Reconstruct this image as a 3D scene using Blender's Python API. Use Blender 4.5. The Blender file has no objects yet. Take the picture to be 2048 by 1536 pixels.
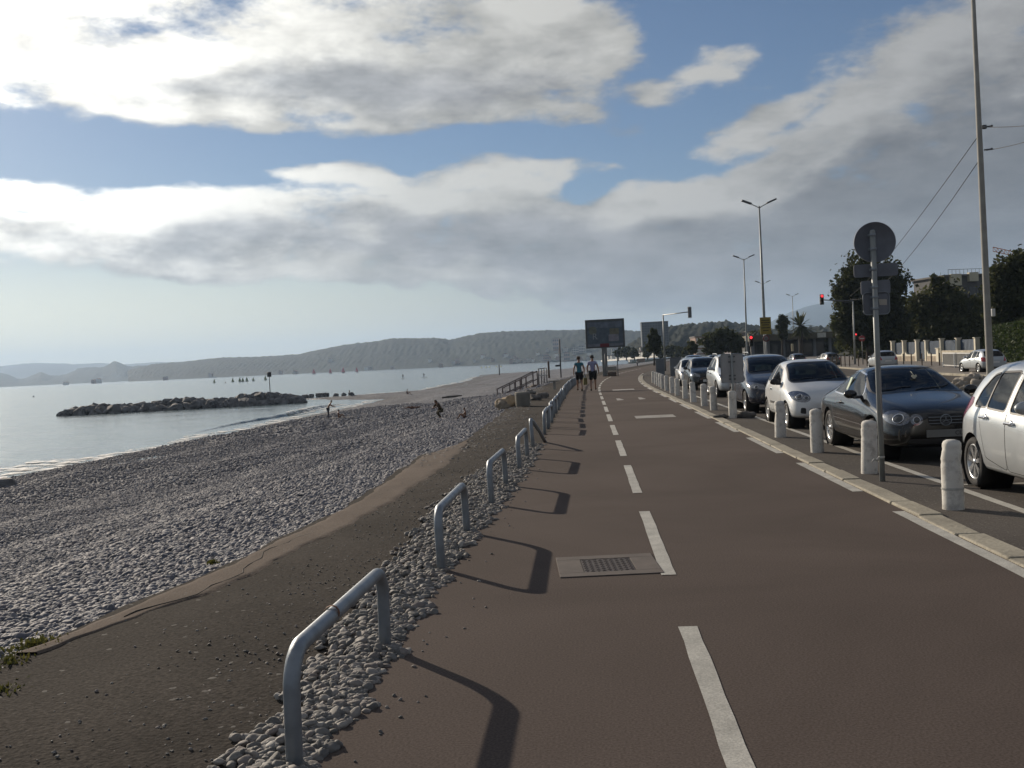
import bpy, bmesh, math, random
import numpy as np
from mathutils import Vector, Matrix, noise as mnoise

rnd = random.Random(7)
nrng = np.random.default_rng(11)
SC = bpy.context.scene
COL = SC.collection
PI = math.pi
RAD = math.radians

# ------------------------------------------------------------------ camera
EYE = 1.55
YAW, PITCH, ROLL, FPX = RAD(4.2), RAD(1.24), 0.048, 2071.0
CAM_M = Matrix.Translation((0, 0, EYE)) @ Matrix.Rotation(YAW, 4, 'Z') @ Matrix.Rotation(PI / 2 - PITCH, 4, 'X') @ Matrix.Rotation(-ROLL, 4, 'Z')
cam_d = bpy.data.cameras.new('camera')
cam_d.sensor_width = 36.0
cam_d.lens = 36.0 * FPX / 2048.0
cam_d.clip_start = 0.05
cam_d.clip_end = 60000
cam = bpy.data.objects.new('camera', cam_d)
cam.matrix_world = CAM_M
COL.objects.link(cam)
SC.camera = cam


def ray(px, py):
    v = Vector(((px - 1024) / FPX, -(py - 768) / FPX, -1.0))
    return (CAM_M.to_3x3() @ v)


def gp(px, py, z=0.0):
    """point of the level z seen at photo position (px, py)"""
    r = ray(px, py)
    k = (z - EYE) / r.z
    return Vector((r.x * k, r.y * k, z))


def at(px, py, d):
    """point at depth d (metres along the view) seen at photo position"""
    r = ray(px, py)
    f = CAM_M.to_3x3() @ Vector((0, 0, -1))
    k = d / r.dot(f)
    return Vector((0, 0, EYE)) + r * k


def bend(s):
    """sideways drift of the shore promenade, which turns right in the distance"""
    s = np.asarray(s, float)
    a = np.clip(s - 45, 0, 65)
    return 0.001 * a * a + np.clip(s - 110, 0, None) * 0.13


# ------------------------------------------------------------------ object helpers
def tag(o, label=None, cat=None, group=None, kind=None):
    if label: o['label'] = label
    if cat: o['category'] = cat
    if group: o['group'] = group
    if kind: o['kind'] = kind
    return o


def empty(name, loc=(0, 0, 0), rz=0.0, label=None, cat=None, group=None):
    o = bpy.data.objects.new(name, None)
    o.empty_display_size = 0.2
    o.location = loc
    o.rotation_euler = (0, 0, rz)
    COL.objects.link(o)
    return tag(o, label, cat, group)


def link_mesh(name, me, mat=None, parent=None, loc=None):
    o = bpy.data.objects.new(name, me)
    COL.objects.link(o)
    if mat is not None:
        for m in (mat if isinstance(mat, (list, tuple)) else [mat]):
            me.materials.append(m)
    if parent is not None: o.parent = parent
    if loc is not None: o.location = loc
    return o


def np_mesh(name, V, F, smooth=True):
    """mesh from numpy arrays, F of one face size"""
    V = np.asarray(V, np.float32); F = np.asarray(F, np.int32)
    me = bpy.data.meshes.new(name)
    n, k = F.shape
    me.vertices.add(len(V)); me.vertices.foreach_set('co', V.ravel())
    me.loops.add(n * k); me.loops.foreach_set('vertex_index', F.ravel())
    me.polygons.add(n)
    me.polygons.foreach_set('loop_start', np.arange(0, n * k, k, dtype=np.int32))
    me.polygons.foreach_set('use_smooth', np.full(n, smooth, dtype=bool))
    me.update(calc_edges=True)
    return me


def grid_mesh(name, P, smooth=True):
    """P: (n, m, 3) grid of points"""
    n, m, _ = P.shape
    i = np.arange(n - 1)[:, None] * m + np.arange(m - 1)[None, :]
    F = np.stack([i, i + m, i + m + 1, i + 1], -1).reshape(-1, 4)
    return np_mesh(name, P.reshape(-1, 3), F, smooth)


def copy_tree(o, parent=None):
    c = o.copy()
    COL.objects.link(c)
    if parent is not None:
        c.parent = parent
        c.matrix_parent_inverse = o.matrix_parent_inverse.copy()
    for ch in list(o.children):
        copy_tree(ch, c)
    return c


def frames(path):
    P = [Vector(p) for p in path]
    out = []
    up = None
    for i in range(len(P)):
        a = P[max(i - 1, 0)]; b = P[min(i + 1, len(P) - 1)]
        t = (b - a).normalized()
        if up is None:
            up = Vector((0, 0, 1)) if abs(t.z) < 0.9 else Vector((1, 0, 0))
        x = up.cross(t).normalized()
        y = t.cross(x).normalized()
        up = y
        out.append((P[i], x, y))
    return out


class MB:
    """collects shapes that become ONE mesh"""
    def __init__(self):
        self.bm = bmesh.new()

    def box(self, c, s, rz=0.0, bev=0.0, rx=0.0, ry=0.0):
        M = Matrix.Translation(c) @ Matrix.Rotation(rz, 4, 'Z') @ Matrix.Rotation(ry, 4, 'Y') @ Matrix.Rotation(rx, 4, 'X') @ Matrix.Diagonal((s[0], s[1], s[2], 1))
        r = bmesh.ops.create_cube(self.bm, size=1.0, matrix=M)
        if bev > 0:
            es = list({e for v in r['verts'] for e in v.link_edges})
            bmesh.ops.bevel(self.bm, geom=es, offset=bev, segments=2, affect='EDGES', profile=0.5)
        return self

    def tube(self, path, rad, n=10, caps=True):
        fr = frames(path)
        rings = []
        for i, (p, x, y) in enumerate(fr):
            r = rad[i] if isinstance(rad, (list, tuple)) else rad
            rings.append([self.bm.verts.new(p + (x * math.cos(2 * PI * k / n) + y * math.sin(2 * PI * k / n)) * r) for k in range(n)])
        for a, b in zip(rings, rings[1:]):
            for k in range(n):
                f = self.bm.faces.new((a[k], a[(k + 1) % n], b[(k + 1) % n], b[k]))
                f.smooth = True
        if caps:
            self.bm.faces.new(list(reversed(rings[0])))
            self.bm.faces.new(rings[-1])
        return self

    def lathe(self, prof, M=None, n=24, smooth=True, closed=False):
        """prof: (r, h) pairs turned round local Z"""
        M = M or Matrix.Identity(4)
        rings = []
        for r, h in prof:
            if r < 1e-6:
                rings.append([self.bm.verts.new(M @ Vector((0, 0, h)))])
            else:
                rings.append([self.bm.verts.new(M @ Vector((r * math.cos(2 * PI * k / n), r * math.sin(2 * PI * k / n), h))) for k in range(n)])
        pairs = list(zip(rings, rings[1:]))
        if closed: pairs.append((rings[-1], rings[0]))
        for a, b in pairs:
            for k in range(n):
                k2 = (k + 1) % n
                if len(a) == 1 and len(b) == 1: continue
                if len(a) == 1: f = self.bm.faces.new((a[0], b[k2], b[k]))
                elif len(b) == 1: f = self.bm.faces.new((a[k], a[k2], b[0]))
                else: f = self.bm.faces.new((a[k], a[k2], b[k2], b[k]))
                f.smooth = smooth
        return self

    def prism(self, pts, d, M=None):
        """flat polygon pts (2D, local XY) given thickness d along local Z"""
        M = M or Matrix.Identity(4)
        a = [self.bm.verts.new(M @ Vector((x, y, 0))) for x, y in pts]
        b = [self.bm.verts.new(M @ Vector((x, y, d))) for x, y in pts]
        n = len(pts)
        self.bm.faces.new(list(reversed(a))); self.bm.faces.new(b)
        for k in range(n):
            self.bm.faces.new((a[k], a[(k + 1) % n], b[(k + 1) % n], b[k]))
        return self

    def ball(self, c, r, sub=2, sq=(1, 1, 1), jit=0.0, seed=0):
        M = Matrix.Translation(c) @ Matrix.Diagonal((sq[0], sq[1], sq[2], 1))
        g = bmesh.ops.create_icosphere(self.bm, subdivisions=sub, radius=r, matrix=M)
        for v in g['verts']:
            if jit:
                q = (v.co - Vector(c))
                v.co += q * mnoise.noise(q * (1.6 / r) + Vector((seed, seed * 2, 0))) * jit
            for f in v.link_faces: f.smooth = True
        return self

    def build(self, name, mat, parent=None, loc=None):
        me = bpy.data.meshes.new(name)
        bmesh.ops.recalc_face_normals(self.bm, faces=self.bm.faces)
        self.bm.to_mesh(me); self.bm.free()
        return link_mesh(name, me, mat, parent, loc)


# ------------------------------------------------------------------ materials
def nodes_of(m):
    m.use_nodes = True
    nt = m.node_tree
    return nt, nt.nodes, nt.links


MATS = {}


def mat(name, col, rough=0.6, metal=0.0, var=0.12, vscale=3.0, bump=0.0, bscale=40.0, coat=0.0, spec=0.5, obj_space=True, var2=0.0):
    """plain surface with uneven colour and fine relief"""
    if name in MATS: return MATS[name]
    m = bpy.data.materials.new(name); MATS[name] = m
    nt, N, L = nodes_of(m)
    b = N['Principled BSDF']
    b.inputs['Roughness'].default_value = rough
    b.inputs['Metallic'].default_value = metal
    b.inputs['Specular IOR Level'].default_value = spec
    b.inputs['Coat Weight'].default_value = coat
    b.inputs['Coat Roughness'].default_value = 0.05
    tc = N.new('ShaderNodeTexCoord')
    src = tc.outputs['Object']
    if not obj_space:
        g = N.new('ShaderNodeNewGeometry'); src = g.outputs['Position']
    nz = N.new('ShaderNodeTexNoise'); nz.inputs['Scale'].default_value = vscale; nz.inputs['Detail'].default_value = 6
    L.new(src, nz.inputs['Vector'])
    mx = N.new('ShaderNodeMix'); mx.data_type = 'RGBA'
    mx.inputs['A'].default_value = (*[c * (1 - var) for c in col], 1)
    mx.inputs['B'].default_value = (*[min(1, c * (1 + var)) for c in col], 1)
    mr = N.new('ShaderNodeMapRange'); mr.inputs['From Min'].default_value = 0.3; mr.inputs['From Max'].default_value = 0.7
    L.new(nz.outputs['Fac'], mr.inputs['Value']); L.new(mr.outputs['Result'], mx.inputs['Factor'])
    last = mx.outputs['Result']
    if var2 > 0:
        n2 = N.new('ShaderNodeTexNoise'); n2.inputs['Scale'].default_value = bscale; n2.inputs['Detail'].default_value = 3
        L.new(src, n2.inputs['Vector'])
        m2 = N.new('ShaderNodeMapRange'); m2.inputs['From Min'].default_value = 0.3; m2.inputs['From Max'].default_value = 0.7
        m2.inputs['To Min'].default_value = 1 - var2; m2.inputs['To Max'].default_value = 1 + var2
        L.new(n2.outputs['Fac'], m2.inputs['Value'])
        vm = N.new('ShaderNodeVectorMath'); vm.operation = 'SCALE'
        L.new(last, vm.inputs[0]); L.new(m2.outputs['Result'], vm.inputs['Scale'])
        last = vm.outputs['Vector']
    L.new(last, b.inputs['Base Color'])
    if bump > 0:
        nb = N.new('ShaderNodeTexNoise'); nb.inputs['Scale'].default_value = bscale; nb.inputs['Detail'].default_value = 5
        L.new(src, nb.inputs['Vector'])
        bp = N.new('ShaderNodeBump'); bp.inputs['Strength'].default_value = 1.0; bp.inputs['Distance'].default_value = bump
        L.new(nb.outputs['Fac'], bp.inputs['Height']); L.new(bp.outputs['Normal'], b.inputs['Normal'])
    return m


def glow(name, col, strength):
    if name in MATS: return MATS[name]
    m = bpy.data.materials.new(name); MATS[name] = m
    nt, N, L = nodes_of(m)
    b = N['Principled BSDF']
    b.inputs['Base Color'].default_value = (*col, 1)
    b.inputs['Emission Color'].default_value = (*col, 1)
    b.inputs['Emission Strength'].default_value = strength
    return m


def glass(name, tint=(0.25, 0.3, 0.28), rough=0.02):
    """thin tinted pane: part see-through, mirror-like at a slant"""
    if name in MATS: return MATS[name]
    m = bpy.data.materials.new(name); MATS[name] = m
    nt, N, L = nodes_of(m)
    N.remove(N['Principled BSDF'])
    out = N['Material Output']
    tr = N.new('ShaderNodeBsdfTransparent'); tr.inputs['Color'].default_value = (*tint, 1)
    gl = N.new('ShaderNodeBsdfGlossy'); gl.inputs['Roughness'].default_value = rough
    fr = N.new('ShaderNodeFresnel'); fr.inputs['IOR'].default_value = 1.5
    mx = N.new('ShaderNodeMixShader')
    L.new(fr.outputs['Fac'], mx.inputs['Fac']); L.new(tr.outputs['BSDF'], mx.inputs[1]); L.new(gl.outputs['BSDF'], mx.inputs[2])
    L.new(mx.outputs['Shader'], out.inputs['Surface'])
    return m


GALV = mat('galvanised_steel', (0.25, 0.28, 0.31), 0.5, 0.5, 0.18, 9, 0.001, 60)
DARKSTEEL = mat('grey_painted_steel', (0.10, 0.11, 0.12), 0.55, 0.0, 0.15, 6)
POLEGREY = mat('pole_grey', (0.27, 0.29, 0.29), 0.5, 0.3, 0.15, 5)
WHITEPAINT = mat('white_road_paint', (0.42, 0.41, 0.37), 0.75, 0, 0.18, 5, 0.002, 90, var2=0.22, obj_space=False)
CONCRETE = mat('weathered_concrete', (0.33, 0.32, 0.29), 0.9, 0, 0.2, 2.5, 0.004, 45, var2=0.15)
BLACK = mat('matt_black', (0.012, 0.012, 0.013), 0.6, 0, 0.2, 4)
RUBBER = mat('tyre_rubber', (0.016, 0.016, 0.017), 0.85, 0, 0.2, 8)
CHROME = mat('bright_metal', (0.75, 0.76, 0.78), 0.18, 1.0, 0.05, 5)
WHITE = mat('white_render', (0.75, 0.74, 0.69), 0.85, 0, 0.08, 1.2, 0.003, 30)
WOOD = mat('weathered_wood', (0.11, 0.08, 0.06), 0.85, 0, 0.25, 6)
# ------------------------------------------------------------------ light and sky
SUN_AZ = RAD(39.0)        # left of the promenade direction (+Y)
SUN_EL = RAD(20.0)
SUNV = Vector((-math.sin(SUN_AZ) * math.cos(SUN_EL), math.cos(SUN_AZ) * math.cos(SUN_EL), math.sin(SUN_EL)))
sd = bpy.data.lights.new('sun', 'SUN'); sd.energy = 4.2; sd.angle = RAD(0.6); sd.color = (1.0, 0.86, 0.69)
so = bpy.data.objects.new('sun', sd); COL.objects.link(so)
so.rotation_euler = (-SUNV).to_track_quat('-Z', 'Y').to_euler()
so.location = (0, 0, 50)

SC.view_settings.view_transform = 'Standard'
SC.view_settings.look = 'None'
SC.view_settings.exposure = 0.22
SC.view_settings.gamma = 1.0

W = bpy.data.worlds.new('World'); SC.world = W
W.use_nodes = True
nt = W.node_tree; N = nt.nodes; L = nt.links
N.clear()


def uv_of(px, py):
    r = ray(px, py)
    return math.atan2(r.x, r.y) + YAW, r.z / math.hypot(r.x, r.y)


# blobs in sky angles (bearing from the promenade axis, tangent of elevation): px, py, rx, ry, tilt deg, weight
BLOBS = [
    (560, 100, 820, 185, -2, 1.0), (230, 180, 560, 130, 0, 0.8), (950, 120, 420, 175, 6, 0.85), (1180, 90, 190, 95, 0, 0.6),
    (60, 40, 300, 90, 0, 0.5), (880, 10, 420, 80, 0, 0.6), (1040, 225, 260, 50, 0, .3), (1150, 240, 60, 22, 0, .5),
    (400, 465, 1000, 110, -1, 0.9), (950, 480, 600, 125, -3, 0.95), (60, 440, 420, 85, 0, 0.7), (880, 400, 260, 60, 3, .4), (450, 540, 420, 40, -3, .5),
    (1800, 470, 720, 270, 12, 1.1), (2150, 300, 620, 400, 0, 1.2), (1450, 470, 420, 140, 10, 0.9), (1960, 180, 260, 190, 35, .55), (1640, 300, 300, 80, 28, .6),
    (1330, 390, 170, 45, 15, .6), (1240, 400, 70, 40, 20, .4),
    (1440, 140, 110, 60, 40, 0.55), (1550, 212, 105, 38, 18, 0.72), (1335, 205, 85, 38, 0, 0.62), (1480, 272, 105, 40, 18, 0.72),
    (1520, 85, 95, 36, 10, 0.5), (660, 340, 230, 44, -3, 0.95), (500, 335, 80, 22, -5, .4), (1010, 342, 230, 50, -5, 0.95), (1225, 345, 60, 26, 0, .5), (1130, 350, 100, 28, 0, .4),
    (985, 600, 110, 20, 0, 0.7), (1160, 602, 160, 18, 2, 0.65), (880, 575, 300, 30, -2, 0.75),
    (250, 60, 190, 60, 12, -0.85), (110, 85, 130, 60, 0, -.5), (560, 300, 1050, 56, 0, -0.8), (330, 345, 260, 40, 0, -.4), (820, 335, 60, 36, 0, -.4), (560, 585, 700, 40, 0, -.6), (1540, 40, 420, 170, 0, -0.4), (1190, 385, 70, 60, -20, -0.5),
    (1370, 260, 160, 90, 20, -.35), (500, 650, 1900, 85, 0, -0.9),
]
# where the masses are deep enough to look grey underneath
BELLIES = [
    (640, 165, 430, 75, -3, 1.0), (950, 190, 330, 60, 3, 0.9), (320, 175, 260, 50, 0, 0.5), (900, 120, 350, 60, 0, .4), (200, 70, 150, 50, 8, .3),
    (420, 460, 560, 70, -1, 1.1), (900, 470, 420, 85, -3, 0.9), (200, 510, 300, 40, -3, .6), (1150, 500, 420, 100, 2, 1.1), (700, 520, 240, 34, -4, .5),
    (1500, 480, 420, 110, 8, 1.0), (1850, 420, 460, 200, 15, 1.1), (2050, 300, 420, 240, 10, 0.8), (1750, 540, 520, 110, 5, 0.9), (1450, 560, 420, 60, 0, .7),
    (1620, 370, 240, 60, 20, .4), (760, 480, 90, 26, -8, -.7), (1150, 445, 120, 24, 5, -.35), (1400, 520, 120, 30, 0, -.4),
]

g = bpy.data.node_groups.new('cloud_cover', 'ShaderNodeTree')
g.interface.new_socket('Dir', in_out='INPUT', socket_type='NodeSocketVector')
g.interface.new_socket('Cover', in_out='OUTPUT', socket_type='NodeSocketFloat')
g.interface.new_socket('Belly', in_out='OUTPUT', socket_type='NodeSocketFloat')
g.interface.new_socket('Fine', in_out='OUTPUT', socket_type='NodeSocketFloat')
gn, gl_ = g.nodes, g.links
gi = gn.new('NodeGroupInput'); go = gn.new('NodeGroupOutput')


def gmath(op, a, b=None, c=None, N_=gn, L_=gl_, clamp=False):
    n = N_.new('ShaderNodeMath'); n.operation = op; n.use_clamp = clamp
    for k, v in enumerate((a, b, c)):
        if v is None: continue
        if isinstance(v, (int, float)): n.inputs[k].default_value = v
        else: L_.new(v, n.inputs[k])
    return n.outputs[0]


def wmath(op, a, b=None, c=None, clamp=False):
    return gmath(op, a, b, c, N, L, clamp)


sx = gn.new('ShaderNodeSeparateXYZ'); gl_.new(gi.outputs['Dir'], sx.inputs[0])
az = gmath('ADD', gmath('ARCTAN2', sx.outputs['X'], sx.outputs['Y']), YAW)
hor = gmath('SQRT', gmath('ADD', gmath('MULTIPLY', sx.outputs['X'], sx.outputs['X']), gmath('MULTIPLY', sx.outputs['Y'], sx.outputs['Y'])))
el = gmath('DIVIDE', sx.outputs['Z'], gmath('MAXIMUM', hor, 0.02))
# edges of the masses wander with a coarse noise
nw = gn.new('ShaderNodeTexNoise'); nw.inputs['Scale'].default_value = 5.0; nw.inputs['Detail'].default_value = 3
st = gn.new('ShaderNodeVectorMath'); st.operation = 'MULTIPLY'; st.inputs[1].default_value = (1, 1, 2.4)
gl_.new(gi.outputs['Dir'], st.inputs[0]); gl_.new(st.outputs[0], nw.inputs['Vector'])
wx = gn.new('ShaderNodeSeparateXYZ'); gl_.new(nw.outputs['Color'], wx.inputs[0])
uu = gmath('MULTIPLY_ADD', gmath('SUBTRACT', wx.outputs['X'], 0.5), 0.16, az)
vv = gmath('MULTIPLY_ADD', gmath('SUBTRACT', wx.outputs['Y'], 0.5), 0.06, el)
cv = gn.new('ShaderNodeCombineXYZ'); gl_.new(uu, cv.inputs['X']); gl_.new(vv, cv.inputs['Y'])


def blob_sum(blobs):
    tot = None
    for (px, py, rx, ry, tilt, w) in blobs:
        u0, v0 = uv_of(px, py)
        mp = gn.new('ShaderNodeMapping'); mp.vector_type = 'TEXTURE'
        mp.inputs['Location'].default_value = (u0, v0, 0)
        mp.inputs['Rotation'].default_value = (0, 0, RAD(tilt) - ROLL)
        mp.inputs['Scale'].default_value = (rx / FPX, ry / FPX, 1)
        gl_.new(cv.outputs[0], mp.inputs['Vector'])
        gr = gn.new('ShaderNodeTexGradient'); gr.gradient_type = 'SPHERICAL'
        gl_.new(mp.outputs[0], gr.inputs['Vector'])
        tot = gmath('MULTIPLY', gr.outputs['Fac'], w) if tot is None else gmath('MULTIPLY_ADD', gr.outputs['Fac'], w, tot)
    return tot


tot = gmath('SMOOTH_MIN', blob_sum(BLOBS), 0.62, 0.3)
belly = blob_sum(BELLIES)
# the rest of the sky (outside the frame): broken cloud
away = gmath('SMOOTH_MIN', gmath('MULTIPLY', gmath('SUBTRACT', gmath('ABSOLUTE', az), 0.62), 1.5), 0.35, 0.1)
away = gmath('MAXIMUM', away, 0.0)
tot = gmath('ADD', tot, away)
nf = gn.new('ShaderNodeTexNoise'); nf.inputs['Scale'].default_value = 9.0; nf.inputs['Detail'].default_value = 9; nf.inputs['Roughness'].default_value = 0.6
st2 = gn.new('ShaderNodeVectorMath'); st2.operation = 'MULTIPLY'; st2.inputs[1].default_value = (1, 1, 2.3)
gl_.new(gi.outputs['Dir'], st2.inputs[0]); gl_.new(st2.outputs[0], nf.inputs['Vector'])
tot = gmath('MULTIPLY_ADD', gmath('SUBTRACT', nf.outputs['Fac'], 0.5), 1.7, tot)
n3_ = gn.new('ShaderNodeTexNoise'); n3_.inputs['Scale'].default_value = 26.0; n3_.inputs['Detail'].default_value = 6; n3_.inputs['Roughness'].default_value = 0.62
gl_.new(st2.outputs[0], n3_.inputs['Vector'])
tot = gmath('MULTIPLY_ADD', gmath('SUBTRACT', n3_.outputs['Fac'], 0.5), 0.75, tot)
gl_.new(tot, go.inputs['Cover'])
gl_.new(nf.outputs['Fac'], go.inputs['Fine'])
gl_.new(belly, go.inputs['Belly'])

tc = N.new('ShaderNodeTexCoord')
nv = N.new('ShaderNodeVectorMath'); nv.operation = 'NORMALIZE'; L.new(tc.outputs['Generated'], nv.inputs[0])
DIR = nv.outputs[0]
sky = N.new('ShaderNodeTexSky'); sky.sky_type = 'NISHITA'; sky.sun_disc = False
sky.sun_elevation = SUN_EL; sky.sun_rotation = -SUN_AZ
sky.altitude = 0; sky.air_density = 1.0; sky.dust_density = 0.25; sky.ozone_density = 2.5

c1 = N.new('ShaderNodeGroup'); c1.node_tree = g; L.new(DIR, c1.inputs['Dir'])
off = N.new('ShaderNodeVectorMath'); off.operation = 'ADD'
off.inputs[1].default_value = Vector((-0.022, 0.006, 0.036))
L.new(DIR, off.inputs[0])
c2 = N.new('ShaderNodeGroup'); c2.node_tree = g; L.new(off.outputs[0], c2.inputs['Dir'])


def smooth(x, a, b):
    n = N.new('ShaderNodeMapRange'); n.interpolation_type = 'SMOOTHSTEP'
    n.inputs['From Min'].default_value = a; n.inputs['From Max'].default_value = b
    L.new(x, n.inputs['Value'])
    return n.outputs['Result']


mask = smooth(c1.outputs['Cover'], 0.02, 0.50)
rel = wmath('SUBTRACT', c1.outputs['Cover'], c2.outputs['Cover'])
bel = wmath('MULTIPLY_ADD', wmath('SUBTRACT', c1.outputs['Fine'], 0.5), 2.0, c1.outputs['Belly'])
bel = wmath('MULTIPLY_ADD', rel, -0.9, bel)
grey = smooth(bel, -0.10, 1.05)
dt = N.new('ShaderNodeVectorMath'); dt.operation = 'DOT_PRODUCT'; L.new(DIR, dt.inputs[0]); dt.inputs[1].default_value = SUNV


def ramp(fac, stops):
    n = N.new('ShaderNodeValToRGB')
    els = n.color_ramp.elements
    els[0].position, els[0].color = stops[0][0], (*stops[0][1], 1)
    els[1].position, els[1].color = stops[-1][0], (*stops[-1][1], 1)
    for p, c in stops[1:-1]:
        e = els.new(p); e.color = (*c, 1)
    L.new(fac, n.inputs['Fac'])
    return n.outputs['Color']


def rgbmix(f, a, b):
    n = N.new('ShaderNodeMix'); n.data_type = 'RGBA'
    for s, v in (('A', a), ('B', b)):
        if isinstance(v, tuple): n.inputs[s].default_value = (*v, 1)
        else: L.new(v, n.inputs[s])
    L.new(f, n.inputs['Factor'])
    return n.outputs['Result']


# cloud tops glow white towards the sun and are grey away from it (angle to the sun, as its cosine)
bright = ramp(dt.outputs['Value'], [(0.0, (.22, .22, .225)), (0.55, (.25, .25, .25)), (0.72, (.34, .335, .32)), (0.86, (.44, .435, .41)), (0.93, (.80, .785, .73)), (0.985, (1.4, 1.36, 1.25))])
dull = ramp(dt.outputs['Value'], [(0.0, (.10, .105, .12)), (0.55, (.13, .134, .143)), (0.72, (.20, .202, .21)), (0.86, (.30, .302, .31)), (0.94, (.40, .41, .42)), (0.985, (.75, .75, .73))])
cloudc0 = rgbmix(grey, bright, dull)
# billows: small lit and shaded lumps over the whole mass
nl = N.new('ShaderNodeTexNoise'); nl.inputs['Scale'].default_value = 16; nl.inputs['Detail'].default_value = 7; nl.inputs['Roughness'].default_value = 0.6
sl = N.new('ShaderNodeVectorMath'); sl.operation = 'MULTIPLY'; sl.inputs[1].default_value = (1, 1, 2.6); L.new(DIR, sl.inputs[0]); L.new(sl.outputs[0], nl.inputs['Vector'])
bil = wmath('ADD', wmath('MULTIPLY', wmath('SUBTRACT', nl.outputs['Fac'], 0.5), 1.15), wmath('MULTIPLY', rel, 0.42))
bil = wmath('ADD', bil, 1.0)
bil = wmath('MAXIMUM', wmath('MINIMUM', bil, 1.3), 0.72)
cb = N.new('ShaderNodeVectorMath'); cb.operation = 'SCALE'; L.new(cloudc0, cb.inputs[0]); L.new(bil, cb.inputs['Scale'])
cloudc = cb.outputs[0]
# clear sky from the Sky Texture, brought to the same scale
SKYSTR = 0.07
# low over the horizon the air is milky rather than yellow
sep = N.new('ShaderNodeSeparateXYZ'); L.new(DIR, sep.inputs[0])
low = N.new('ShaderNodeMapRange'); low.interpolation_type = 'SMOOTHSTEP'
low.inputs['From Min'].default_value = 0.16; low.inputs['From Max'].default_value = 0.0
low.inputs['To Min'].default_value = 0.0; low.inputs['To Max'].default_value = 0.92
L.new(sep.outputs['Z'], low.inputs['Value'])
milk = ramp(dt.outputs['Value'], [(0.0, (.13, .135, .14)), (0.55, (.13, .13, .12)), (0.72, (.27, .255, .205)), (0.86, (.66, .63, .47)), (0.94, (.95, .91, .69)), (0.985, (1.15, 1.1, .88))])
mk = N.new('ShaderNodeVectorMath'); mk.operation = 'SCALE'; mk.inputs['Scale'].default_value = 1.0 / SKYSTR
L.new(milk, mk.inputs[0])
blue = N.new('ShaderNodeVectorMath'); blue.operation = 'MULTIPLY'; blue.inputs[1].default_value = (0.60, 0.66, 0.76)
L.new(sky.outputs[0], blue.inputs[0])
skymix = rgbmix(low.outputs['Result'], blue.outputs[0], mk.outputs[0])
skym = N.new('ShaderNodeVectorMath'); skym.operation = 'SCALE'; skym.inputs['Scale'].default_value = 1.0
L.new(skymix, skym.inputs[0])
clm = N.new('ShaderNodeVectorMath'); clm.operation = 'SCALE'; clm.inputs['Scale'].default_value = 1.0 / SKYSTR
L.new(cloudc, clm.inputs[0])
total = rgbmix(mask, skym.outputs[0], clm.outputs[0])
bg = N.new('ShaderNodeBackground'); bg.inputs['Strength'].default_value = SKYSTR
L.new(total, bg.inputs['Color'])
wo = N.new('ShaderNodeOutputWorld'); L.new(bg.outputs[0], wo.inputs['Surface'])
W.cycles.sampling_method = 'MANUAL'; W.cycles.sample_map_resolution = 1024

SC.render.engine = 'CYCLES'
SC.cycles.use_denoising = True
try:
    SC.cycles.denoiser = 'OPENIMAGEDENOISE'
except Exception:
    pass
SC.cycles.max_bounces = 6
SC.cycles.diffuse_bounces = 2
SC.cycles.glossy_bounces = 3
SC.cycles.transparent_max_bounces = 8
SC.cycles.volume_bounces = 1
SC.cycles.sample_clamp_indirect = 4.0
# ------------------------------------------------------------------ ground, beach, sea
SEA = -2.7
WL_S = [-60, 0, 100, 137, 146, 158, 166, 178, 255, 366, 420, 600, 900, 1000, 1300]
WL_X = [-26.6, -26.6, -26.8, -27.5, -37, -43, -38, -29, -30, -38, -20, 30, 118, 150, 240]


def waterline(s): return np.interp(s, WL_S, WL_X)


PR_T = [-3, -1.25, -1.0, -0.82, -0.60, -0.37, -0.22, -0.11, 0.0]
PR_Z = [-14, -3.6, -2.7, -2.5, -2.38, -1.85, -1.1, -0.45, -0.07]


def edge_x(s):
    s = np.asarray(s, float)
    return bend(s) + np.interp(s, [0, 5.8, 6.95, 8.2, 9.8, 11.8, 17.9, 20, 21, 24, 30, 47, 60], [-3.8, -3.42, -3.24, -3.08, -2.95, -2.81, -2.98, -2.6, -2.53, -2.58, -2.62, -3.1, -3.1]) + 0.03 * np.sin(s * 2.3 + 1) + 0.02 * np.sin(s * 5.1)


def fbm2(x, y, seed=0.0, o=3):
    """vectorised value-noise-like sum of sines"""
    r = 0
    a = 1.0
    rg = np.random.default_rng(int(seed * 10) + 5)
    for k in range(o):
        for q in range(3):
            th = rg.uniform(0, 2 * PI); ph = rg.uniform(0, 2 * PI)
            r = r + a * np.sin((x * math.cos(th) + y * math.sin(th)) * (2 ** k) * rg.uniform(.7, 1.4) + ph)
        a *= 0.55
    return r / 3.0


def beach_z(x, s):
    e = edge_x(s); w = waterline(s)
    q = (x - e) / np.maximum(e - w, 5.0)
    z = np.interp(q, PR_T, PR_Z)
    rough = np.clip(-(q) * 6, 0, 1) * np.clip((q + 1.05) * 5, 0.15, 1)
    z = z + rough * (0.10 * fbm2(x * 0.5, s * 0.35, 1) + 0.03 * fbm2(x * 2.2, s * 1.8, 2))
    # berm ridges along the shore
    z = z + rough * 0.07 * np.sin((x - 0.02 * s) * 1.1 + 0.8 * np.sin(s * 0.05))
    return z


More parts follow.
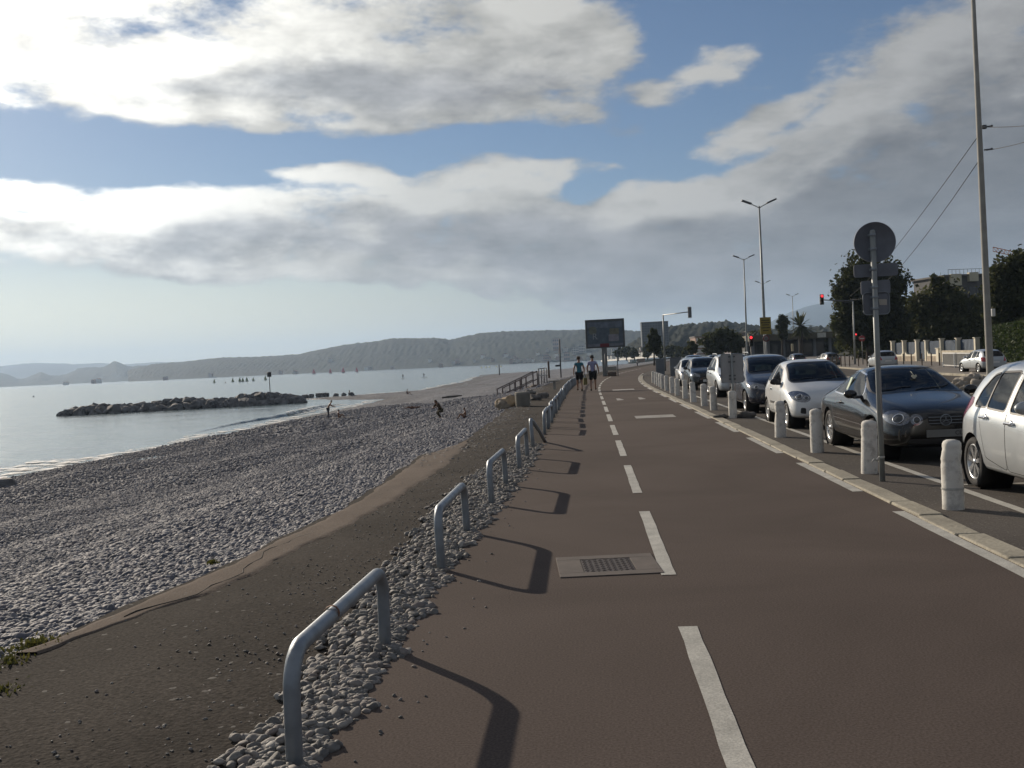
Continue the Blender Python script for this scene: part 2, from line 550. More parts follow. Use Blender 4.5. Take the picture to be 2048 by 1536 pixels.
def stone_mat(name, c0, c1, c2, rough=0.75, wetz=None):
    m = bpy.data.materials.new(name); MATS[name] = m
    nt, N, L = nodes_of(m)
    b = N['Principled BSDF']; b.inputs['Roughness'].default_value = rough
    oi = N.new('ShaderNodeObjectInfo')
    cr = N.new('ShaderNodeValToRGB')
    cr.color_ramp.elements[0].color = (*c0, 1); cr.color_ramp.elements[1].color = (*c2, 1)
    e = cr.color_ramp.elements.new(0.5); e.color = (*c1, 1)
    e = cr.color_ramp.elements.new(0.78); e.color = (c1[0] * 1.0, c1[1] * 0.9, c1[2] * 0.88, 1)
    L.new(oi.outputs['Random'], cr.inputs['Fac'])
    tc = N.new('ShaderNodeTexCoord')
    nz = N.new('ShaderNodeTexNoise'); nz.inputs['Scale'].default_value = 1.5; nz.inputs['Detail'].default_value = 5
    L.new(tc.outputs['Object'], nz.inputs['Vector'])
    mr = N.new('ShaderNodeMapRange'); mr.inputs['To Min'].default_value = 0.7; mr.inputs['To Max'].default_value = 1.3
    L.new(nz.outputs['Fac'], mr.inputs['Value'])
    vm = N.new('ShaderNodeVectorMath'); vm.operation = 'SCALE'
    L.new(cr.outputs['Color'], vm.inputs[0]); L.new(mr.outputs['Result'], vm.inputs['Scale'])
    L.new(vm.outputs[0], b.inputs['Base Color'])
    return m


PEB = stone_mat('pebble_stone', (0.092, 0.098, 0.118), (0.145, 0.153, 0.180), (0.25, 0.258, 0.28))
PEBW = stone_mat('strip_stone', (0.10, 0.098, 0.094), (0.19, 0.183, 0.172), (0.35, 0.335, 0.31))

# beach surface material: mosaic of stones
BEACH = bpy.data.materials.new('shingle'); MATS['shingle'] = BEACH
nt, N, L = nodes_of(BEACH)
b = N['Principled BSDF']; b.inputs['Roughness'].default_value = 0.85
geo = N.new('ShaderNodeNewGeometry')
vo = N.new('ShaderNodeTexVoronoi'); vo.inputs['Scale'].default_value = 13.0; L.new(geo.outputs['Position'], vo.inputs['Vector'])
vo2 = N.new('ShaderNodeTexVoronoi'); vo2.inputs['Scale'].default_value = 3.2; L.new(geo.outputs['Position'], vo2.inputs['Vector'])
cr = N.new('ShaderNodeValToRGB')
cr.color_ramp.elements[0].color = (0.062, 0.067, 0.086, 1); cr.color_ramp.elements[1].color = (0.22, 0.228, 0.25, 1)
e = cr.color_ramp.elements.new(0.55); e.color = (0.125, 0.132, 0.155, 1)
sx = N.new('ShaderNodeSeparateXYZ'); L.new(vo.outputs['Color'], sx.inputs[0]); sx2 = N.new('ShaderNodeSeparateXYZ'); L.new(vo2.outputs['Color'], sx2.inputs[0])
fa = N.new('ShaderNodeMath'); fa.operation = 'MULTIPLY_ADD'; L.new(sx2.outputs['X'], fa.inputs[0]); fa.inputs[1].default_value = 0.55
fb = N.new('ShaderNodeMath'); fb.operation = 'MULTIPLY_ADD'; L.new(sx.outputs['X'], fb.inputs[0]); fb.inputs[1].default_value = 0.8; fb.inputs[2].default_value = -0.18
L.new(fb.outputs[0], fa.inputs[2]); L.new(fa.outputs[0], cr.inputs['Fac'])
nz = N.new('ShaderNodeTexNoise'); nz.inputs['Scale'].default_value = 0.22; nz.inputs['Detail'].default_value = 5; L.new(geo.outputs['Position'], nz.inputs['Vector'])
mr = N.new('ShaderNodeMapRange'); mr.inputs['From Min'].default_value = .3; mr.inputs['From Max'].default_value = .7; mr.inputs['To Min'].default_value = 0.78; mr.inputs['To Max'].default_value = 1.2; L.new(nz.outputs['Fac'], mr.inputs['Value'])
# wet stones are darker just above the waterline
sz = N.new('ShaderNodeSeparateXYZ'); L.new(geo.outputs['Position'], sz.inputs[0])
wet = N.new('ShaderNodeMapRange'); wet.inputs['From Min'].default_value = SEA; wet.inputs['From Max'].default_value = SEA + 0.22; wet.inputs['To Min'].default_value = 0.5; wet.inputs['To Max'].default_value = 1.0; L.new(sz.outputs['Z'], wet.inputs['Value'])
mm = N.new('ShaderNodeMath'); mm.operation = 'MULTIPLY'; L.new(mr.outputs['Result'], mm.inputs[0]); L.new(wet.outputs['Result'], mm.inputs[1])
vm = N.new('ShaderNodeVectorMath'); vm.operation = 'SCALE'; L.new(cr.outputs['Color'], vm.inputs[0]); L.new(mm.outputs[0], vm.inputs['Scale'])
L.new(vm.outputs[0], b.inputs['Base Color'])
bp = N.new('ShaderNodeBump'); bp.inputs['Distance'].default_value = 0.07; bp.inputs['Strength'].default_value = 1.0; bp.invert = True
L.new(vo.outputs['Distance'], bp.inputs['Height'])
bp2 = N.new('ShaderNodeBump'); bp2.inputs['Distance'].default_value = 0.12; bp2.inputs['Strength'].default_value = 0.8; bp2.invert = True
L.new(vo2.outputs['Distance'], bp2.inputs['Height']); L.new(bp.outputs['Normal'], bp2.inputs['Normal'])
L.new(bp2.outputs['Normal'], b.inputs['Normal'])

S = np.concatenate([np.arange(-40, 60, 0.6), np.arange(60, 200, 1.5), np.arange(200, 520, 6), np.arange(520, 1340, 20)])
qv = np.concatenate([np.linspace(0, -0.4, 40)[:-1], np.linspace(-0.4, -1.25, 50)[:-1], np.linspace(-1.25, -3, 8)])
e = edge_x(S)[:, None]; w = waterline(S)[:, None]
X = e + qv[None, :] * np.maximum(e - w, 5)
Y = np.repeat(S[:, None], len(qv), 1)
P = np.stack([X, Y, beach_z(X, Y)], -1)
beach = link_mesh('beach', grid_mesh('beach', P), BEACH); tag(beach, kind='structure')


def asphalt_mat(name, col, grain=0.5, bscale=70, bdist=0.006, patch=0.12, speck=0.0, scale2=0.35, rough=0.85):
    m = bpy.data.materials.new(name); MATS[name] = m
    nt, N, L = nodes_of(m)
    b = N['Principled BSDF']; b.inputs['Roughness'].default_value = 1.0; b.inputs['Specular IOR Level'].default_value = 0.08
    geo = N.new('ShaderNodeNewGeometry')
    n1 = N.new('ShaderNodeTexNoise'); n1.inputs['Scale'].default_value = bscale; n1.inputs['Detail'].default_value = 4; n1.inputs['Roughness'].default_value = 0.7
    n2 = N.new('ShaderNodeTexNoise'); n2.inputs['Scale'].default_value = scale2; n2.inputs['Distortion'].default_value = 0.6; n2.inputs['Detail'].default_value = 6; n2.inputs['Roughness'].default_value = 0.6
    n3 = N.new('ShaderNodeTexVoronoi'); n3.inputs['Scale'].default_value = bscale * 0.9
    for n in (n1, n2, n3): L.new(geo.outputs['Position'], n.inputs['Vector'])
    a = N.new('ShaderNodeMapRange'); a.inputs['From Min'].default_value = 0.25; a.inputs['From Max'].default_value = 0.75; a.inputs['To Min'].default_value = 1 - grain; a.inputs['To Max'].default_value = 1 + grain; L.new(n1.outputs['Fac'], a.inputs['Value'])
    c = N.new('ShaderNodeMapRange'); c.inputs['From Min'].default_value = 0.3; c.inputs['From Max'].default_value = 0.7; c.inputs['To Min'].default_value = 1 - patch; c.inputs['To Max'].default_value = 1 + patch; L.new(n2.outputs['Fac'], c.inputs['Value'])
    mu = N.new('ShaderNodeMath'); mu.operation = 'MULTIPLY'; L.new(a.outputs['Result'], mu.inputs[0]); L.new(c.outputs['Result'], mu.inputs[1])
    base = N.new('ShaderNodeVectorMath'); base.operation = 'SCALE'; base.inputs[0].default_value = col; L.new(mu.outputs[0], base.inputs['Scale'])
    last = base.outputs[0]
    if speck > 0:      # pale aggregate stones showing in the tar
        sx = N.new('ShaderNodeSeparateXYZ'); L.new(n3.outputs['Color'], sx.inputs[0])
        gt = N.new('ShaderNodeMath'); gt.operation = 'GREATER_THAN'; gt.inputs[1].default_value = 1 - speck; L.new(sx.outputs['X'], gt.inputs[0])
        mx = N.new('ShaderNodeMix'); mx.data_type = 'RGBA'; L.new(gt.outputs[0], mx.inputs['Factor']); L.new(last, mx.inputs['A']); mx.inputs['B'].default_value = (0.17, 0.16, 0.145, 1)
        last = mx.outputs['Result']
    L.new(last, b.inputs['Base Color'])
    bp = N.new('ShaderNodeBump'); bp.inputs['Distance'].default_value = bdist; L.new(n1.outputs['Fac'], bp.inputs['Height'])
    if speck > 0:
        bq = N.new('ShaderNodeBump'); bq.inputs['Distance'].default_value = bdist * 1.5; bq.invert = True; L.new(n3.outputs['Distance'], bq.inputs['Height']); L.new(bp.outputs['Normal'], bq.inputs['Normal']); bp = bq
    L.new(bp.outputs['Normal'], b.inputs['Normal'])
    return m


PATHM = asphalt_mat('path_tarmac', (0.098, 0.079, 0.070), 0.50, 85, 0.0005, 0.17, 0.0)
ROADM = asphalt_mat('road_tarmac', (0.095, 0.086, 0.078), 0.5, 70, 0.0008, 0.18, 0.02)
OLDM = asphalt_mat('old_tarmac', (0.043, 0.037, 0.032), 1.0, 46, 0.0018, 0.30, 0.003, 0.7)
STRIPM = asphalt_mat('worn_screed', (0.150, 0.122, 0.101), 0.32, 60, 0.0015, 0.16, 0.02, 1.3)
LANDM = asphalt_mat('land_cover', (0.075, 0.075, 0.055), 0.3, 2.0, 0.02, 0.35, 0, 0.02)


def ribbon(name, S, x0, x1, z, m, nx=6, zf=None):
    """strip following the promenade, from offset x0(s) to x1(s)"""
    S = np.asarray(S, float)
    a = x0(S) if callable(x0) else np.full(len(S), x0); c = x1(S) if callable(x1) else np.full(len(S), x1)
    k = np.linspace(0, 1, nx)[None, :]
    X = bend(S)[:, None] + a[:, None] * (1 - k) + c[:, None] * k
    Y = np.repeat(S[:, None], nx, 1)
    Z = np.full_like(X, z) if zf is None else zf(X, Y)
    return link_mesh(name, grid_mesh(name, np.stack([X, Y, Z], -1)), m)


def road_z(x, s):
    """carriageway falls gently away from the promenade"""
    return -0.30 * np.clip((x - bend(s) - 6.0) / 9.0, 0, 1)


# one sheet of land to the foot of the hills
S = np.concatenate([np.arange(-60, 80, 1.0), np.arange(80, 400, 5), np.arange(400, 1400, 25)])
k = np.concatenate([np.linspace(0, 20, 21), np.linspace(24, 120, 25), np.linspace(150, 3200, 30)])
X = (edge_x(S)[:, None]) + k[None, :]
Y = np.repeat(S[:, None], len(k), 1)
Z = road_z(X, Y) - 0.03
Z[:, 0] -= 0.25
land = link_mesh('ground', grid_mesh('ground', np.stack([X, Y, Z], -1)), LANDM); tag(land, kind='structure')

SP = np.concatenate([np.arange(-12, 60, 0.25), np.arange(60, 260, 2.0)])
jag = lambda s: 0.035 * np.sin(s * 7.1) + 0.03 * np.sin(s * 13.7 + 1) + 0.02 * np.sin(s * 23.0)
path = ribbon('cycle_path', SP, lambda s: np.interp(s, [4, 8, 12, 16], [-1.14, -1.12, -.96, -.90]) + jag(s), 2.86, 0.0, PATHM, 8); tag(path, kind='structure')
verge = ribbon('old_promenade_surface', SP, lambda s: edge_x(s) - bend(s) - 0.02, lambda s: -0.85 + jag(s), -0.012, OLDM, 10,
               zf=lambda x, s: -0.012 - 0.012 * np.clip((bend(s) - 2.3 - x) / 0.8, 0, 1) + 0.006 * fbm2(x * 3, s * 3, 4)); tag(verge, kind='structure')
SR = np.concatenate([np.arange(-12, 120, 1.0), np.arange(120, 420, 6)])
road = ribbon('road', SR, 3.07, 26.0, 0, ROADM, 40, zf=lambda x, s: road_z(x, s) - 0.004); tag(road, kind='structure')
pav = ribbon('far_pavement', SR, 19.2, 30.0, 0, mat('pavement_slabs', (0.17, 0.15, 0.13), 0.9, 0, 0.2, 0.6, 0.004, 30, obj_space=False), 6, zf=lambda x, s: road_z(x, s) + 0.09)
tag(pav, kind='structure')

# worn pale screed along the promenade edge, ragged on both sides
SS = np.arange(5.8, 21.0, 0.08)
rag = lambda s, q: 0.05 * np.sin(s * 3.1 + q) + 0.035 * np.sin(s * 8.3 + 2 * q) + 0.02 * np.sin(s * 19 + q)
xl = lambda s: np.minimum(np.interp(s, [5.8, 6.95, 8.2, 9.8, 11.8, 17.9, 20, 21.0], [-3.4, -3.24, -3.08, -2.95, -2.81, -2.98, -2.6, -2.53]) + rag(s, .5) * 0.4, edge_x(s) - bend(s) + 0.05)
xr = lambda s: np.maximum(np.interp(s, [5.8, 6.47, 7.21, 8.56, 9.39, 11.14, 14.5, 15.85, 19.6, 21], [-3.30, -3.08, -2.77, -2.61, -2.51, -2.33, -2.22, -2.18, -2.35, -2.5]) + rag(s, 2.0) * 0.5, xl(s) + 0.02)
k = np.linspace(0, 1, 9)[None, :]
X = xl(SS)[:, None] * (1 - k) + xr(SS)[:, None] * k
Y = np.repeat(SS[:, None], 9, 1)
Zt = -0.002 - 0.012 * np.clip((-2.3 - X) / 0.8, 0, 1) + 0.003 * fbm2(X * 2, Y * 1.4, 6)
Zt[:, 0] -= 0.03; Zt[:, -1] -= 0.03
scr = link_mesh('worn_screed_strip', grid_mesh('worn_screed_strip', np.stack([X, Y, Zt], -1)), STRIPM); tag(scr, kind='structure')
# crack along the strip
mb = MB()
cs = np.arange(6.6, 14.5, 0.15)
pts = [(float(xl(np.array([s]))[0] * .45 + xr(np.array([s]))[0] * .55 + 0.10 * math.sin(s * 1.9) + 0.03 * math.sin(s * 9)), float(s), -0.012) for s in cs]
mb.tube(pts, [0.004 + 0.004 * abs(math.sin(i * 1.3)) for i in range(len(pts))], 5)
cr_ = mb.build('crack', mat('crack_dirt', (0.03, 0.026, 0.022), 0.95), None); tag(cr_, kind='structure')

# ---- road paint
def marking(name, quads, z, m=WHITEPAINT, kind='structure'):
    """quads: lists of 4 (x, y) in straight promenade coordinates"""
    V = []; F = []
    for q in quads:
        i = len(V)
        for (x, y) in q:
            X_ = x + float(bend(y))
            V.append((X_, y, z + float(road_z(np.array(X_), np.array(y)))))
        F.append((i, i + 1, i + 2, i + 3))
    o = link_mesh(name, np_mesh(name, V, F, False), m)
    return tag(o, kind=kind)


def fine_dash(x, w, y0, y1, n=12, seed=0):
    """dash with slightly worn edges"""
    out = []
    r = random.Random(seed)
    ys = [y0 + (y1 - y0) * i / n for i in range(n + 1)]
    e0 = [(r.uniform(-.0035, .0035), r.uniform(-.0035, .0035)) for _ in ys]
    for i in range(n):
        out.append([(x - w / 2 + e0[i][0], ys[i]), (x + w / 2 + e0[i][1], ys[i]), (x + w / 2 + e0[i + 1][1], ys[i + 1]), (x - w / 2 + e0[i + 1][0], ys[i + 1])])
    return out


q = []
y = 7.29 - 8.84
i = 0
while y < 120:
    q += fine_dash(0.50, 0.105, y, y + 3.02, 10, i); y += 4.42; i += 1
marking('lane_line', q, 0.004)
q = []
y = 11.15 - 8.84; i = 0
while y < 90:
    q += fine_dash(2.79, 0.11, y, y + 3.0, 10, 90 + i); y += 4.42; i += 1
marking('edge_line', q, 0.004)
q = []
for a in np.arange(-6, 46, 1.0):
    q += fine_dash(3.82, 0.10, a, a + 1.0, 4, int(a) + 300)
q += [[(3.96, 11.35), (5.9, 11.1), (5.9, 11.2), (3.96, 11.45)], [(3.96, 17.35), (5.9, 17.3), (5.9, 17.4), (3.96, 17.45)], [(3.96, 23.3), (5.9, 23.3), (5.9, 23.4), (3.96, 23.4)]]
q += [[(5.9, 4), (6.0, 4), (6.0, 46), (5.9, 46)]]
marking('parking_line', q, 0.001)
WORN = mat('worn_road_paint', (0.30, 0.285, 0.26), 0.8, 0, 0.25, 3, 0.002, 60, var2=0.3, obj_space=False)
q = [[(1.14, 25.6), (2.12, 25.6), (2.12, 26.7), (1.14, 26.7)], [(1.1, 47.4), (2.1, 47.4), (2.1, 49.0), (1.1, 49.0)],
     [(1.0, 36.6), (1.25, 36.9), (1.12, 38.4), (1.0, 38.4)], [(1.78, 36.6), (2.02, 36.9), (1.92, 38.4), (1.8, 38.4)]]
marking('lane_symbols', q, 0.004, WORN)
q = [[(9.6 + 0, a), (9.72, a), (9.72, a + 3), (9.6, a + 3)] for a in range(-4, 150, 13)]
marking('centre_line', q, 0.001)

# ---- flush kerb of single worn stones
KERB = mat('kerb_stone', (0.31, 0.285, 0.225), 0.85, 0, 0.22, 1.8, 0.006, 35, var2=0.2, obj_space=False)
mb = MB()
y = -4.0
r = random.Random(5)
while y < 80:
    ln = r.uniform(0.80, 1.05)
    x = float(bend(y + ln / 2)) + 2.965
    mb.box((x + r.uniform(-.012, .012), y + ln / 2, -0.02 + r.uniform(-.004, .006)), (0.21, ln - 0.022, 0.08), rz=-float(bend(y + 1) - bend(y)) + r.uniform(-.012, .012), bev=0.014, rx=r.uniform(-.006, .006))
    y += ln
kb = mb.build('kerb', KERB); tag(kb, kind='structure')
bed = ribbon('kerb_bed', SP, 2.84, 3.10, -0.016, mat('joint_dirt', (0.05, 0.046, 0.038), 0.95, 0, .3, 4), 3); tag(bed, kind='structure')

# pavement edge of the far side
mb = MB()
for a in np.arange(-10, 200, 2.0):
    x = float(bend(a + 1)) + 19.1
    mb.box((x, a + 1, float(road_z(np.array(x), np.array(a))) + 0.05), (0.2, 1.98, 0.14), bev=0.02, rz=-float(bend(a + 2) - bend(a)) / 2)
kf = mb.build('far_kerb', KERB); tag(kf, kind='structure')
# traffic island between the carriageways
mb = MB()
isl = [(10.9, 18), (11.6, 15.5), (12.8, 15.5), (13.6, 18), (14.0, 40), (14.0, 62), (11.2, 62)]
mb.prism([(x + float(bend(y)), y) for x, y in isl], 0.13, Matrix.Translation((0, 0, -0.27)))
it = mb.build('traffic_island', KERB); tag(it, kind='structure')

# ---- sea
SEAM = bpy.data.materials.new('sea_water'); MATS['sea_water'] = SEAM
nt, N, L = nodes_of(SEAM)
b = N['Principled BSDF']; b.inputs['Base Color'].default_value = (0.10, 0.145, 0.155, 1); b.inputs['Roughness'].default_value = 0.16; b.inputs['IOR'].default_value = 1.33
geo = N.new('ShaderNodeNewGeometry')
last = None
for sc, dist, st, det in ((0.12, 1.0, (1, 1.0, 1), 3), (0.7, 0.16, (1, 1.5, 1), 4), (3.2, 0.03, (1, 1.6, 1), 3)):
    vmn = N.new('ShaderNodeVectorMath'); vmn.operation = 'MULTIPLY'; vmn.inputs[1].default_value = st; L.new(geo.outputs['Position'], vmn.inputs[0])
    nz = N.new('ShaderNodeTexNoise'); nz.inputs['Scale'].default_value = sc; nz.inputs['Detail'].default_value = det; L.new(vmn.outputs[0], nz.inputs['Vector'])
    bp = N.new('ShaderNodeBump'); bp.inputs['Distance'].default_value = dist; bp.inputs['Strength'].default_value = 0.55
    L.new(nz.outputs['Fac'], bp.inputs['Height'])
    if last: L.new(last, bp.inputs['Normal'])
    last = bp.outputs['Normal']
L.new(last, b.inputs['Normal'])
S = np.concatenate([np.linspace(-200, 300, 60), np.linspace(330, 2000, 40), np.linspace(2200, 15000, 20)])
X = np.concatenate([np.linspace(-15000, -400, 30), np.linspace(-350, 700, 80)])
XX, YY = np.meshgrid(X, S)
sea = link_mesh('sea', grid_mesh('sea', np.stack([XX, YY, np.full_like(XX, SEA)], -1)), SEAM); tag(sea, kind='structure')

# foam along the waterline, broken by a lacy noise
FOAM = bpy.data.materials.new('foam'); MATS['foam'] = FOAM
nt, N, L = nodes_of(FOAM)
b = N['Principled BSDF']; b.inputs['Base Color'].default_value = (0.75, 0.75, 0.73, 1); b.inputs['Roughness'].default_value = 0.8
geo = N.new('ShaderNodeNewGeometry')
nz = N.new('ShaderNodeTexNoise'); nz.inputs['Scale'].default_value = 1.1; nz.inputs['Detail'].default_value = 7; nz.inputs['Roughness'].default_value = 0.65; L.new(geo.outputs['Position'], nz.inputs['Vector'])
mr = N.new('ShaderNodeMapRange'); mr.inputs['From Min'].default_value = 0.46; mr.inputs['From Max'].default_value = 0.58; L.new(nz.outputs['Fac'], mr.inputs['Value'])
L.new(mr.outputs['Result'], b.inputs['Alpha'])


def foam(name, sa, sb, off0, off1, z):
    S = np.arange(sa, sb, 0.5)
    k = np.linspace(0, 1, 5)[None, :]
    w = waterline(S) + 0.25 * np.sin(S * 0.5) + 0.15 * np.sin(S * 1.7)
    o0 = off0 + 0.4 * np.sin(S * 0.23) + 0.25 * np.sin(S * 0.9); o1 = off1 + 0.6 * np.sin(S * 0.31 + 1) + 0.3 * np.sin(S * 1.1)
    X = (w + o0)[:, None] * (1 - k) + (w + o1)[:, None] * k
    Y = np.repeat(S[:, None], 5, 1)
    o = link_mesh(name, grid_mesh(name, np.stack([X, Y, np.full_like(X, z)], -1)), FOAM)
    return tag(o, kind='stuff')


f1 = foam('wash_foam', 25, 136, 0.35, -1.3, SEA + 0.03)
f2 = foam('surf_foam', 25, 56, -1.0, -3.6, SEA + 0.045)
f3 = foam('outer_foam', 150, 330, 0.3, -1.2, SEA + 0.03)
# a low wave breaking close to the shore
S = np.arange(72, 128, 0.5)
prof = np.array([(-3.2, 0), (-2.0, 0.10), (-1.0, 0.22), (-0.35, 0.32), (0.0, 0.29), (0.12, 0.16), (0.2, 0.0)])
amp = np.interp(S, [72, 86, 104, 118, 128], [0.0, 0.5, 1.0, 0.8, 0.0])
wx = waterline(S) - 3.2 + 0.4 * np.sin(S * 0.2)
P = np.stack([wx[:, None] + prof[None, :, 0], np.repeat(S[:, None], len(prof), 1), SEA - 0.02 + prof[None, :, 1] * amp[:, None] * (0.9 + .12 * np.sin(S * 1.3))[:, None]], -1)
wave = link_mesh('breaking_wave', grid_mesh('breaking_wave', P), SEAM); tag(wave, kind='structure')
S = np.arange(100, 125, 0.4)
wx = waterline(S) - 3.2 + 0.4 * np.sin(S * 0.2)
a2 = np.interp(S, [72, 86, 104, 118, 128], [0.0, 0.5, 1.0, 0.8, 0.0])
prof = np.array([(-0.9, .30), (-0.25, 0.36), (0.05, 0.34), (0.28, 0.20), (0.6, 0.08), (1.3, 0.06)])
P = np.stack([wx[:, None] + prof[None, :, 0] + (0.2 * np.sin(S * 3.1))[:, None] * (prof[None, :, 0] > 0.1), np.repeat(S[:, None], 6, 1), SEA + prof[None, :, 1] * a2[:, None]], -1)
wf = link_mesh('breaker_foam', grid_mesh('breaker_foam', P), FOAM); tag(wf, kind='stuff')

# ------------------------------------------------------------------ pebbles (nobody could count them)
def pebble_field(name, pts, size, m, sub=2):
    me = bpy.data.meshes.new(name)
    me.vertices.add(len(pts)); me.vertices.foreach_set('co', np.asarray(pts, np.float32).ravel())
    a = me.attributes.new('size', 'FLOAT_VECTOR', 'POINT'); a.data.foreach_set('vector', np.asarray(size, np.float32).ravel())
    rot = np.stack([nrng.normal(0, .35, len(pts)), nrng.normal(0, .35, len(pts)), nrng.uniform(0, 6.28, len(pts))], -1).astype(np.float32)
    a = me.attributes.new('turn', 'FLOAT_VECTOR', 'POINT'); a.data.foreach_set('vector', rot.ravel())
    o = link_mesh(name, me)
    t = bpy.data.node_groups.new(name, 'GeometryNodeTree')
    t.interface.new_socket('Geometry', in_out='INPUT', socket_type='NodeSocketGeometry')
    t.interface.new_socket('Geometry', in_out='OUTPUT', socket_type='NodeSocketGeometry')
    n, l = t.nodes, t.links
    gi = n.new('NodeGroupInput'); go = n.new('NodeGroupOutput')
    stones = []
    for k in range(4):
        ico = n.new('GeometryNodeMeshIcoSphere'); ico.inputs['Radius'].default_value = 0.5; ico.inputs['Subdivisions'].default_value = sub
        nz = n.new('ShaderNodeTexNoise'); nz.noise_dimensions = '4D'; nz.inputs['Scale'].default_value = 1.7; nz.inputs['W'].default_value = k * 7.3; nz.inputs['Detail'].default_value = 1.0
        sub_ = n.new('ShaderNodeVectorMath'); sub_.operation = 'SUBTRACT'; sub_.inputs[1].default_value = (.5, .5, .5); l.new(nz.outputs['Color'], sub_.inputs[0])
        scl = n.new('ShaderNodeVectorMath'); scl.operation = 'SCALE'; scl.inputs['Scale'].default_value = 0.55; l.new(sub_.outputs[0], scl.inputs[0])
        sp = n.new('GeometryNodeSetPosition'); l.new(ico.outputs['Mesh'], sp.inputs['Geometry']); l.new(scl.outputs[0], sp.inputs['Offset'])
        ss = n.new('GeometryNodeSetShadeSmooth'); l.new(sp.outputs[0], ss.inputs[0])
        sm = n.new('GeometryNodeSetMaterial'); sm.inputs['Material'].default_value = m; l.new(ss.outputs[0], sm.inputs['Geometry'])
        stones.append(sm.outputs[0])
    gt = n.new('GeometryNodeGeometryToInstance')
    for s_ in stones: l.new(s_, gt.inputs[0])
    iop = n.new('GeometryNodeInstanceOnPoints'); l.new(gi.outputs[0], iop.inputs['Points']); l.new(gt.outputs[0], iop.inputs['Instance'])
    iop.inputs['Pick Instance'].default_value = True
    for nm, sock in (('size', 'Scale'), ('turn', 'Rotation')):
        na = n.new('GeometryNodeInputNamedAttribute'); na.data_type = 'FLOAT_VECTOR'; na.inputs['Name'].default_value = nm
        l.new(na.outputs['Attribute'], iop.inputs[sock])
    l.new(iop.outputs[0], go.inputs[0])
    md = o.modifiers.new('scatter', 'NODES'); md.node_group = t
    return tag(o, kind='stuff')


def sizes(n, lo, hi):
    s = lo + (hi - lo) * nrng.beta(1.6, 3.2, n)
    return np.stack([s * nrng.uniform(0.95, 1.35, n), s * nrng.uniform(0.7, 1.0, n), s * nrng.uniform(0.45, 0.7, n)], -1)


# beach stones, thinning in number with distance, as far as single stones show
PT = []; SZ = []
for (s0, s1, dens, lo, hi) in ((2.5, 10, 620, 0.025, 0.098), (10, 18, 360, 0.035, 0.11), (18, 34, 210, 0.045, 0.12), (34, 62, 60, 0.06, 0.17), (62, 110, 12, 0.09, 0.26)):
    far = 24 if s0 > 30 else (20 if s0 > 15 else 15)
    n = int((s1 - s0) * far * dens)
    s = nrng.uniform(s0, s1, n)
    u = nrng.uniform(0, 1, n) ** (1.25 if s0 < 18 else 1.0)
    x = edge_x(s) + 0.10 - u * far
    # keep what the camera side can plausibly see
    keep = (x > waterline(s) + 0.3) & (x > -0.62 * s - 1.2)
    s, x = s[keep], x[keep]
    z = beach_z(x, s)
    sz = sizes(len(s), lo, hi)
    PT.append(np.stack([x, s, z + sz[:, 2] * 0.18], -1)); SZ.append(sz)
PT = np.concatenate(PT); SZ = np.concatenate(SZ)
pebble_field('beach_pebbles', PT, SZ, PEB)
print('beach pebbles', len(PT))

# stones heaped between path and hoops
n = 17000
s = nrng.uniform(2.2, 19.0, n)
u = nrng.beta(1.5, 1.9, n)
wdt = np.interp(s, [2, 4.5, 7, 9, 11, 14, 19], [0.42, 0.44, 0.58, 0.66, 0.85, 0.85, 0.5])
x = bend(s) + np.interp(s, [4, 8, 12, 16], [-1.10, -1.08, -.93, -.87]) - u * wdt + jag(s)
thin = nrng.uniform(0, 1, n) < np.clip(np.interp(s, [2, 12, 15, 19], [1, 1, .75, .35]) * (1.25 - 0.8 * u), 0, 1)
s, x, u = s[thin], x[thin], u[thin]
sz = sizes(len(s), 0.022, 0.082)
hz = 0.03 * np.sin(np.clip(u, 0, 1) * PI) * np.clip(wdt[thin] / .6, 0, 1)
z = hz * nrng.uniform(0.0, 1.3, len(s)) + sz[:, 2] * 0.25 - 0.01
P1 = np.stack([x, s, z], -1)
# strays on the old surface and along the edge
n = 3800
s2 = nrng.uniform(2.5, 30, n); x2 = bend(s2) - 1.5 - nrng.beta(1.0, 2.5, n) * 1.5
sz2 = sizes(n, 0.004, 0.026)
P2 = np.stack([x2, s2, -0.012 - 0.012 * np.clip((bend(s2) - 2.3 - x2) / 0.8, 0, 1) + sz2[:, 2] * .3], -1)
n = 60
s3 = nrng.uniform(3, 16, n); x3 = -1.0 + nrng.beta(1, 4, n) * 0.5
sz3 = sizes(n, 0.008, 0.03)
P3 = np.stack([x3, s3, sz3[:, 2] * .3], -1)
pebble_field('verge_pebbles', np.concatenate([P1, P2, P3]), np.concatenate([sz, sz2, sz3]), PEBW, 3)
n = 14000
s = nrng.uniform(16, 60, n); x = edge_x(s) + 0.1 + nrng.beta(1, 3, n) * 1.0
keep = nrng.uniform(0, 1, n) < 0.35 + .5 * np.sin(s * 0.6) ** 2
s, x = s[keep], x[keep]
sz = sizes(len(s), 0.03, 0.12)
pebble_field('edge_pebbles', np.stack([x, s, -0.05 + sz[:, 2] * .2], -1), sz, PEBW)
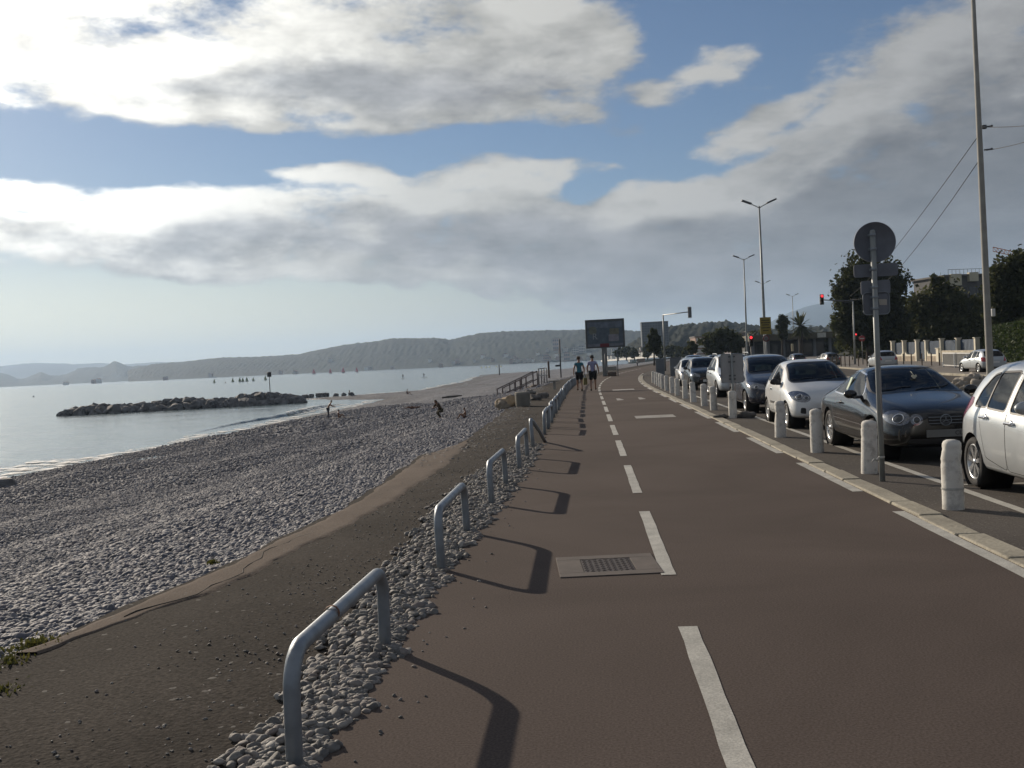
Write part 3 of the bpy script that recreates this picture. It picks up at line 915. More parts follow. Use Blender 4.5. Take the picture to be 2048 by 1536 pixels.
# ------------------------------------------------------------------ hills and the air in front of them
def forest_mat(name, c0, c1, sc):
    m = bpy.data.materials.new(name); MATS[name] = m
    nt, N, L = nodes_of(m)
    b = N['Principled BSDF']; b.inputs['Roughness'].default_value = 0.95; b.inputs['Specular IOR Level'].default_value = 0.1
    geo = N.new('ShaderNodeNewGeometry')
    n1 = N.new('ShaderNodeTexVoronoi'); n1.inputs['Scale'].default_value = sc; L.new(geo.outputs['Position'], n1.inputs['Vector'])
    n2 = N.new('ShaderNodeTexNoise'); n2.inputs['Scale'].default_value = sc * 0.12; n2.inputs['Detail'].default_value = 5; L.new(geo.outputs['Position'], n2.inputs['Vector'])
    sx = N.new('ShaderNodeSeparateXYZ'); L.new(n1.outputs['Color'], sx.inputs[0])
    ad = N.new('ShaderNodeMath'); ad.operation = 'MULTIPLY_ADD'; L.new(sx.outputs['X'], ad.inputs[0]); ad.inputs[1].default_value = 0.5; L.new(n2.outputs['Fac'], ad.inputs[2])
    mr = N.new('ShaderNodeMapRange'); mr.inputs['From Min'].default_value = 0.45; mr.inputs['From Max'].default_value = 1.05; L.new(ad.outputs[0], mr.inputs['Value'])
    mx = N.new('ShaderNodeMix'); mx.data_type = 'RGBA'; mx.inputs['A'].default_value = (*c0, 1); mx.inputs['B'].default_value = (*c1, 1)
    L.new(mr.outputs['Result'], mx.inputs['Factor']); L.new(mx.outputs['Result'], b.inputs['Base Color'])
    bp = N.new('ShaderNodeBump'); bp.inputs['Distance'].default_value = 1.0; bp.invert = True
    L.new(n1.outputs['Distance'], bp.inputs['Height']); L.new(bp.outputs['Normal'], b.inputs['Normal'])
    return m


HILLM = forest_mat('hill_forest', (0.012, 0.018, 0.013), (0.034, 0.042, 0.027), 0.10)
HILLN = forest_mat('near_hill_forest', (0.010, 0.015, 0.011), (0.026, 0.032, 0.020), 0.22)


def ridge(name, pts, dl, dr, front, back, m, tree=6.0, step=9.0, cell=14.0, seed=1, foot_z=-4.0):
    """wooded ridge whose crest runs through the given outline; dl, dr: how far off its two ends lie"""
    px = np.array([p[0] for p in pts], float); py = np.array([p[1] for p in pts], float)
    n = max(40, int(abs(px[-1] - px[0]) / FPX * (dl + dr) / 2 / step))
    qx = np.linspace(px[0], px[-1], n); qy = np.interp(qx, px, py)
    D = np.interp(qx, [px[0], px[-1]], [dl, dr])
    C = np.array([at(a, b_, d) for a, b_, d in zip(qx, qy, D)])
    R = np.array([ray(a, b_) for a, b_ in zip(qx, qy)]); R[:, 2] = 0
    R /= np.linalg.norm(R, axis=1)[:, None]
    m1, m2 = 34, 14
    f = np.concatenate([np.linspace(-1, 0, m1), np.linspace(0, 1, m2)[1:]])
    off = np.where(f < 0, f * front, f * back)
    hgt = np.where(f < 0, np.cos(np.clip(f, -1, 0) * PI / 2) ** 1.25, np.cos(np.clip(f, 0, 1) * PI / 2) ** 1.5)
    X = C[:, 0:1] + R[:, 0:1] * off[None, :]; Y = C[:, 1:2] + R[:, 1:2] * off[None, :]
    top = C[:, 2:3] - foot_z - tree * 0.6
    gul = 0.07 * fbm2(X / 260, Y / 260, seed) * (1 - np.abs(hgt[None, :] * 2 - 1)) 
    Z = foot_z + np.maximum(top, 0.5) * np.clip(hgt[None, :] + gul, 0, 1.2)
    # crowns of the trees
    cx, cy = X / cell, Y / cell
    crown = np.abs(np.sin(cx * 2.1 + 1.3 * np.sin(cy * 1.7))) * np.abs(np.sin(cy * 1.9 + 1.1 * np.sin(cx * 1.3 + seed)))
    crown = crown * 0.7 + 0.5 * np.clip(fbm2(cx * 1.3, cy * 1.3, seed + 3, 2), -.6, 1.3)
    Z = Z + tree * crown * np.clip(hgt[None, :] * 4, 0, 1)
    o = link_mesh(name, grid_mesh(name, np.stack([X, Y, Z], -1)), m)
    return tag(o, kind='structure')


ridge('far_hills', [(-300, 742), (-120, 738), (0, 733), (30, 730), (70, 726), (110, 727), (150, 729), (200, 726.5), (250, 729), (290, 726), (340, 724), (420, 724), (520, 722), (600, 724)], 9000, 8000, 2500, 1500, HILLM, 10, 40, 60, 2)
ridge('coast_hills', [(-260, 740), (-100, 744), (-40, 739), (0, 745.5), (17, 750), (34, 757), (48, 757), (61, 752), (82, 743.5), (102, 751), (115, 752), (130, 749), (157, 737), (184, 734.5), (205, 735), (219, 728), (232, 722.5), (246, 728), (257, 733), (300, 731), (330, 734), (360, 742)], 5200, 4400, 900, 700, HILLM, 7, 12, 26, 3)
ridge('wooded_headland', [(255, 741), (285, 733), (308, 728), (359, 724), (444, 715), (513, 714), (588, 709), (600, 708.5), (635, 700), (679, 692), (709, 687.5), (758, 682), (784, 677), (828, 677), (872, 676), (902, 680), (934, 672), (960, 667), (1010, 663), (1100, 661), (1170, 660), (1250, 661), (1280, 663), (1330, 668), (1400, 676), (1480, 686)], 3300, 1900, 650, 600, HILLM, 4.2, 4, 8, 4)
ridge('near_wooded_hill', [(1255, 690), (1290, 672), (1320, 659), (1345, 654), (1380, 648.5), (1420, 646), (1455, 644), (1485, 648), (1510, 652), (1540, 658), (1580, 660), (1640, 655), (1700, 650), (1790, 648), (1900, 648), (2060, 640)], 900, 820, 330, 200, HILLN, 3.6, 1.4, 3.6, 5, 0.0)
ridge('blue_mountain', [(1440, 690), (1500, 665), (1550, 640), (1580, 626), (1605, 616), (1630, 609), (1660, 603), (1720, 596), (1800, 592), (1900, 600), (2060, 610), (2200, 630)], 6600, 6600, 1800, 1100, HILLM, 9, 40, 60, 6)

from mathutils.bvhtree import BVHTree
HILLS = []
for nm_ in ('wooded_headland', 'coast_hills', 'near_wooded_hill', 'ground'):
    me_ = bpy.data.objects[nm_].data
    co_ = np.empty(len(me_.vertices) * 3, np.float32); me_.vertices.foreach_get('co', co_)
    HILLS.append(BVHTree.FromPolygons([tuple(c_) for c_ in co_.reshape(-1, 3).tolist()], [tuple(p_.vertices) for p_ in me_.polygons]))


def hill_depth(px, py, d0):
    """depth at which the sight line through a photo position meets the hills or the land"""
    r = ray(px, py); best = None
    for t_ in HILLS:
        h_ = t_.ray_cast(Vector((0, 0, EYE)), r)
        if h_[0] is not None:
            q = -(CAM_M.inverted() @ h_[0]).z
            if q > 250 and (best is None or q < best): best = q
    return best if best else d0


hz_ = MB(); hz_.box((-2500, 5500, 181), (27000, 14000, 380))
HAZEM = bpy.data.materials.new('sea_air')
nt, N, L = nodes_of(HAZEM)
N.remove(N['Principled BSDF'])
pv = N.new('ShaderNodeVolumePrincipled'); pv.inputs['Color'].default_value = (0.55, 0.74, 1.0, 1); pv.inputs['Density'].default_value = 0.00013
pv.inputs['Anisotropy'].default_value = 0.25
L.new(pv.outputs[0], N['Material Output'].inputs['Volume'])
hz = hz_.build('haze', HAZEM); tag(hz, kind='stuff')
SC.cycles.volume_step_rate = 10

# ------------------------------------------------------------------ foliage
def leaf_mat(name, c0, c1):
    if name in MATS: return MATS[name]
    m = bpy.data.materials.new(name); MATS[name] = m
    nt, N, L = nodes_of(m)
    b = N['Principled BSDF']; b.inputs['Roughness'].default_value = 0.7; b.inputs['Specular IOR Level'].default_value = 0.25
    geo = N.new('ShaderNodeNewGeometry')
    mx = N.new('ShaderNodeMix'); mx.data_type = 'RGBA'; mx.inputs['A'].default_value = (*c0, 1); mx.inputs['B'].default_value = (*c1, 1)
    nz = N.new('ShaderNodeTexNoise'); nz.inputs['Scale'].default_value = 0.5; L.new(geo.outputs['Position'], nz.inputs['Vector'])
    ad = N.new('ShaderNodeMath'); ad.operation = 'MULTIPLY_ADD'; L.new(geo.outputs['Random Per Island'], ad.inputs[0]); ad.inputs[1].default_value = 0.6
    sb = N.new('ShaderNodeMath'); sb.operation = 'SUBTRACT'; L.new(nz.outputs['Fac'], sb.inputs[0]); sb.inputs[1].default_value = 0.28; L.new(sb.outputs[0], ad.inputs[2])
    L.new(ad.outputs[0], mx.inputs['Factor']); L.new(mx.outputs['Result'], b.inputs['Base Color'])
    # light coming through the leaf
    tl = N.new('ShaderNodeBsdfTranslucent'); L.new(mx.outputs['Result'], tl.inputs['Color'])
    ms = N.new('ShaderNodeMixShader'); ms.inputs['Fac'].default_value = 0.35
    L.new(b.outputs[0], ms.inputs[1]); L.new(tl.outputs[0], ms.inputs[2]); L.new(ms.outputs[0], N['Material Output'].inputs['Surface'])
    return m


DARKLEAF = leaf_mat('dark_leaves', (0.022, 0.028, 0.012), (0.085, 0.095, 0.036))
MIDLEAF = leaf_mat('mid_leaves', (0.030, 0.038, 0.014), (0.12, 0.125, 0.045))
OLIVELEAF = leaf_mat('olive_leaves', (0.035, 0.042, 0.018), (0.11, 0.115, 0.045))
HEDGELEAF = leaf_mat('hedge_leaves', (0.020, 0.034, 0.012), (0.060, 0.085, 0.028))
BARK = mat('bark', (0.06, 0.048, 0.038), 0.95, 0, 0.3, 4, 0.02, 12)


def leaf_quads(P, size, rg):
    """one pointed leaf clump per point"""
    n = len(P)
    a = rg.normal(size=(n, 3)); a /= np.linalg.norm(a, axis=1)[:, None]
    b_ = rg.normal(size=(n, 3)); b_ -= a * (a * b_).sum(1)[:, None]; b_ /= np.linalg.norm(b_, axis=1)[:, None]
    s = size * rg.uniform(0.55, 1.35, n)[:, None]
    V = np.stack([P - a * s * 0.6, P + b_ * s * 0.38, P + a * s * 0.75, P - b_ * s * 0.38], 1).reshape(-1, 3)
    F = np.arange(4 * n).reshape(n, 4)
    return V, F


def crown_points(ells, n, rg, hollow=0.55, lump=0.3):
    """points spread through a set of ellipsoids ((cx, cy, cz), (rx, ry, rz)), gathered in clumps"""
    vol = np.array([e[1][0] * e[1][1] * e[1][2] for e in ells]); vol = vol ** 0.8 / (vol ** 0.8).sum()
    out = []
    for (c, r), v in zip(ells, vol):
        k = max(8, int(n * v))
        nc = max(6, k // 34)
        d = rg.normal(size=(nc, 3)); d /= np.linalg.norm(d, axis=1)[:, None]
        rad = hollow + (1 - hollow) * rg.uniform(0, 1, nc) ** 0.6
        cc = d * rad[:, None]
        cc *= (1 + 0.16 * rg.normal(size=(nc, 1)))
        w = rg.integers(0, nc, k)
        p = cc[w] + rg.normal(size=(k, 3)) * lump * rg.uniform(0.5, 1.1, (nc, 1))[w] * 0.55
        out.append(np.array(c) + p * np.array(r))
    return np.concatenate(out)


def tree(name, base, ells, n, leaf, m, label, group=None, trunk_r=0.22, seed=0, cat='tree', limbs=5):
    rg = np.random.default_rng(seed + 40)
    t = empty(name, base, 0, label, cat, group)
    cen = np.mean([e[0] for e in ells], 0)
    mb = MB()
    zt = float(cen[2])
    mid = Vector((cen[0] * 0.4, cen[1] * 0.4, zt * 0.55))
    mb.tube([(0, 0, -0.3), (0.05, 0, zt * 0.25), mid, Vector(cen)], [trunk_r * 1.25, trunk_r, trunk_r * 0.8, trunk_r * 0.35], 9)
    for k in range(limbs):
        c, r = ells[k % len(ells)]
        e = Vector(c) + Vector((rg.uniform(-.6, .6) * r[0], rg.uniform(-.6, .6) * r[1], rg.uniform(-.1, .6) * r[2]))
        s = Vector((mid.x, mid.y, zt * rg.uniform(0.4, 0.75)))
        h = s.lerp(e, 0.5) + Vector((0, 0, 0.15 * zt * rg.uniform(0, 1)))
        mb.tube([s, h, e], [trunk_r * 0.5, trunk_r * 0.33, trunk_r * 0.12], 6)
    mb.build('trunk', BARK, t)
    P = crown_points(ells, n, rg)
    P[:, 2] = np.maximum(P[:, 2], 0.05)
    V, F = leaf_quads(P, leaf, rg)
    link_mesh('crown', np_mesh('crown', V, F, False), m, t)
    return t


def ground_at(px, d):
    """ground point at depth d in the direction of photo column px"""
    p = at(px, 700, d)
    return Vector((p.x, p.y, float(road_z(np.array(p.x), np.array(p.y)))))


def crown_from(px0, px1, py0, py1, d, base, ky=0.8):
    """ellipsoid, relative to base, that spans the given outline at depth d"""
    c = at((px0 + px1) / 2, (py0 + py1) / 2, d) - base
    rx = (px1 - px0) / 2 / FPX * d; rz = (py1 - py0) / 2 / FPX * d
    return ((c.x, c.y, c.z), (rx, rx * ky, rz))


# the big dark trees on the right
d = 116; b0 = ground_at(1738, d)
tree('broad_tree', b0, [crown_from(1672, 1762, 530, 640, d, b0), crown_from(1690, 1805, 518, 620, d, b0), crown_from(1668, 1740, 590, 705, d, b0), crown_from(1720, 1812, 590, 700, d, b0), crown_from(1700, 1790, 560, 690, d, b0)], 26000, 0.40, DARKLEAF, 'tall dark tree rising behind the round sign', trunk_r=.35, seed=1)
d = 120; b0 = ground_at(1870, d)
tree('broad_tree', b0, [crown_from(1800, 1880, 600, 690, d, b0), crown_from(1830, 1930, 575, 680, d, b0), crown_from(1880, 1965, 590, 690, d, b0), crown_from(1855, 1900, 552, 620, d, b0), crown_from(1800, 1960, 630, 708, d, b0)], 26000, 0.38, MIDLEAF, 'rounded olive-green tree behind the white-pillared fence', trunk_r=.3, seed=2)
d = 84; b0 = ground_at(2030, d)
tree('broad_tree', b0, [crown_from(1985, 2080, 510, 620, d, b0), crown_from(1980, 2060, 570, 680, d, b0), crown_from(2020, 2120, 520, 660, d, b0)], 20000, 0.30, DARKLEAF, 'large dark tree cut by the frame, beyond the tall pole', trunk_r=.35, seed=3)
d = 126; b0 = ground_at(1965, d)
tree('broad_tree', b0, [crown_from(1935, 2000, 600, 700, d, b0), crown_from(1960, 2010, 585, 690, d, b0)], 9000, 0.38, DARKLEAF, 'dark tree in front of the flat-roofed building', trunk_r=.3, seed=4)
d = 74; b0 = ground_at(2040, d)
tree('small_tree', b0, [crown_from(2022, 2060, 640, 690, d, b0)], 2200, 0.22, OLIVELEAF, 'pale bushy tree showing above the clipped hedge', trunk_r=.12, seed=5)
d = 125; b0 = ground_at(1745, d)
tree('small_tree', b0, [crown_from(1690, 1770, 660, 712, d, b0), crown_from(1745, 1800, 650, 712, d, b0)], 5000, 0.4, DARKLEAF, 'low dark tree in the shade behind the tall dark tree', trunk_r=.2, seed=6)
# trees beyond the junction
d = 170; b0 = ground_at(1437, d)
tree('broad_tree', b0, [crown_from(1412, 1478, 664, 700, d, b0), crown_from(1424, 1460, 656, 690, d, b0), crown_from(1405, 1450, 675, 706, d, b0), crown_from(1440, 1486, 676, 706, d, b0)], 6000, 0.5, DARKLEAF, 'dark spreading tree before the stepped apartment block', trunk_r=.3, seed=7)
d = 165; b0 = ground_at(1384, d)
tree('small_tree', b0, [crown_from(1376, 1394, 684, 706, d, b0)], 1500, 0.4, MIDLEAF, 'small rounded tree left of the stepped apartment block', trunk_r=.12, seed=8)
d = 150; b0 = ground_at(1307, d)
tree('small_tree', b0, [crown_from(1299, 1316, 658, 686, d, b0), crown_from(1296, 1320, 676, 706, d, b0)], 2600, 0.36, DARKLEAF, 'slender dark tree beneath the grey tower block', trunk_r=.12, seed=9)
d = 190; b0 = ground_at(1564, d)
tree('small_tree', b0, [crown_from(1554, 1576, 634, 660, d, b0), crown_from(1558, 1574, 650, 680, d, b0)], 2600, 0.4, DARKLEAF, 'shaggy dark tree beside the fan palm', trunk_r=.18, seed=10)
for px, w_, top, sd_, lb in ((1660, 34, 668, 11, 'shrubby tree behind the traffic light gantry'), (1520, 26, 668, 12, 'tree directly behind the yellow notice'), (1632, 26, 672, 13, 'bush at the end of the flat canopy building'), (1485, 16, 682, 14, 'small tree beside the far red traffic light')):
    d = 215; b0 = ground_at(px, d)
    tree('small_tree', b0, [crown_from(px - w_, px + w_, top, 704, d, b0)], 2200, 0.55, DARKLEAF, 'dark ' + lb, seed=sd_)

for i_, (px, w_, top, d) in enumerate(((1236, 9, 700, 420), (1252, 12, 697, 400), (1268, 9, 700, 390), (1294, 12, 694, 370), (1322, 11, 696, 350), (1342, 13, 693, 330), (1360, 10, 697, 300), (1372, 9, 700, 280), (1402, 8, 702, 250), (1495, 12, 690, 240))):
    b0 = ground_at(px, d)
    tree('small_tree', b0, [crown_from(px - w_, px + w_, top, 715, d, b0), crown_from(px - w_ * .5, px + w_ * .8, top - 4, 708, d, b0)], 1200, 0.8, DARKLEAF, 'dark bushy tree in the belt of greenery between the sea wall and the junction', 'belt of trees behind the far parked cars', seed=30 + i_)
# palm
d = 185; b0 = ground_at(1602, d)
pt = empty('palm_tree', b0, 0, 'fan-crowned palm tree above the flat canopy building', 'palm tree')
top = (at(1601, 652, d) - b0)
mb = MB(); mb.tube([(0, 0, -0.2), (top.x * .3, top.y * .3, top.z * .5), tuple(top)], [0.42, 0.36, 0.40], 10); mb.build('trunk', BARK, pt)
rg = np.random.default_rng(5)
V = []; F = []
for k in range(110):
    az_ = rg.uniform(0, 2 * PI); el_ = rg.uniform(-0.7, 1.45); ln = rg.uniform(2.2, 3.6)
    dv = np.array([math.cos(az_) * math.cos(el_), math.sin(az_) * math.cos(el_), math.sin(el_)])
    sd_ = np.array([-math.sin(az_), math.cos(az_), 0]) * 0.17
    p0 = np.array(top)
    for j in range(4):
        f0, f1 = j / 4, (j + 1) / 4
        q0 = p0 + dv * ln * f0 - np.array([0, 0, .55]) * f0 ** 2; q1 = p0 + dv * ln * f1 - np.array([0, 0, .55]) * f1 ** 2
        w0 = (0.5 + f0) * (1 if j < 3 else .9); w1 = (0.5 + f1) if j < 3 else 0.1
        i = len(V); V += [q0 - sd_ * w0, q0 + sd_ * w0, q1 + sd_ * w1, q1 - sd_ * w1]; F.append((i, i + 1, i + 2, i + 3))
link_mesh('fronds', np_mesh('fronds', np.array(V), np.array(F), False), DARKLEAF, pt)

# clipped hedge at the right edge
d0, d1 = 62, 80
a = ground_at(2075, 66); c = ground_at(1985, 88)
rg = np.random.default_rng(9)
hd = empty('hedge', a, 0, 'tall clipped green hedge behind the parked silver hatchback on the far side', 'hedge')
n = 9000
u = rg.uniform(0, 1, n); hgt = 2.75
side = rg.uniform(-0.55, 0.55, n); zz = rg.uniform(0, hgt, n)
face = rg.integers(0, 3, n)
side = np.where(face == 0, -0.55 + rg.normal(0, .07, n), side); zz = np.where(face == 1, hgt + rg.normal(0, .07, n), zz)
dirv = (c - a); dl_ = dirv.length; dirn = dirv / dl_; nrm = Vector((-dirn.y, dirn.x, 0))
if nrm.x > 0: nrm = -nrm
side = -side
P = np.array(dirn)[None, :] * (u * dl_)[:, None] + np.array(nrm)[None, :] * side[:, None]; P[:, 2] = zz
V, F = leaf_quads(P, 0.24, rg)
link_mesh('leaves', np_mesh('leaves', V, F, False), HEDGELEAF, hd)
mb = MB(); mb.box(tuple(dirn * dl_ / 2 + Vector((0, 0, 1.3))), (dl_, 0.8, 2.6), rz=math.atan2(dirn.y, dirn.x)); mb.build('inner_branches', mat('hedge_inside', (0.012, 0.016, 0.008), 1.0, 0, .3, 3), hd)
# ------------------------------------------------------------------ cars
def paint(name, col, metal=0.0, rough=0.32):
    """car paint, dark on the inner side of the sheet"""
    m = bpy.data.materials.new(name); MATS[name] = m
    nt, N, L = nodes_of(m)
    b = N['Principled BSDF']
    b.inputs['Metallic'].default_value = metal; b.inputs['Roughness'].default_value = rough
    b.inputs['Coat Weight'].default_value = 1.0 if col[0] > .05 else .6; b.inputs['Coat Roughness'].default_value = 0.03
    tc = N.new('ShaderNodeTexCoord')
    nz = N.new('ShaderNodeTexNoise'); nz.inputs['Scale'].default_value = 2.2; nz.inputs['Detail'].default_value = 8; nz.inputs['Roughness'].default_value = .7; L.new(tc.outputs['Object'], nz.inputs['Vector'])
    mx = N.new('ShaderNodeMix'); mx.data_type = 'RGBA'
    mx.inputs['A'].default_value = (*[c * 0.9 for c in col], 1); mx.inputs['B'].default_value = (*[c * 1.08 for c in col], 1)
    L.new(nz.outputs['Fac'], mx.inputs['Factor'])
    # road dust over the lower panels
    sz = N.new('ShaderNodeSeparateXYZ'); L.new(tc.outputs['Object'], sz.inputs[0])
    dm = N.new('ShaderNodeMapRange'); dm.inputs['From Min'].default_value = 0.55; dm.inputs['From Max'].default_value = 0.2; dm.inputs['To Max'].default_value = 0.35 if col[0] > .05 else 0.03; L.new(sz.outputs['Z'], dm.inputs['Value'])
    du = N.new('ShaderNodeMath'); du.operation = 'MULTIPLY'; L.new(dm.outputs['Result'], du.inputs[0]); L.new(nz.outputs['Fac'], du.inputs[1])
    m2 = N.new('ShaderNodeMix'); m2.data_type = 'RGBA'; L.new(du.outputs[0], m2.inputs['Factor']); L.new(mx.outputs['Result'], m2.inputs['A']); m2.inputs['B'].default_value = (0.16, 0.14, 0.12, 1)
    geo = N.new('ShaderNodeNewGeometry')
    m3 = N.new('ShaderNodeMix'); m3.data_type = 'RGBA'; L.new(geo.outputs['Backfacing'], m3.inputs['Factor']); L.new(m2.outputs['Result'], m3.inputs['A']); m3.inputs['B'].default_value = (0.02, 0.02, 0.02, 1)
    L.new(m3.outputs['Result'], b.inputs['Base Color'])
    mr = N.new('ShaderNodeMapRange'); mr.inputs['To Min'].default_value = rough - .05; mr.inputs['To Max'].default_value = rough + .12; L.new(nz.outputs['Fac'], mr.inputs['Value']); L.new(mr.outputs['Result'], b.inputs['Roughness'])
    return m


SILVER = paint('silver_paint', (0.43, 0.46, 0.48), 0.5, 0.36)
WHITECAR = paint('white_car_paint', (0.66, 0.68, 0.68), 0.0, 0.35)
BLACKCAR = paint('black_car_paint', (0.004, 0.0045, 0.005), 0.0, 0.12)
NAVYCAR = paint('navy_car_paint', (0.012, 0.015, 0.028), 0.0, 0.15)
GREYCAR = paint('grey_car_paint', (0.09, 0.10, 0.11), 0.5, 0.32)
GLASS = glass('car_glass', (0.30, 0.36, 0.33))
SEAM = mat('panel_gap', (0.008, 0.008, 0.008), 0.8)
TRIM = mat('black_trim', (0.014, 0.014, 0.015), 0.45, 0, 0.15, 6)
INSIDE = mat('car_interior', (0.022, 0.022, 0.024), 0.85, 0, 0.25, 5)
RIM = mat('alloy_rim', (0.55, 0.56, 0.57), 0.28, 0.9, 0.08, 6)
LAMPM = mat('headlamp_glass', (0.20, 0.21, 0.23), 0.10, 0.8, 0.3, 9, 0.003, 14, coat=1.0)
TAILM = mat('tail_lamp_red', (0.30, 0.012, 0.018), 0.12, 0.0, 0.3, 14, 0.002, 30, coat=1.0)
PLATE = mat('plate_white', (0.62, 0.62, 0.60), 0.5, 0, .06, 5)
INDIC = mat('amber_lens', (0.55, 0.20, 0.03), 0.15, 0, .2, 10, coat=1.0)


CAR_K = 0.88


def body_cage(st, lv=3):
    """closed body from stations (x, zt, wt, zb, wb, wm, z0)"""
    bm = bmesh.new()
    rings = []
    for (x, zt, wt, zb, wb, wm, z0) in st:
        h = [(wm * .90, z0), (wm * .985, z0 + .09), (wm + .004, z0 + (zb - z0) * .5), (wm * .55 + wb * .45 + .008, zb - (zb - z0) * .17), (wb, zb), (wt + .02, zt - (zt - zb) * .16), (max(wt - .11, wt * .7), zt - .012), (0.0, zt + .018)]
        half = [bm.verts.new((x, -y, z)) for y, z in h]
        other = [bm.verts.new((x, y, z)) for y, z in reversed(h[:-1])]
        rings.append(half + other)
    n = len(rings[0])
    for a, b in zip(rings, rings[1:]):
        for k in range(n - 1):
            bm.faces.new((a[k], b[k], b[k + 1], a[k + 1]))
        bm.faces.new((a[n - 1], b[n - 1], b[0], a[0]))       # underside
    for r, flip in ((rings[0], False), (rings[-1], True)):
        m = (n - 1) // 2
        for k in range(m - 1):
            f = (r[k], r[k + 1], r[n - 2 - k], r[n - 1 - k])
            bm.faces.new(tuple(reversed(f)) if flip else f)
        f = (r[m - 1], r[m], r[m + 1])
        bm.faces.new(tuple(reversed(f)) if flip else f)
    bmesh.ops.recalc_face_normals(bm, faces=bm.faces)
    me = bpy.data.meshes.new('cage'); bm.to_mesh(me); bm.free()
    o = bpy.data.objects.new('cage', me); COL.objects.link(o)
    md = o.modifiers.new('s', 'SUBSURF'); md.levels = lv; md.render_levels = lv
    dg = bpy.context.evaluated_depsgraph_get()
    out = bpy.data.meshes.new_from_object(o.evaluated_get(dg))
    bpy.data.objects.remove(o); bpy.data.meshes.remove(me)
    bm = bmesh.new(); bm.from_mesh(out); bpy.data.meshes.remove(out)
    for f in bm.faces: f.smooth = True
    return bm


AX = {'side': (lambda v: (v.x, v.z), lambda f: abs(f.normal.y) > 0.25),
      'front': (lambda v: (v.y, v.z), lambda f: f.normal.x > 0.12),
      'rear': (lambda v: (v.y, v.z), lambda f: f.normal.x < -0.12)}


def cut(bm, lay, poly, axis, tagv, cond=None):
    """score the body along a convex outline and mark the enclosed faces"""
    pr, ok = AX[axis]
    ar = sum(poly[i][0] * poly[(i + 1) % len(poly)][1] - poly[(i + 1) % len(poly)][0] * poly[i][1] for i in range(len(poly)))
    if ar < 0: poly = poly[::-1]
    lo = (min(p[0] for p in poly) - .02, min(p[1] for p in poly) - .02); hi = (max(p[0] for p in poly) + .02, max(p[1] for p in poly) + .02)
    good = lambda f: ok(f) and (cond is None or cond(f.calc_center_median()))

    def touch(f):
        if not good(f): return False
        q = [pr(v.co) for v in f.verts]
        return max(a[0] for a in q) > lo[0] and min(a[0] for a in q) < hi[0] and max(a[1] for a in q) > lo[1] and min(a[1] for a in q) < hi[1]
    fs = [f for f in bm.faces if touch(f)]
    for i in range(len(poly)):
        a, b = poly[i], poly[(i + 1) % len(poly)]
        d = (b[0] - a[0], b[1] - a[1]); l = math.hypot(*d)
        if l < 1e-6: continue
        n2 = (d[1] / l, -d[0] / l)                      # outward
        if axis == 'side': co, no = Vector((a[0], 0, a[1])), Vector((n2[0], 0, n2[1]))
        else: co, no = Vector((0, a[0], a[1])), Vector((0, n2[0], n2[1]))
        # only the faces still inside the earlier lines
        g = set(fs)
        for f in fs: g.update(f.edges); g.update(f.verts)
        r = bmesh.ops.bisect_plane(bm, geom=list(g), plane_co=co, plane_no=no, dist=1e-5)
        fs2 = []
        seen = set()
        for x in r['geom']:
            if isinstance(x, bmesh.types.BMFace) and x.is_valid:
                c = x.calc_center_median()
                if (c - co).dot(no) < 1e-6: fs2.append(x)
        fs = fs2
    for f in fs:
        if good(f): f[lay] = tagv
    return fs


def grow(poly, d):
    cx = sum(p[0] for p in poly) / len(poly); cy = sum(p[1] for p in poly) / len(poly)
    n = len(poly)
    ar = sum(poly[i][0] * poly[(i + 1) % n][1] - poly[(i + 1) % n][0] * poly[i][1] for i in range(n))
    if ar < 0: poly = poly[::-1]
    out = []
    for i in range(n):
        p0, p1, p2 = poly[i - 1], poly[i], poly[(i + 1) % n]
        def nn(a, b):
            l = math.hypot(b[0] - a[0], b[1] - a[1]) or 1
            return ((b[1] - a[1]) / l, -(b[0] - a[0]) / l)
        a, b = nn(p0, p1), nn(p1, p2)
        m = (a[0] + b[0], a[1] + b[1]); dd = 1 + a[0] * b[0] + a[1] * b[1]
        k = d / max(dd, 0.35)
        out.append((p1[0] + m[0] * k, p1[1] + m[1] * k))
    return out


def rounded(poly, r=0.05, k=3):
    n = len(poly); out = []
    for i in range(n):
        p0, p1, p2 = poly[i - 1], poly[i], poly[(i + 1) % n]
        l0 = math.dist(p0, p1); l2 = math.dist(p1, p2)
        rr = min(r, l0 * .42, l2 * .42)
        a = (p1[0] + (p0[0] - p1[0]) * rr / l0, p1[1] + (p0[1] - p1[1]) * rr / l0)
        c = (p1[0] + (p2[0] - p1[0]) * rr / l2, p1[1] + (p2[1] - p1[1]) * rr / l2)
        for j in range(k + 1):
            t = j / k
            out.append(((1 - t) ** 2 * a[0] + 2 * t * (1 - t) * p1[0] + t * t * c[0], (1 - t) ** 2 * a[1] + 2 * t * (1 - t) * p1[1] + t * t * c[1]))
    return out


def circle(x, z, r, n=22): return [(x + r * math.cos(2 * PI * k / n), z + r * math.sin(2 * PI * k / n)) for k in range(n)]


def take(bm, lay, val, name, m, parent, side=0, thick=0.0):
    """lift the marked faces off as a mesh of their own"""
    fs = [f for f in bm.faces if f[lay] == val and (side == 0 or f.calc_center_median().y * side > 0)]
    if not fs: return None
    idx = {}; V = []; F = []
    for f in fs:
        q = []
        for v in f.verts:
            if v not in idx: idx[v] = len(V); V.append(v.co.copy() + v.normal * thick)
            q.append(idx[v])
        F.append(q)
    me = bpy.data.meshes.new(name); me.from_pydata([tuple(v) for v in V], [], F)
    for p in me.polygons: p.use_smooth = True
    me.update()
    return link_mesh(name, me, m, parent)


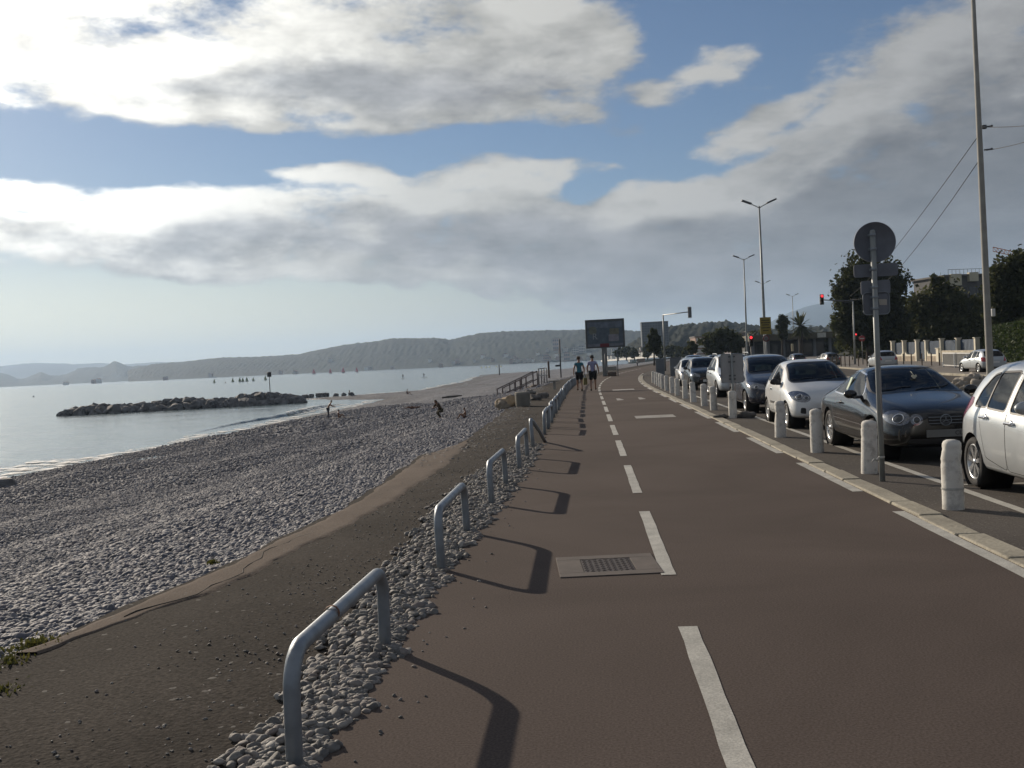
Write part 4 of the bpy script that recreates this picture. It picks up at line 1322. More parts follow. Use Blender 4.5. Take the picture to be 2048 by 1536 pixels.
def wheel(parent, x, y, r, w, side, spokes, rimr=0.66, rimmat=None, cover=False):
    """tyre with its rim, axis along Y, face on the given side"""
    o = empty_mesh = None
    M = Matrix.Rotation(-PI / 2 * side, 4, 'X') if side > 0 else Matrix.Rotation(PI / 2, 4, 'X')
    mb = MB()
    R = r * rimr
    mb.lathe([(R, -w / 2), (r * .93, -w / 2), (r * .985, -w * .38), (r, -w * .2), (r, w * .2), (r * .985, w * .38), (r * .93, w / 2), (R + .012, w * .5), (R, w * .42), (R, -w * .3)], M, 32, closed=True)
    t = mb.build('wheel', RUBBER, parent, (x, y, r))
    mb = MB()
    mb.lathe([(R + .004, w * .44), (R - .012, w * .48), (R - .022, w * .40), (R - .03, w * .1), (R - .04, -w * .1)], M, 32)
    for k in range(spokes):
        a = 2 * PI * k / spokes + 0.2
        for da, wd in (((-0.11, .026), (0.11, .026)) if not cover else ((0, 0.075),)):
            a0 = a + da * 0.4; a1 = a + da
            p0 = Vector((math.cos(a0) * R * .12, math.sin(a0) * R * .12, w * .40)); p1 = Vector((math.cos(a1) * (R - .016), math.sin(a1) * (R - .016), w * .43))
            d = (p1 - p0); pv = Vector((-d.y, d.x, 0)).normalized() * wd / 2
            vs = [p0 - pv * 1.2, p1 - pv, p1 + pv, p0 + pv * 1.2]
            lo = [v - Vector((0, 0, .025)) for v in vs]
            bv = [mb.bm.verts.new(M @ v) for v in vs + lo]
            for f in ((0, 1, 2, 3), (0, 4, 5, 1), (1, 5, 6, 2), (2, 6, 7, 3), (3, 7, 4, 0)): mb.bm.faces.new([bv[i] for i in f])
    mb.lathe([(0, w * .47), (R * .12, w * .46), (R * .19, w * .41), (R * .2, w * .3)], M, 16)
    mb.build('rim', rimmat or RIM, t)
    mb = MB(); mb.lathe([(0, w * .12), (R - .03, w * .12)], M, 24); mb.lathe([(R * .18, w * .16), (R * .72, w * .16), (R * .72, w * .13)], M, 24)
    mb.build('brake', mat('brake_disc', (0.05, 0.05, 0.05), 0.5, .5), t)
    return t


def text_mesh(name, body, size, m, parent, M, depth=0.002):
    cu = bpy.data.curves.new(name, 'FONT'); cu.body = body; cu.size = size; cu.extrude = depth; cu.align_x = 'CENTER'; cu.align_y = 'CENTER'
    o = bpy.data.objects.new(name, cu); COL.objects.link(o)
    dg = bpy.context.evaluated_depsgraph_get()
    me = bpy.data.meshes.new_from_object(o.evaluated_get(dg))
    bpy.data.objects.remove(o); bpy.data.curves.remove(cu)
    me.transform(M)
    return link_mesh(name, me, m, parent)


def car(name, label, group, pos, heading, S, st, pm, cat='car'):
    """S: dict of outlines in side view (x from tail to nose, z up) and front view (y, z)"""
    L_ = st[-1][0]
    t = empty(name, pos, heading, label, cat, group)
    sh = empty('body_frame', (0, 0, 0))
    bpy.data.objects.remove(sh)
    bm = body_cage(st, S.get('lv', 3))
    t.scale = (CAR_K,) * 3
    lay = bm.faces.layers.int.new('part')
    LAB = {}
    def lab(n_):
        LAB.setdefault(n_, len(LAB) + 1); return LAB[n_]
    wheels = S['wheels']; wr = S['wr']
    for x in wheels:
        fs = cut(bm, lay, circle(x, wr * 1.02, wr * 1.13 + .012), 'side', lab('arch'), cond=lambda c: abs(c.y) > .35)
    mid = (wheels[0] + wheels[1]) / 2
    if 'skirt' in S:
        cut(bm, lay, S['skirt'], 'side', lab('skirt'))
    for i, d in enumerate(S.get('doors', [])):
        cut(bm, lay, grow(rounded(d, .06), .008), 'side', lab('seam'))
        cut(bm, lay, rounded(d, .06), 'side', lab(f'door{i}'))
    for i, wdw in enumerate(S['side_windows']):
        p = rounded(wdw, S.get('wround', .05))
        cut(bm, lay, grow(p, .022), 'side', lab('wtrim'))
        cut(bm, lay, p, 'side', lab(f'win{i}'))
    xs = S['screen_x']
    p = rounded(S['screen'], .07)
    cut(bm, lay, grow(p, .025), 'front', lab('strim'), cond=lambda c: xs[0] < c.x < xs[1])
    cut(bm, lay, p, 'front', lab('screen'), cond=lambda c: xs[0] < c.x < xs[1])
    if 'rear_screen' in S:
        p = rounded(S['rear_screen'], .07)
        cut(bm, lay, grow(p, .02), 'rear', lab('rtrim'), cond=lambda c: c.x < L_ * .35)
        cut(bm, lay, p, 'rear', lab('rear_screen'), cond=lambda c: c.x < L_ * .35)
    for nm, ax, poly, cond in S.get('panels', []):
        cut(bm, lay, poly, ax, lab(nm), cond=cond)
    arch = lab('arch')
    keep = set()
    body_f = 0
    # lift parts
    take(bm, lay, 0, 'body', pm, t)
    for sd in (-1, 1):
        if 'skirt' in LAB: take(bm, lay, LAB['skirt'], 'side_skirt', S.get('skirt_mat', TRIM), t, sd)
        if 'seam' in LAB: take(bm, lay, LAB['seam'], 'panel_gap', SEAM, t, sd, -.004)
    for i, d in enumerate(S.get('doors', [])):
        for sd in (-1, 1):
            do = take(bm, lay, LAB[f'door{i}'], 'door', pm, t, sd)
            if do and S.get('handles'):
                hx, hz = S['handles'][i]
                hy = None
                best = 9
                for v in do.data.vertices:
                    dd = (v.co.x - hx) ** 2 + (v.co.z - hz) ** 2
                    if dd < best: best, hy = dd, v.co.y
                mb = MB()
                mb.box((hx, hy + sd * .035, hz), (.19, .022, .030), bev=.009)
                mb.box((hx - .08, hy + sd * .015, hz), (.03, .05, .026), bev=.005); mb.box((hx + .08, hy + sd * .015, hz), (.03, .05, .026), bev=.005)
                mb.ball((hx, hy - sd * .006, hz), .05, 2, (1.1, .35, .75))
                mb.build('handle', S.get('handle_mat', CHROME), do)
    for sd in (-1, 1):
        if 'wtrim' in LAB: take(bm, lay, LAB['wtrim'], 'window_trim', S.get('wtrim_mat', TRIM), t, sd, .002)
        for i in range(len(S['side_windows'])):
            take(bm, lay, LAB[f'win{i}'], 'side_window', GLASS, t, sd, -.004)
    take(bm, lay, LAB['strim'], 'screen_surround', TRIM, t, 0, .001)
    if 'rtrim' in LAB: take(bm, lay, LAB['rtrim'], 'rear_surround', TRIM, t, 0, .001)
    take(bm, lay, LAB['screen'], 'windscreen', GLASS, t, 0, -.003)
    if 'rear_screen' in LAB: take(bm, lay, LAB['rear_screen'], 'rear_window', GLASS, t, 0, -.003)
    for nm, (m_, thick, split) in S.get('panel_mats', {}).items():
        if nm not in LAB: continue
        for sd in ((-1, 1) if split else (0,)):
            take(bm, lay, LAB[nm], nm, m_, t, sd, thick)
    bm.free()
    # wheels and dark wheel wells
    tw = S.get('tw', .19)
    for x in wheels:
        w_ = S['half'] - .02
        for sd in (-1, 1):
            wheel(t, x, sd * (w_ - tw / 2), wr, tw, sd, S.get('spokes', 7), S.get('rimr', .66), S.get('rimmat'), S.get('cover', False))
            mb = MB()
            mb.lathe([(0, -.33), (wr * 1.16 + .014, -.33), (wr * 1.16 + .014, .02)], Matrix.Translation((x, sd * (w_ - .02), wr * 1.02)) @ (Matrix.Rotation(-PI / 2 * sd, 4, 'X')), 28)
            mb.build('wheel_well', BLACK, t)
    mb = MB(); mb.box((L_ / 2, 0, .30), (L_ * .86, S['half'] * 1.25, .10)); mb.box((L_ / 2, 0, .24), (L_ * .5, .5, .06)); mb.build('floor_pan', BLACK, t)
    # cabin: seats, dash, wheel
    sx0 = S.get('seat_x', mid - .1)
    for sd in (-1, 1):
        mb = MB()
        mb.box((sx0 + .1, sd * .36, .52), (.5, .48, .22), bev=.06); mb.box((sx0 - .2, sd * .36, .86), (.16, .46, .56), ry=-.24, bev=.06); mb.box((sx0 - .30, sd * .36, 1.20), (.10, .25, .17), ry=-.2, bev=.04)
        mb.build('seat', INSIDE, t)
    mb = MB(); mb.box((sx0 - .95, 0, .56), (.5, 1.15, .28), bev=.06); mb.box((sx0 - 1.2, 0, .86), (.16, 1.15, .5), ry=-.3, bev=.06); mb.build('rear_bench', INSIDE, t)
    mb = MB(); mb.box((S['dash_x'], 0, S['dash_z']), (.42, S['half'] * 1.55, .30), bev=.08)
    mb.lathe([(.17, 0), (.185, .012), (.17, .024), (.155, .012)], Matrix.Translation((S['dash_x'] - .32, .36, S['dash_z'] + .08)) @ Matrix.Rotation(-1.15, 4, 'Y'), 24, closed=True)
    mb.build('dashboard', INSIDE, t)
    # wiper blades resting on the windscreen
    zc = min(p_[1] for p_ in S['screen'])
    wb_ = [v.co.copy() for o_ in t.children if o_.name.split('.')[0] == 'windscreen' for v in o_.data.vertices]
    if wb_ and S.get('lv', 3) == 3:
        for ya, yb2 in ((-.05, .52), (-.60, -.08)):
            pts2 = []
            for q_ in np.linspace(0, 1, 7):
                yy_, zz_ = ya + (yb2 - ya) * q_, zc + .03 + .05 * q_
                b_ = min(wb_, key=lambda v: (v.y - yy_) ** 2 + (v.z - zz_) ** 2)
                pts2.append((b_.x + .012, yy_, b_.z + .006))
            MB().tube(pts2, .007, 5).build('wiper', TRIM, t)
    # mirrors
    mx_, mz_ = S['mirror']
    my_ = S.get('mirror_y', S['half'] - .02)
    for sd in (-1, 1):
        mb = MB()
        mb.ball((mx_, sd * (my_ + .09), mz_ + .03), .105, 3, (.55, 1.0, .68)); mb.box((mx_ + .02, sd * (my_ - .02), mz_ - .02), (.06, .16, .05), bev=.01)
        mo = mb.build('mirror', S.get('mirror_mat', pm), t)
        mb = MB(); mb.ball((mx_ - .046, sd * (my_ + .09), mz_ + .03), .085, 2, (.25, 1.0, .66)); mb.build('mirror_glass', CHROME, mo)
    return t


def side_of(pts): return pts


# --- station tables: x, roof height, roof half width, belt height, belt half width, waist half width, underside
HATCH = [(0.00, .84, .50, .74, .58, .58, .34), (0.05, .98, .56, .82, .70, .73, .28), (0.22, 1.28, .58, .90, .78, .815, .22), (0.48, 1.46, .57, .94, .815, .84, .20), (0.95, 1.52, .58, .93, .83, .845, .19),
         (1.55, 1.525, .585, .915, .83, .845, .19), (2.05, 1.46, .575, .90, .825, .845, .19), (2.42, 1.25, .60, .89, .82, .845, .19), (2.72, 1.04, .66, .87, .805, .845, .19), (3.10, .96, .62, .83, .79, .84, .20), (3.42, .86, .56, .74, .72, .79, .22), (3.58, .74, .46, .62, .62, .70, .24), (3.66, .62, .34, .52, .48, .56, .28)]


def scale_st(st, L_, H, Wd):
    kx = L_ / st[-1][0]; kz = H / max(s[1] for s in st); ky = Wd / max(s[5] for s in st)
    return [(s[0] * kx, s[1] * kz, s[2] * ky, s[3] * kz, s[4] * ky, s[5] * ky, s[6]) for s in st]


FACE = -PI / 2            # cars along the kerb face the camera
GROUPK = 'cars parked along the promenade kerb'


def kerb_pos(x_right, y_front):
    """car whose kerbside flank is at x_right (straight coordinates) and nose at y_front"""
    return y_front


def place(half, length, y_front, x_side=3.97):
    """origin (tail, centre line) of a car whose nose points to the camera"""
    length *= CAR_K; half *= CAR_K
    y = y_front + length
    b = float(bend(y_front + length / 2))
    a = -math.atan(float(bend(y_front + length) - bend(y_front)) / length)
    return (x_side + half + b, y, 0.0), FACE + a


# A: silver hatchback whose rear half is in the frame
S_A = dict(wheels=(.60, 3.03), wr=.30, half=.845, tw=.19, spokes=7, rimr=.70,
           doors=[[(1.02, .40), (1.62, .30), (1.62, 1.36), (1.30, 1.36), (.82, 1.0), (.92, .72)], [(1.64, .30), (2.62, .30), (2.66, .90), (2.30, 1.22), (1.64, 1.36)]],
           handles=[(1.05, .86), (1.78, .83)], handle_mat=CHROME,
           side_windows=[[(.63, .985), (1.00, .975), (1.02, 1.355), (.86, 1.33), (.68, 1.16)], [(1.03, .975), (1.55, .955), (1.55, 1.375), (1.05, 1.36)], [(1.68, .95), (2.45, .93), (2.40, 1.02), (2.05, 1.28), (1.68, 1.375)]],
           screen_x=(1.85, 2.85), screen=[(-.66, 1.03), (.66, 1.03), (.54, 1.43), (-.54, 1.43)],
           rear_screen=[(-.56, 1.04), (.56, 1.04), (.50, 1.36), (-.50, 1.36)],
           panels=[('tail_light', 'side', rounded([(-.05, .76), (.12, .72), (.55, .99), (.50, 1.07), (.12, 1.07)], .04), lambda c: c.x < .6 and abs(c.y) > .4),
                   ('headlight', 'front', rounded([(.36, .66), (.74, .70), (.78, .86), (.5, .82)], .04), lambda c: c.x > 3.0),
                   ('headlight', 'front', rounded([(-.36, .66), (-.74, .70), (-.78, .86), (-.5, .82)], .04), lambda c: c.x > 3.0),
                   ('grille', 'front', rounded([(-.38, .34), (.38, .34), (.42, .50), (-.42, .50)], .04), lambda c: c.x > 3.2)],
           panel_mats={'tail_light': (TAILM, .004, True), 'headlight': (LAMPM, .003, True), 'grille': (BLACK, -.006, False)},
           dash_x=2.35, dash_z=.90, mirror=(2.36, 1.0), seat_x=1.75, skirt=[(.95, .30), (2.6, .24), (2.6, .305), (.95, .37)], skirt_mat=SILVER)
st_A = scale_st(HATCH, 3.70, 1.52, .845)
pA, hA = place(.845, 3.70, 8.47, 3.98)
car('parked_car', 'silver hatchback cut by the frame edge, rear wheel beside the nearest white bollard', GROUPK, pA, hA, S_A, st_A, SILVER)

# B: black coupe
COUPE = [(0.00, .80, .46, .70, .56, .60, .36), (0.06, .93, .52, .80, .72, .76, .28), (0.35, 1.00, .56, .86, .80, .85, .22), (0.75, 1.05, .58, .89, .825, .868, .20), (1.15, 1.20, .55, .90, .83, .87, .19), (1.65, 1.37, .54, .90, .83, .87, .19),
         (2.2, 1.41, .55, .89, .83, .87, .18), (2.65, 1.36, .55, .88, .83, .87, .18), (3.05, 1.16, .60, .87, .825, .87, .18), (3.38, 1.00, .68, .86, .81, .87, .18), (3.8, .93, .64, .82, .80, .865, .18), (4.2, .86, .58, .76, .75, .83, .19), (4.45, .78, .48, .66, .66, .74, .21), (4.58, .68, .36, .54, .52, .60, .25)]
S_B = dict(wheels=(1.02, 3.735), wr=.315, half=.87, tw=.21, spokes=8, rimr=.72,
           doors=[[(1.75, .30), (3.28, .30), (3.36, .84), (2.95, 1.10), (2.3, 1.27), (1.62, 1.22), (1.55, .80)]], handles=[(1.92, .80)], handle_mat=BLACKCAR,
           side_windows=[[(1.22, .97), (2.03, .945), (2.03, 1.32), (1.68, 1.285), (1.42, 1.17)], [(2.04, .945), (3.02, .93), (2.98, 1.0), (2.62, 1.25), (2.04, 1.32)]],
           wtrim_mat=CHROME,
           screen_x=(2.5, 3.5), screen=[(-.68, .99), (.68, .99), (.53, 1.335), (-.53, 1.335)],
           rear_screen=[(-.56, 1.06), (.56, 1.06), (.48, 1.33), (-.48, 1.33)],
           panels=[('headlight', 'front', [(.63 + .15 * math.cos(a * PI / 8), .665 + .105 * math.sin(a * PI / 8)) for a in range(16)], lambda c: c.x > 4.0),
                   ('headlight', 'front', [(-.63 + .15 * math.cos(a * PI / 8), .665 + .105 * math.sin(a * PI / 8)) for a in range(16)], lambda c: c.x > 4.0),
                   ('inner_headlight', 'front', [(.40 + .085 * math.cos(a * PI / 8), .635 + .08 * math.sin(a * PI / 8)) for a in range(16)], lambda c: c.x > 4.0),
                   ('inner_headlight', 'front', [(-.40 + .085 * math.cos(a * PI / 8), .635 + .08 * math.sin(a * PI / 8)) for a in range(16)], lambda c: c.x > 4.0),
                   ('grille', 'front', rounded([(-.235, .545), (.235, .545), (.26, .70), (-.26, .70)], .03), lambda c: c.x > 4.1),
                   ('lower_intake', 'front', rounded([(-.55, .27), (.55, .27), (.50, .36), (-.50, .36)], .03), lambda c: c.x > 4.1),
                   ('chrome_strip', 'side', [(1.45, .535), (3.32, .50), (3.32, .515), (1.45, .55)], None),
                   ('tail_light', 'rear', [(.40, .66), (.74, .68), (.72, .82), (.42, .80)], None), ('tail_light', 'rear', [(-.40, .66), (-.74, .68), (-.72, .82), (-.42, .80)], None)],
           panel_mats={'headlight': (LAMPM, .006, True), 'inner_headlight': (LAMPM, .006, True), 'grille': (BLACK, -.004, False), 'lower_intake': (BLACK, -.004, False), 'chrome_strip': (CHROME, .006, True), 'tail_light': (TAILM, .003, True)},
           dash_x=3.0, dash_z=.84, mirror=(2.98, .95), seat_x=2.3, rimmat=RIM)
pB, hB = place(.87, 4.58, 13.5, 3.74)
cB = car('parked_car', 'black coupe with round twin headlights parked behind the silver hatchback', GROUPK, pB, hB, S_B, COUPE, BLACKCAR)


def front_x(st, z, y=0.0):
    """approximate nose position at a height"""
    return st[-1][0]


from mathutils.bvhtree import BVHTree


def surf_x(c, y, z, s=1, default=0.0, want='x'):
    """outermost body surface of a car at height z, seen from the front (s = 1) or the rear (s = -1)"""
    best = None
    for o in c.children:
        if o.type != 'MESH' or o.name.split('.')[0] not in ('body', 'grille', 'headlight', 'inner_headlight', 'lower_intake', 'tail_light'): continue
        me = o.data
        if 'bvh' not in c.keys(): pass
        bv = BVHC.get(me.name)
        if bv is None: bv = BVHC[me.name] = BVHTree.FromPolygons([v.co.copy() for v in me.vertices], [tuple(p.vertices) for p in me.polygons])
        h = bv.ray_cast(Vector((s * 9, y, z)), Vector((-s, 0, 0)))
        if h[0] is not None and (best is None or h[0].x * s > best[0].x * s): best = h
    if want == 'x': return best[0].x if best else default
    return best


BVHC = {}


def lamp_lens(c, y, z, r, nm='headlight'):
    """bulb lens and bright ring seen behind the lamp glass"""
    h = surf_x(c, y, z, 1, 0, 'hit')
    if not h: return
    n_ = h[1] if h[1].x > 0 else -h[1]
    Mq = Matrix.Translation(h[0] + n_ * .004) @ n_.to_track_quat('Z', 'Y').to_matrix().to_4x4()
    par = min((o for o in c.children if o.name.split('.')[0] == nm), key=lambda o: min((v.co - h[0]).length for v in o.data.vertices), default=None)
    if par is None: return
    mb = MB(); mb.lathe([(r * .86, 0), (r, .008), (r * .92, .010), (r * .78, .004)], Mq, 22, closed=True); mb.build('lamp_ring', CHROME, par)
    mb = MB(); mb.lathe([(r * .78, .002), (r * .6, .010), (r * .3, .018), (0, .020)], Mq, 20); mb.build('lamp_lens', LENSM, par)


LENSM = mat('lamp_lens_glass', (.05, .055, .06), .03, .3, .1, 6, coat=1.0)
for y_, z_, r_, nm_ in ((.63, .655, .085, 'headlight'), (-.63, .655, .085, 'headlight'), (.40, .63, .052, 'inner_headlight'), (-.40, .63, .052, 'inner_headlight')): lamp_lens(cB, y_, z_, r_, nm_)
# grille bars, three-pointed star in a ring, plate, sun card, heart
NB = 4.575
mb = MB()
for k in range(3):
    zz_ = .575 + .045 * k
    mb.tube([(surf_x(cB, yy_, zz_, 1, NB) + .006, yy_, zz_) for yy_ in np.linspace(-.235, .235, 13)], .0055, 6)
mb.build('grille_bar', GALV, cB)
mb = MB()
Ms = Matrix.Translation((surf_x(cB, 0, .62, 1, NB) + .014, 0, .62)) @ Matrix.Rotation(PI / 2, 4, 'Y')
mb.lathe([(.077, -.006), (.085, 0), (.077, .006), (.070, 0)], Ms, 28, closed=True)
for k in range(3):
    a = PI / 2 + 2 * PI * k / 3
    tip = (math.cos(a) * .076, math.sin(a) * .076)
    l = (math.cos(a + 2.1) * .013, math.sin(a + 2.1) * .013); r_ = (math.cos(a - 2.1) * .013, math.sin(a - 2.1) * .013)
    rot = lambda p: (-p[1], p[0])
    mb.prism([rot(tip), rot(l), rot(r_)], .006, Ms)
mb.build('star_emblem', GALV, cB)
NB = surf_x(cB, 0, .43, 1, NB) + .006
mb = MB(); mb.box((NB + .005, -.02, .43), (.012, .52, .11), bev=.004); pl = mb.build('number_plate', mat('plate_shaded', (0.16, .165, .16), .5, 0, .1, 4), cB)
text_mesh('plate_letters', 'CL', .085, BLACK, pl, Matrix.Translation((NB + .0125, .17, .43)) @ Matrix.Rotation(PI / 2, 4, 'Z') @ Matrix.Rotation(PI / 2, 4, 'X'), .001)
mb = MB(); mb.prism([(-.045, .0), (-.015, -.03), (0, -.05), (.015, -.03), (.045, 0), (.03, .025), (0, .012), (-.03, .025)], .012, Matrix.Translation((3.0, .06, 1.22)) @ Matrix.Rotation(PI / 2, 4, 'Z') @ Matrix.Rotation(PI / 2, 4, 'X'))
mb.tube([(3.0, .06, 1.23), (2.93, .03, 1.30)], .004, 5)
mb.build('hanging_card', mat('pale_card', (.6, .58, .45), .7), cB)
mb = MB(); mb.box((1.98, -.70, 1.10), (.11, .012, .26), rx=-.42); mb.build('sun_sticker', mat('pale_green_card', (.45, .55, .42), .7), cB)

# C: white small hatchback
TW = [(0.00, .82, .48, .72, .58, .60, .36), (0.05, 1.0, .54, .80, .71, .74, .28), (0.24, 1.30, .55, .88, .77, .81, .22), (0.50, 1.43, .55, .93, .80, .826, .20), (1.00, 1.485, .565, .925, .815, .827, .19),
      (1.55, 1.485, .57, .91, .815, .827, .19), (1.98, 1.42, .565, .90, .81, .827, .19), (2.35, 1.22, .60, .89, .805, .827, .19), (2.66, 1.02, .64, .87, .79, .827, .19), (3.02, .93, .60, .80, .78, .825, .20), (3.34, .82, .52, .70, .70, .79, .21), (3.51, .70, .43, .58, .60, .70, .23), (3.60, .58, .32, .48, .46, .56, .27)]
oval = lambda cx, cz, rx, rz, tilt: [(cx + rx * math.cos(a * PI / 9) * math.cos(tilt) - rz * math.sin(a * PI / 9) * math.sin(tilt), cz + rx * math.cos(a * PI / 9) * math.sin(tilt) + rz * math.sin(a * PI / 9) * math.cos(tilt)) for a in range(18)]
S_C = dict(wheels=(.55, 2.92), wr=.285, half=.827, tw=.175, spokes=8, rimr=.70, cover=True,
           doors=[[(1.12, .34), (2.36, .32), (2.42, .86), (2.1, 1.1), (1.7, 1.3), (1.14, 1.36), (1.06, .85)]], handles=[(1.26, .83)], handle_mat=WHITECAR,
           side_windows=[[(.56, 1.02), (1.02, .985), (1.06, 1.36), (.82, 1.35), (.66, 1.24)], [(1.13, .98), (2.16, .945), (2.12, 1.03), (1.78, 1.27), (1.16, 1.365)]],
           screen_x=(1.75, 2.8), screen=[(-.64, 1.01), (.64, 1.01), (.53, 1.41), (-.53, 1.41)],
           rear_screen=[(-.54, 1.02), (.54, 1.02), (.48, 1.34), (-.48, 1.34)],
           panels=[('headlight', 'front', oval(.58, .70, .20, .115, .22), lambda c: c.x > 2.8), ('headlight', 'front', oval(-.58, .70, .20, .115, -.22), lambda c: c.x > 2.8),
                   ('lower_intake', 'front', rounded([(-.36, .30), (.36, .30), (.44, .44), (-.44, .44)], .05), lambda c: c.x > 3.1),
                   ('fog_recess', 'front', rounded([(.50, .33), (.62, .35), (.60, .47), (.50, .46)], .03), lambda c: c.x > 3.0), ('fog_recess', 'front', rounded([(-.50, .33), (-.62, .35), (-.60, .47), (-.50, .46)], .03), lambda c: c.x > 3.0),
                   ('side_moulding', 'side', [(1.14, .50), (2.34, .49), (2.34, .53), (1.14, .545)], None),
                   ('tail_light', 'side', [(-.05, .72), (.12, .72), (.2, .95), (.08, .98)], lambda c: c.x < .3 and abs(c.y) > .4)],
           panel_mats={'headlight': (LAMPM, .006, True), 'lower_intake': (BLACK, -.006, False), 'fog_recess': (BLACK, -.004, True), 'side_moulding': (TRIM, .008, True), 'tail_light': (TAILM, .003, True)},
           dash_x=2.28, dash_z=.88, mirror=(2.16, .98), seat_x=1.55, mirror_mat=TRIM)
pC, hC = place(.827, 3.60, 19.9, 3.80)
cC = car('parked_car', 'small white hatchback with oval headlights parked behind the black coupe', GROUPK, pC, hC, S_C, TW, WHITECAR)
mb = MB(); mb.box((surf_x(cC, 0, .50) + .008, 0, .50), (.012, .5, .11), bev=.004); mb.build('number_plate', PLATE, cC)
lamp_lens(cC, .60, .70, .075); lamp_lens(cC, -.60, .70, .075)
lamp_lens(cC, .47, .67, .05); lamp_lens(cC, -.47, .67, .05)
mb = MB(); mb.lathe([(.035, 0), (.045, .006), (.03, .01), (0, .008)], Matrix.Translation((surf_x(cC, 0, .70), 0, .70)) @ Matrix.Rotation(PI / 2, 4, 'Y'), 4); mb.build('nose_badge', CHROME, cC)


def simple_S(st, half, wr=.31, wheels=None, spokes=7, **kw):
    L_ = st[-1][0]; H = max(s[1] for s in st)
    kx, kz = L_ / 3.66, H / 1.52
    w = wheels or (.62 * kx, 3.0 * kx)
    d = dict(wheels=w, wr=wr, half=half, tw=.19, spokes=spokes,
             doors=[[(1.02 * kx, .36), (1.60 * kx, .32), (1.60 * kx, 1.36 * kz), (1.20 * kx, 1.36 * kz), (.90 * kx, .98 * kz)], [(1.63 * kx, .32), (2.50 * kx, .32), (2.58 * kx, .88 * kz), (2.2 * kx, 1.2 * kz), (1.63 * kx, 1.36 * kz)]],
             handles=[(1.08 * kx, .86 * kz), (1.76 * kx, .83 * kz)], handle_mat=TRIM,
             side_windows=[[(.55 * kx, 1.0 * kz), (.92 * kx, .98 * kz), (.96 * kx, 1.35 * kz), (.78 * kx, 1.34 * kz)], [(.98 * kx, .98 * kz), (1.55 * kx, .96 * kz), (1.55 * kx, 1.375 * kz), (1.02 * kx, 1.36 * kz)], [(1.67 * kx, .955 * kz), (2.36 * kx, .94 * kz), (2.34 * kx, 1.02 * kz), (2.02 * kx, 1.27 * kz), (1.67 * kx, 1.37 * kz)]],
             screen_x=(1.85 * kx, 2.85 * kx), screen=[(-.66, 1.04 * kz), (.66, 1.04 * kz), (.54, 1.43 * kz), (-.54, 1.43 * kz)],
             rear_screen=[(-.56, 1.04 * kz), (.56, 1.04 * kz), (.50, 1.36 * kz), (-.50, 1.36 * kz)],
             panels=[('headlight', 'front', rounded([(.36, .60 * kz), (.74, .66 * kz), (.78, .82 * kz), (.42, .76 * kz)], .05), lambda c: c.x > L_ * .8), ('headlight', 'front', rounded([(-.36, .60 * kz), (-.74, .66 * kz), (-.78, .82 * kz), (-.42, .76 * kz)], .05), lambda c: c.x > L_ * .8),
                     ('grille', 'front', rounded([(-.40, .30), (.40, .30), (.46, .48), (-.46, .48)], .05), lambda c: c.x > L_ * .85),
                     ('tail_light', 'rear', rounded([(.48, .70 * kz), (.75, .72 * kz), (.74, 1.0 * kz), (.58, 1.0 * kz)], .04), None), ('tail_light', 'rear', rounded([(-.48, .70 * kz), (-.75, .72 * kz), (-.74, 1.0 * kz), (-.58, 1.0 * kz)], .04), None)],
             panel_mats={'headlight': (LAMPM, .006, True), 'grille': (BLACK, -.006, False), 'tail_light': (TAILM, .004, True)},
             dash_x=2.33 * kx, dash_z=.9 * kz, mirror=(2.24 * kx, .99 * kz), seat_x=1.65 * kx)
    d.update(kw)
    return d


def plate(c, x, z, y=0.0):
    s_ = -1 if x < 1 else 1
    x = surf_x(c, y, z, s_, x)
    mb = MB(); mb.box((x + s_ * .008, y, z), (.012, .5, .11), bev=.004); return mb.build('number_plate', PLATE, c)


# D: dark estate-like car
st_D = scale_st(HATCH, 4.20, 1.62, .88)
S_D = simple_S(st_D, .88, .315, rimmat=RIM, mirror_mat=TRIM)
pD, hD = place(.88, 4.20, 25.4, 3.84)
cD = car('parked_car', 'dark navy five-door car parked behind the small white hatchback', GROUPK, pD, hD, S_D, st_D, NAVYCAR); plate(cD, 4.20, .46)
# E: tall silver people carrier with roof rails
st_E = scale_st(HATCH, 4.28, 1.66, .875)
S_E = simple_S(st_E, .875, .315)
pE, hE = place(.875, 4.28, 35.0, 4.32)
cE = car('parked_car', 'tall silver people carrier with roof rails behind the white sign panel', GROUPK, pE, hE, S_E, st_E, SILVER); plate(cE, 4.275, .46)
for sd in (-1, 1):
    mb = MB(); mb.tube([(.9, sd * .62, 1.60), (1.0, sd * .62, 1.68), (2.2, sd * .62, 1.68), (2.35, sd * .62, 1.58)], .018, 8); mb.build('roof_rail', GALV, cE)
# F: black small car
st_F = scale_st(HATCH, 3.85, 1.55, .84)
S_F = simple_S(st_F, .84, .30)
pF, hF = place(.84, 3.85, 43.0, 4.2)
cF = car('parked_car', 'black hatchback with bright headlight parked behind the silver people carrier', GROUPK, pF, hF, S_F, st_F, BLACKCAR); plate(cF, 3.85, .44)
# G, H, I farther along the row
for i, (yf, pm, lb, L_, H) in enumerate(((49.6, WHITECAR, 'white car with yellow headlight glow parked beyond the black hatchback', 4.0, 1.46), (55.5, GREYCAR, 'dark grey car near the far end of the kerbside row', 4.2, 1.50), (61.5, NAVYCAR, 'dark blue car last in the kerbside row', 4.1, 1.62))):
    st_ = scale_st(HATCH, L_, H, .86); S_ = simple_S(st_, .86, .30, lv=2)
    p_, h_ = place(.86, L_, yf, 4.35 + .55 * i)
    c_ = car('parked_car', lb, GROUPK, p_, h_, S_, st_, pm); plate(c_, L_, .45)

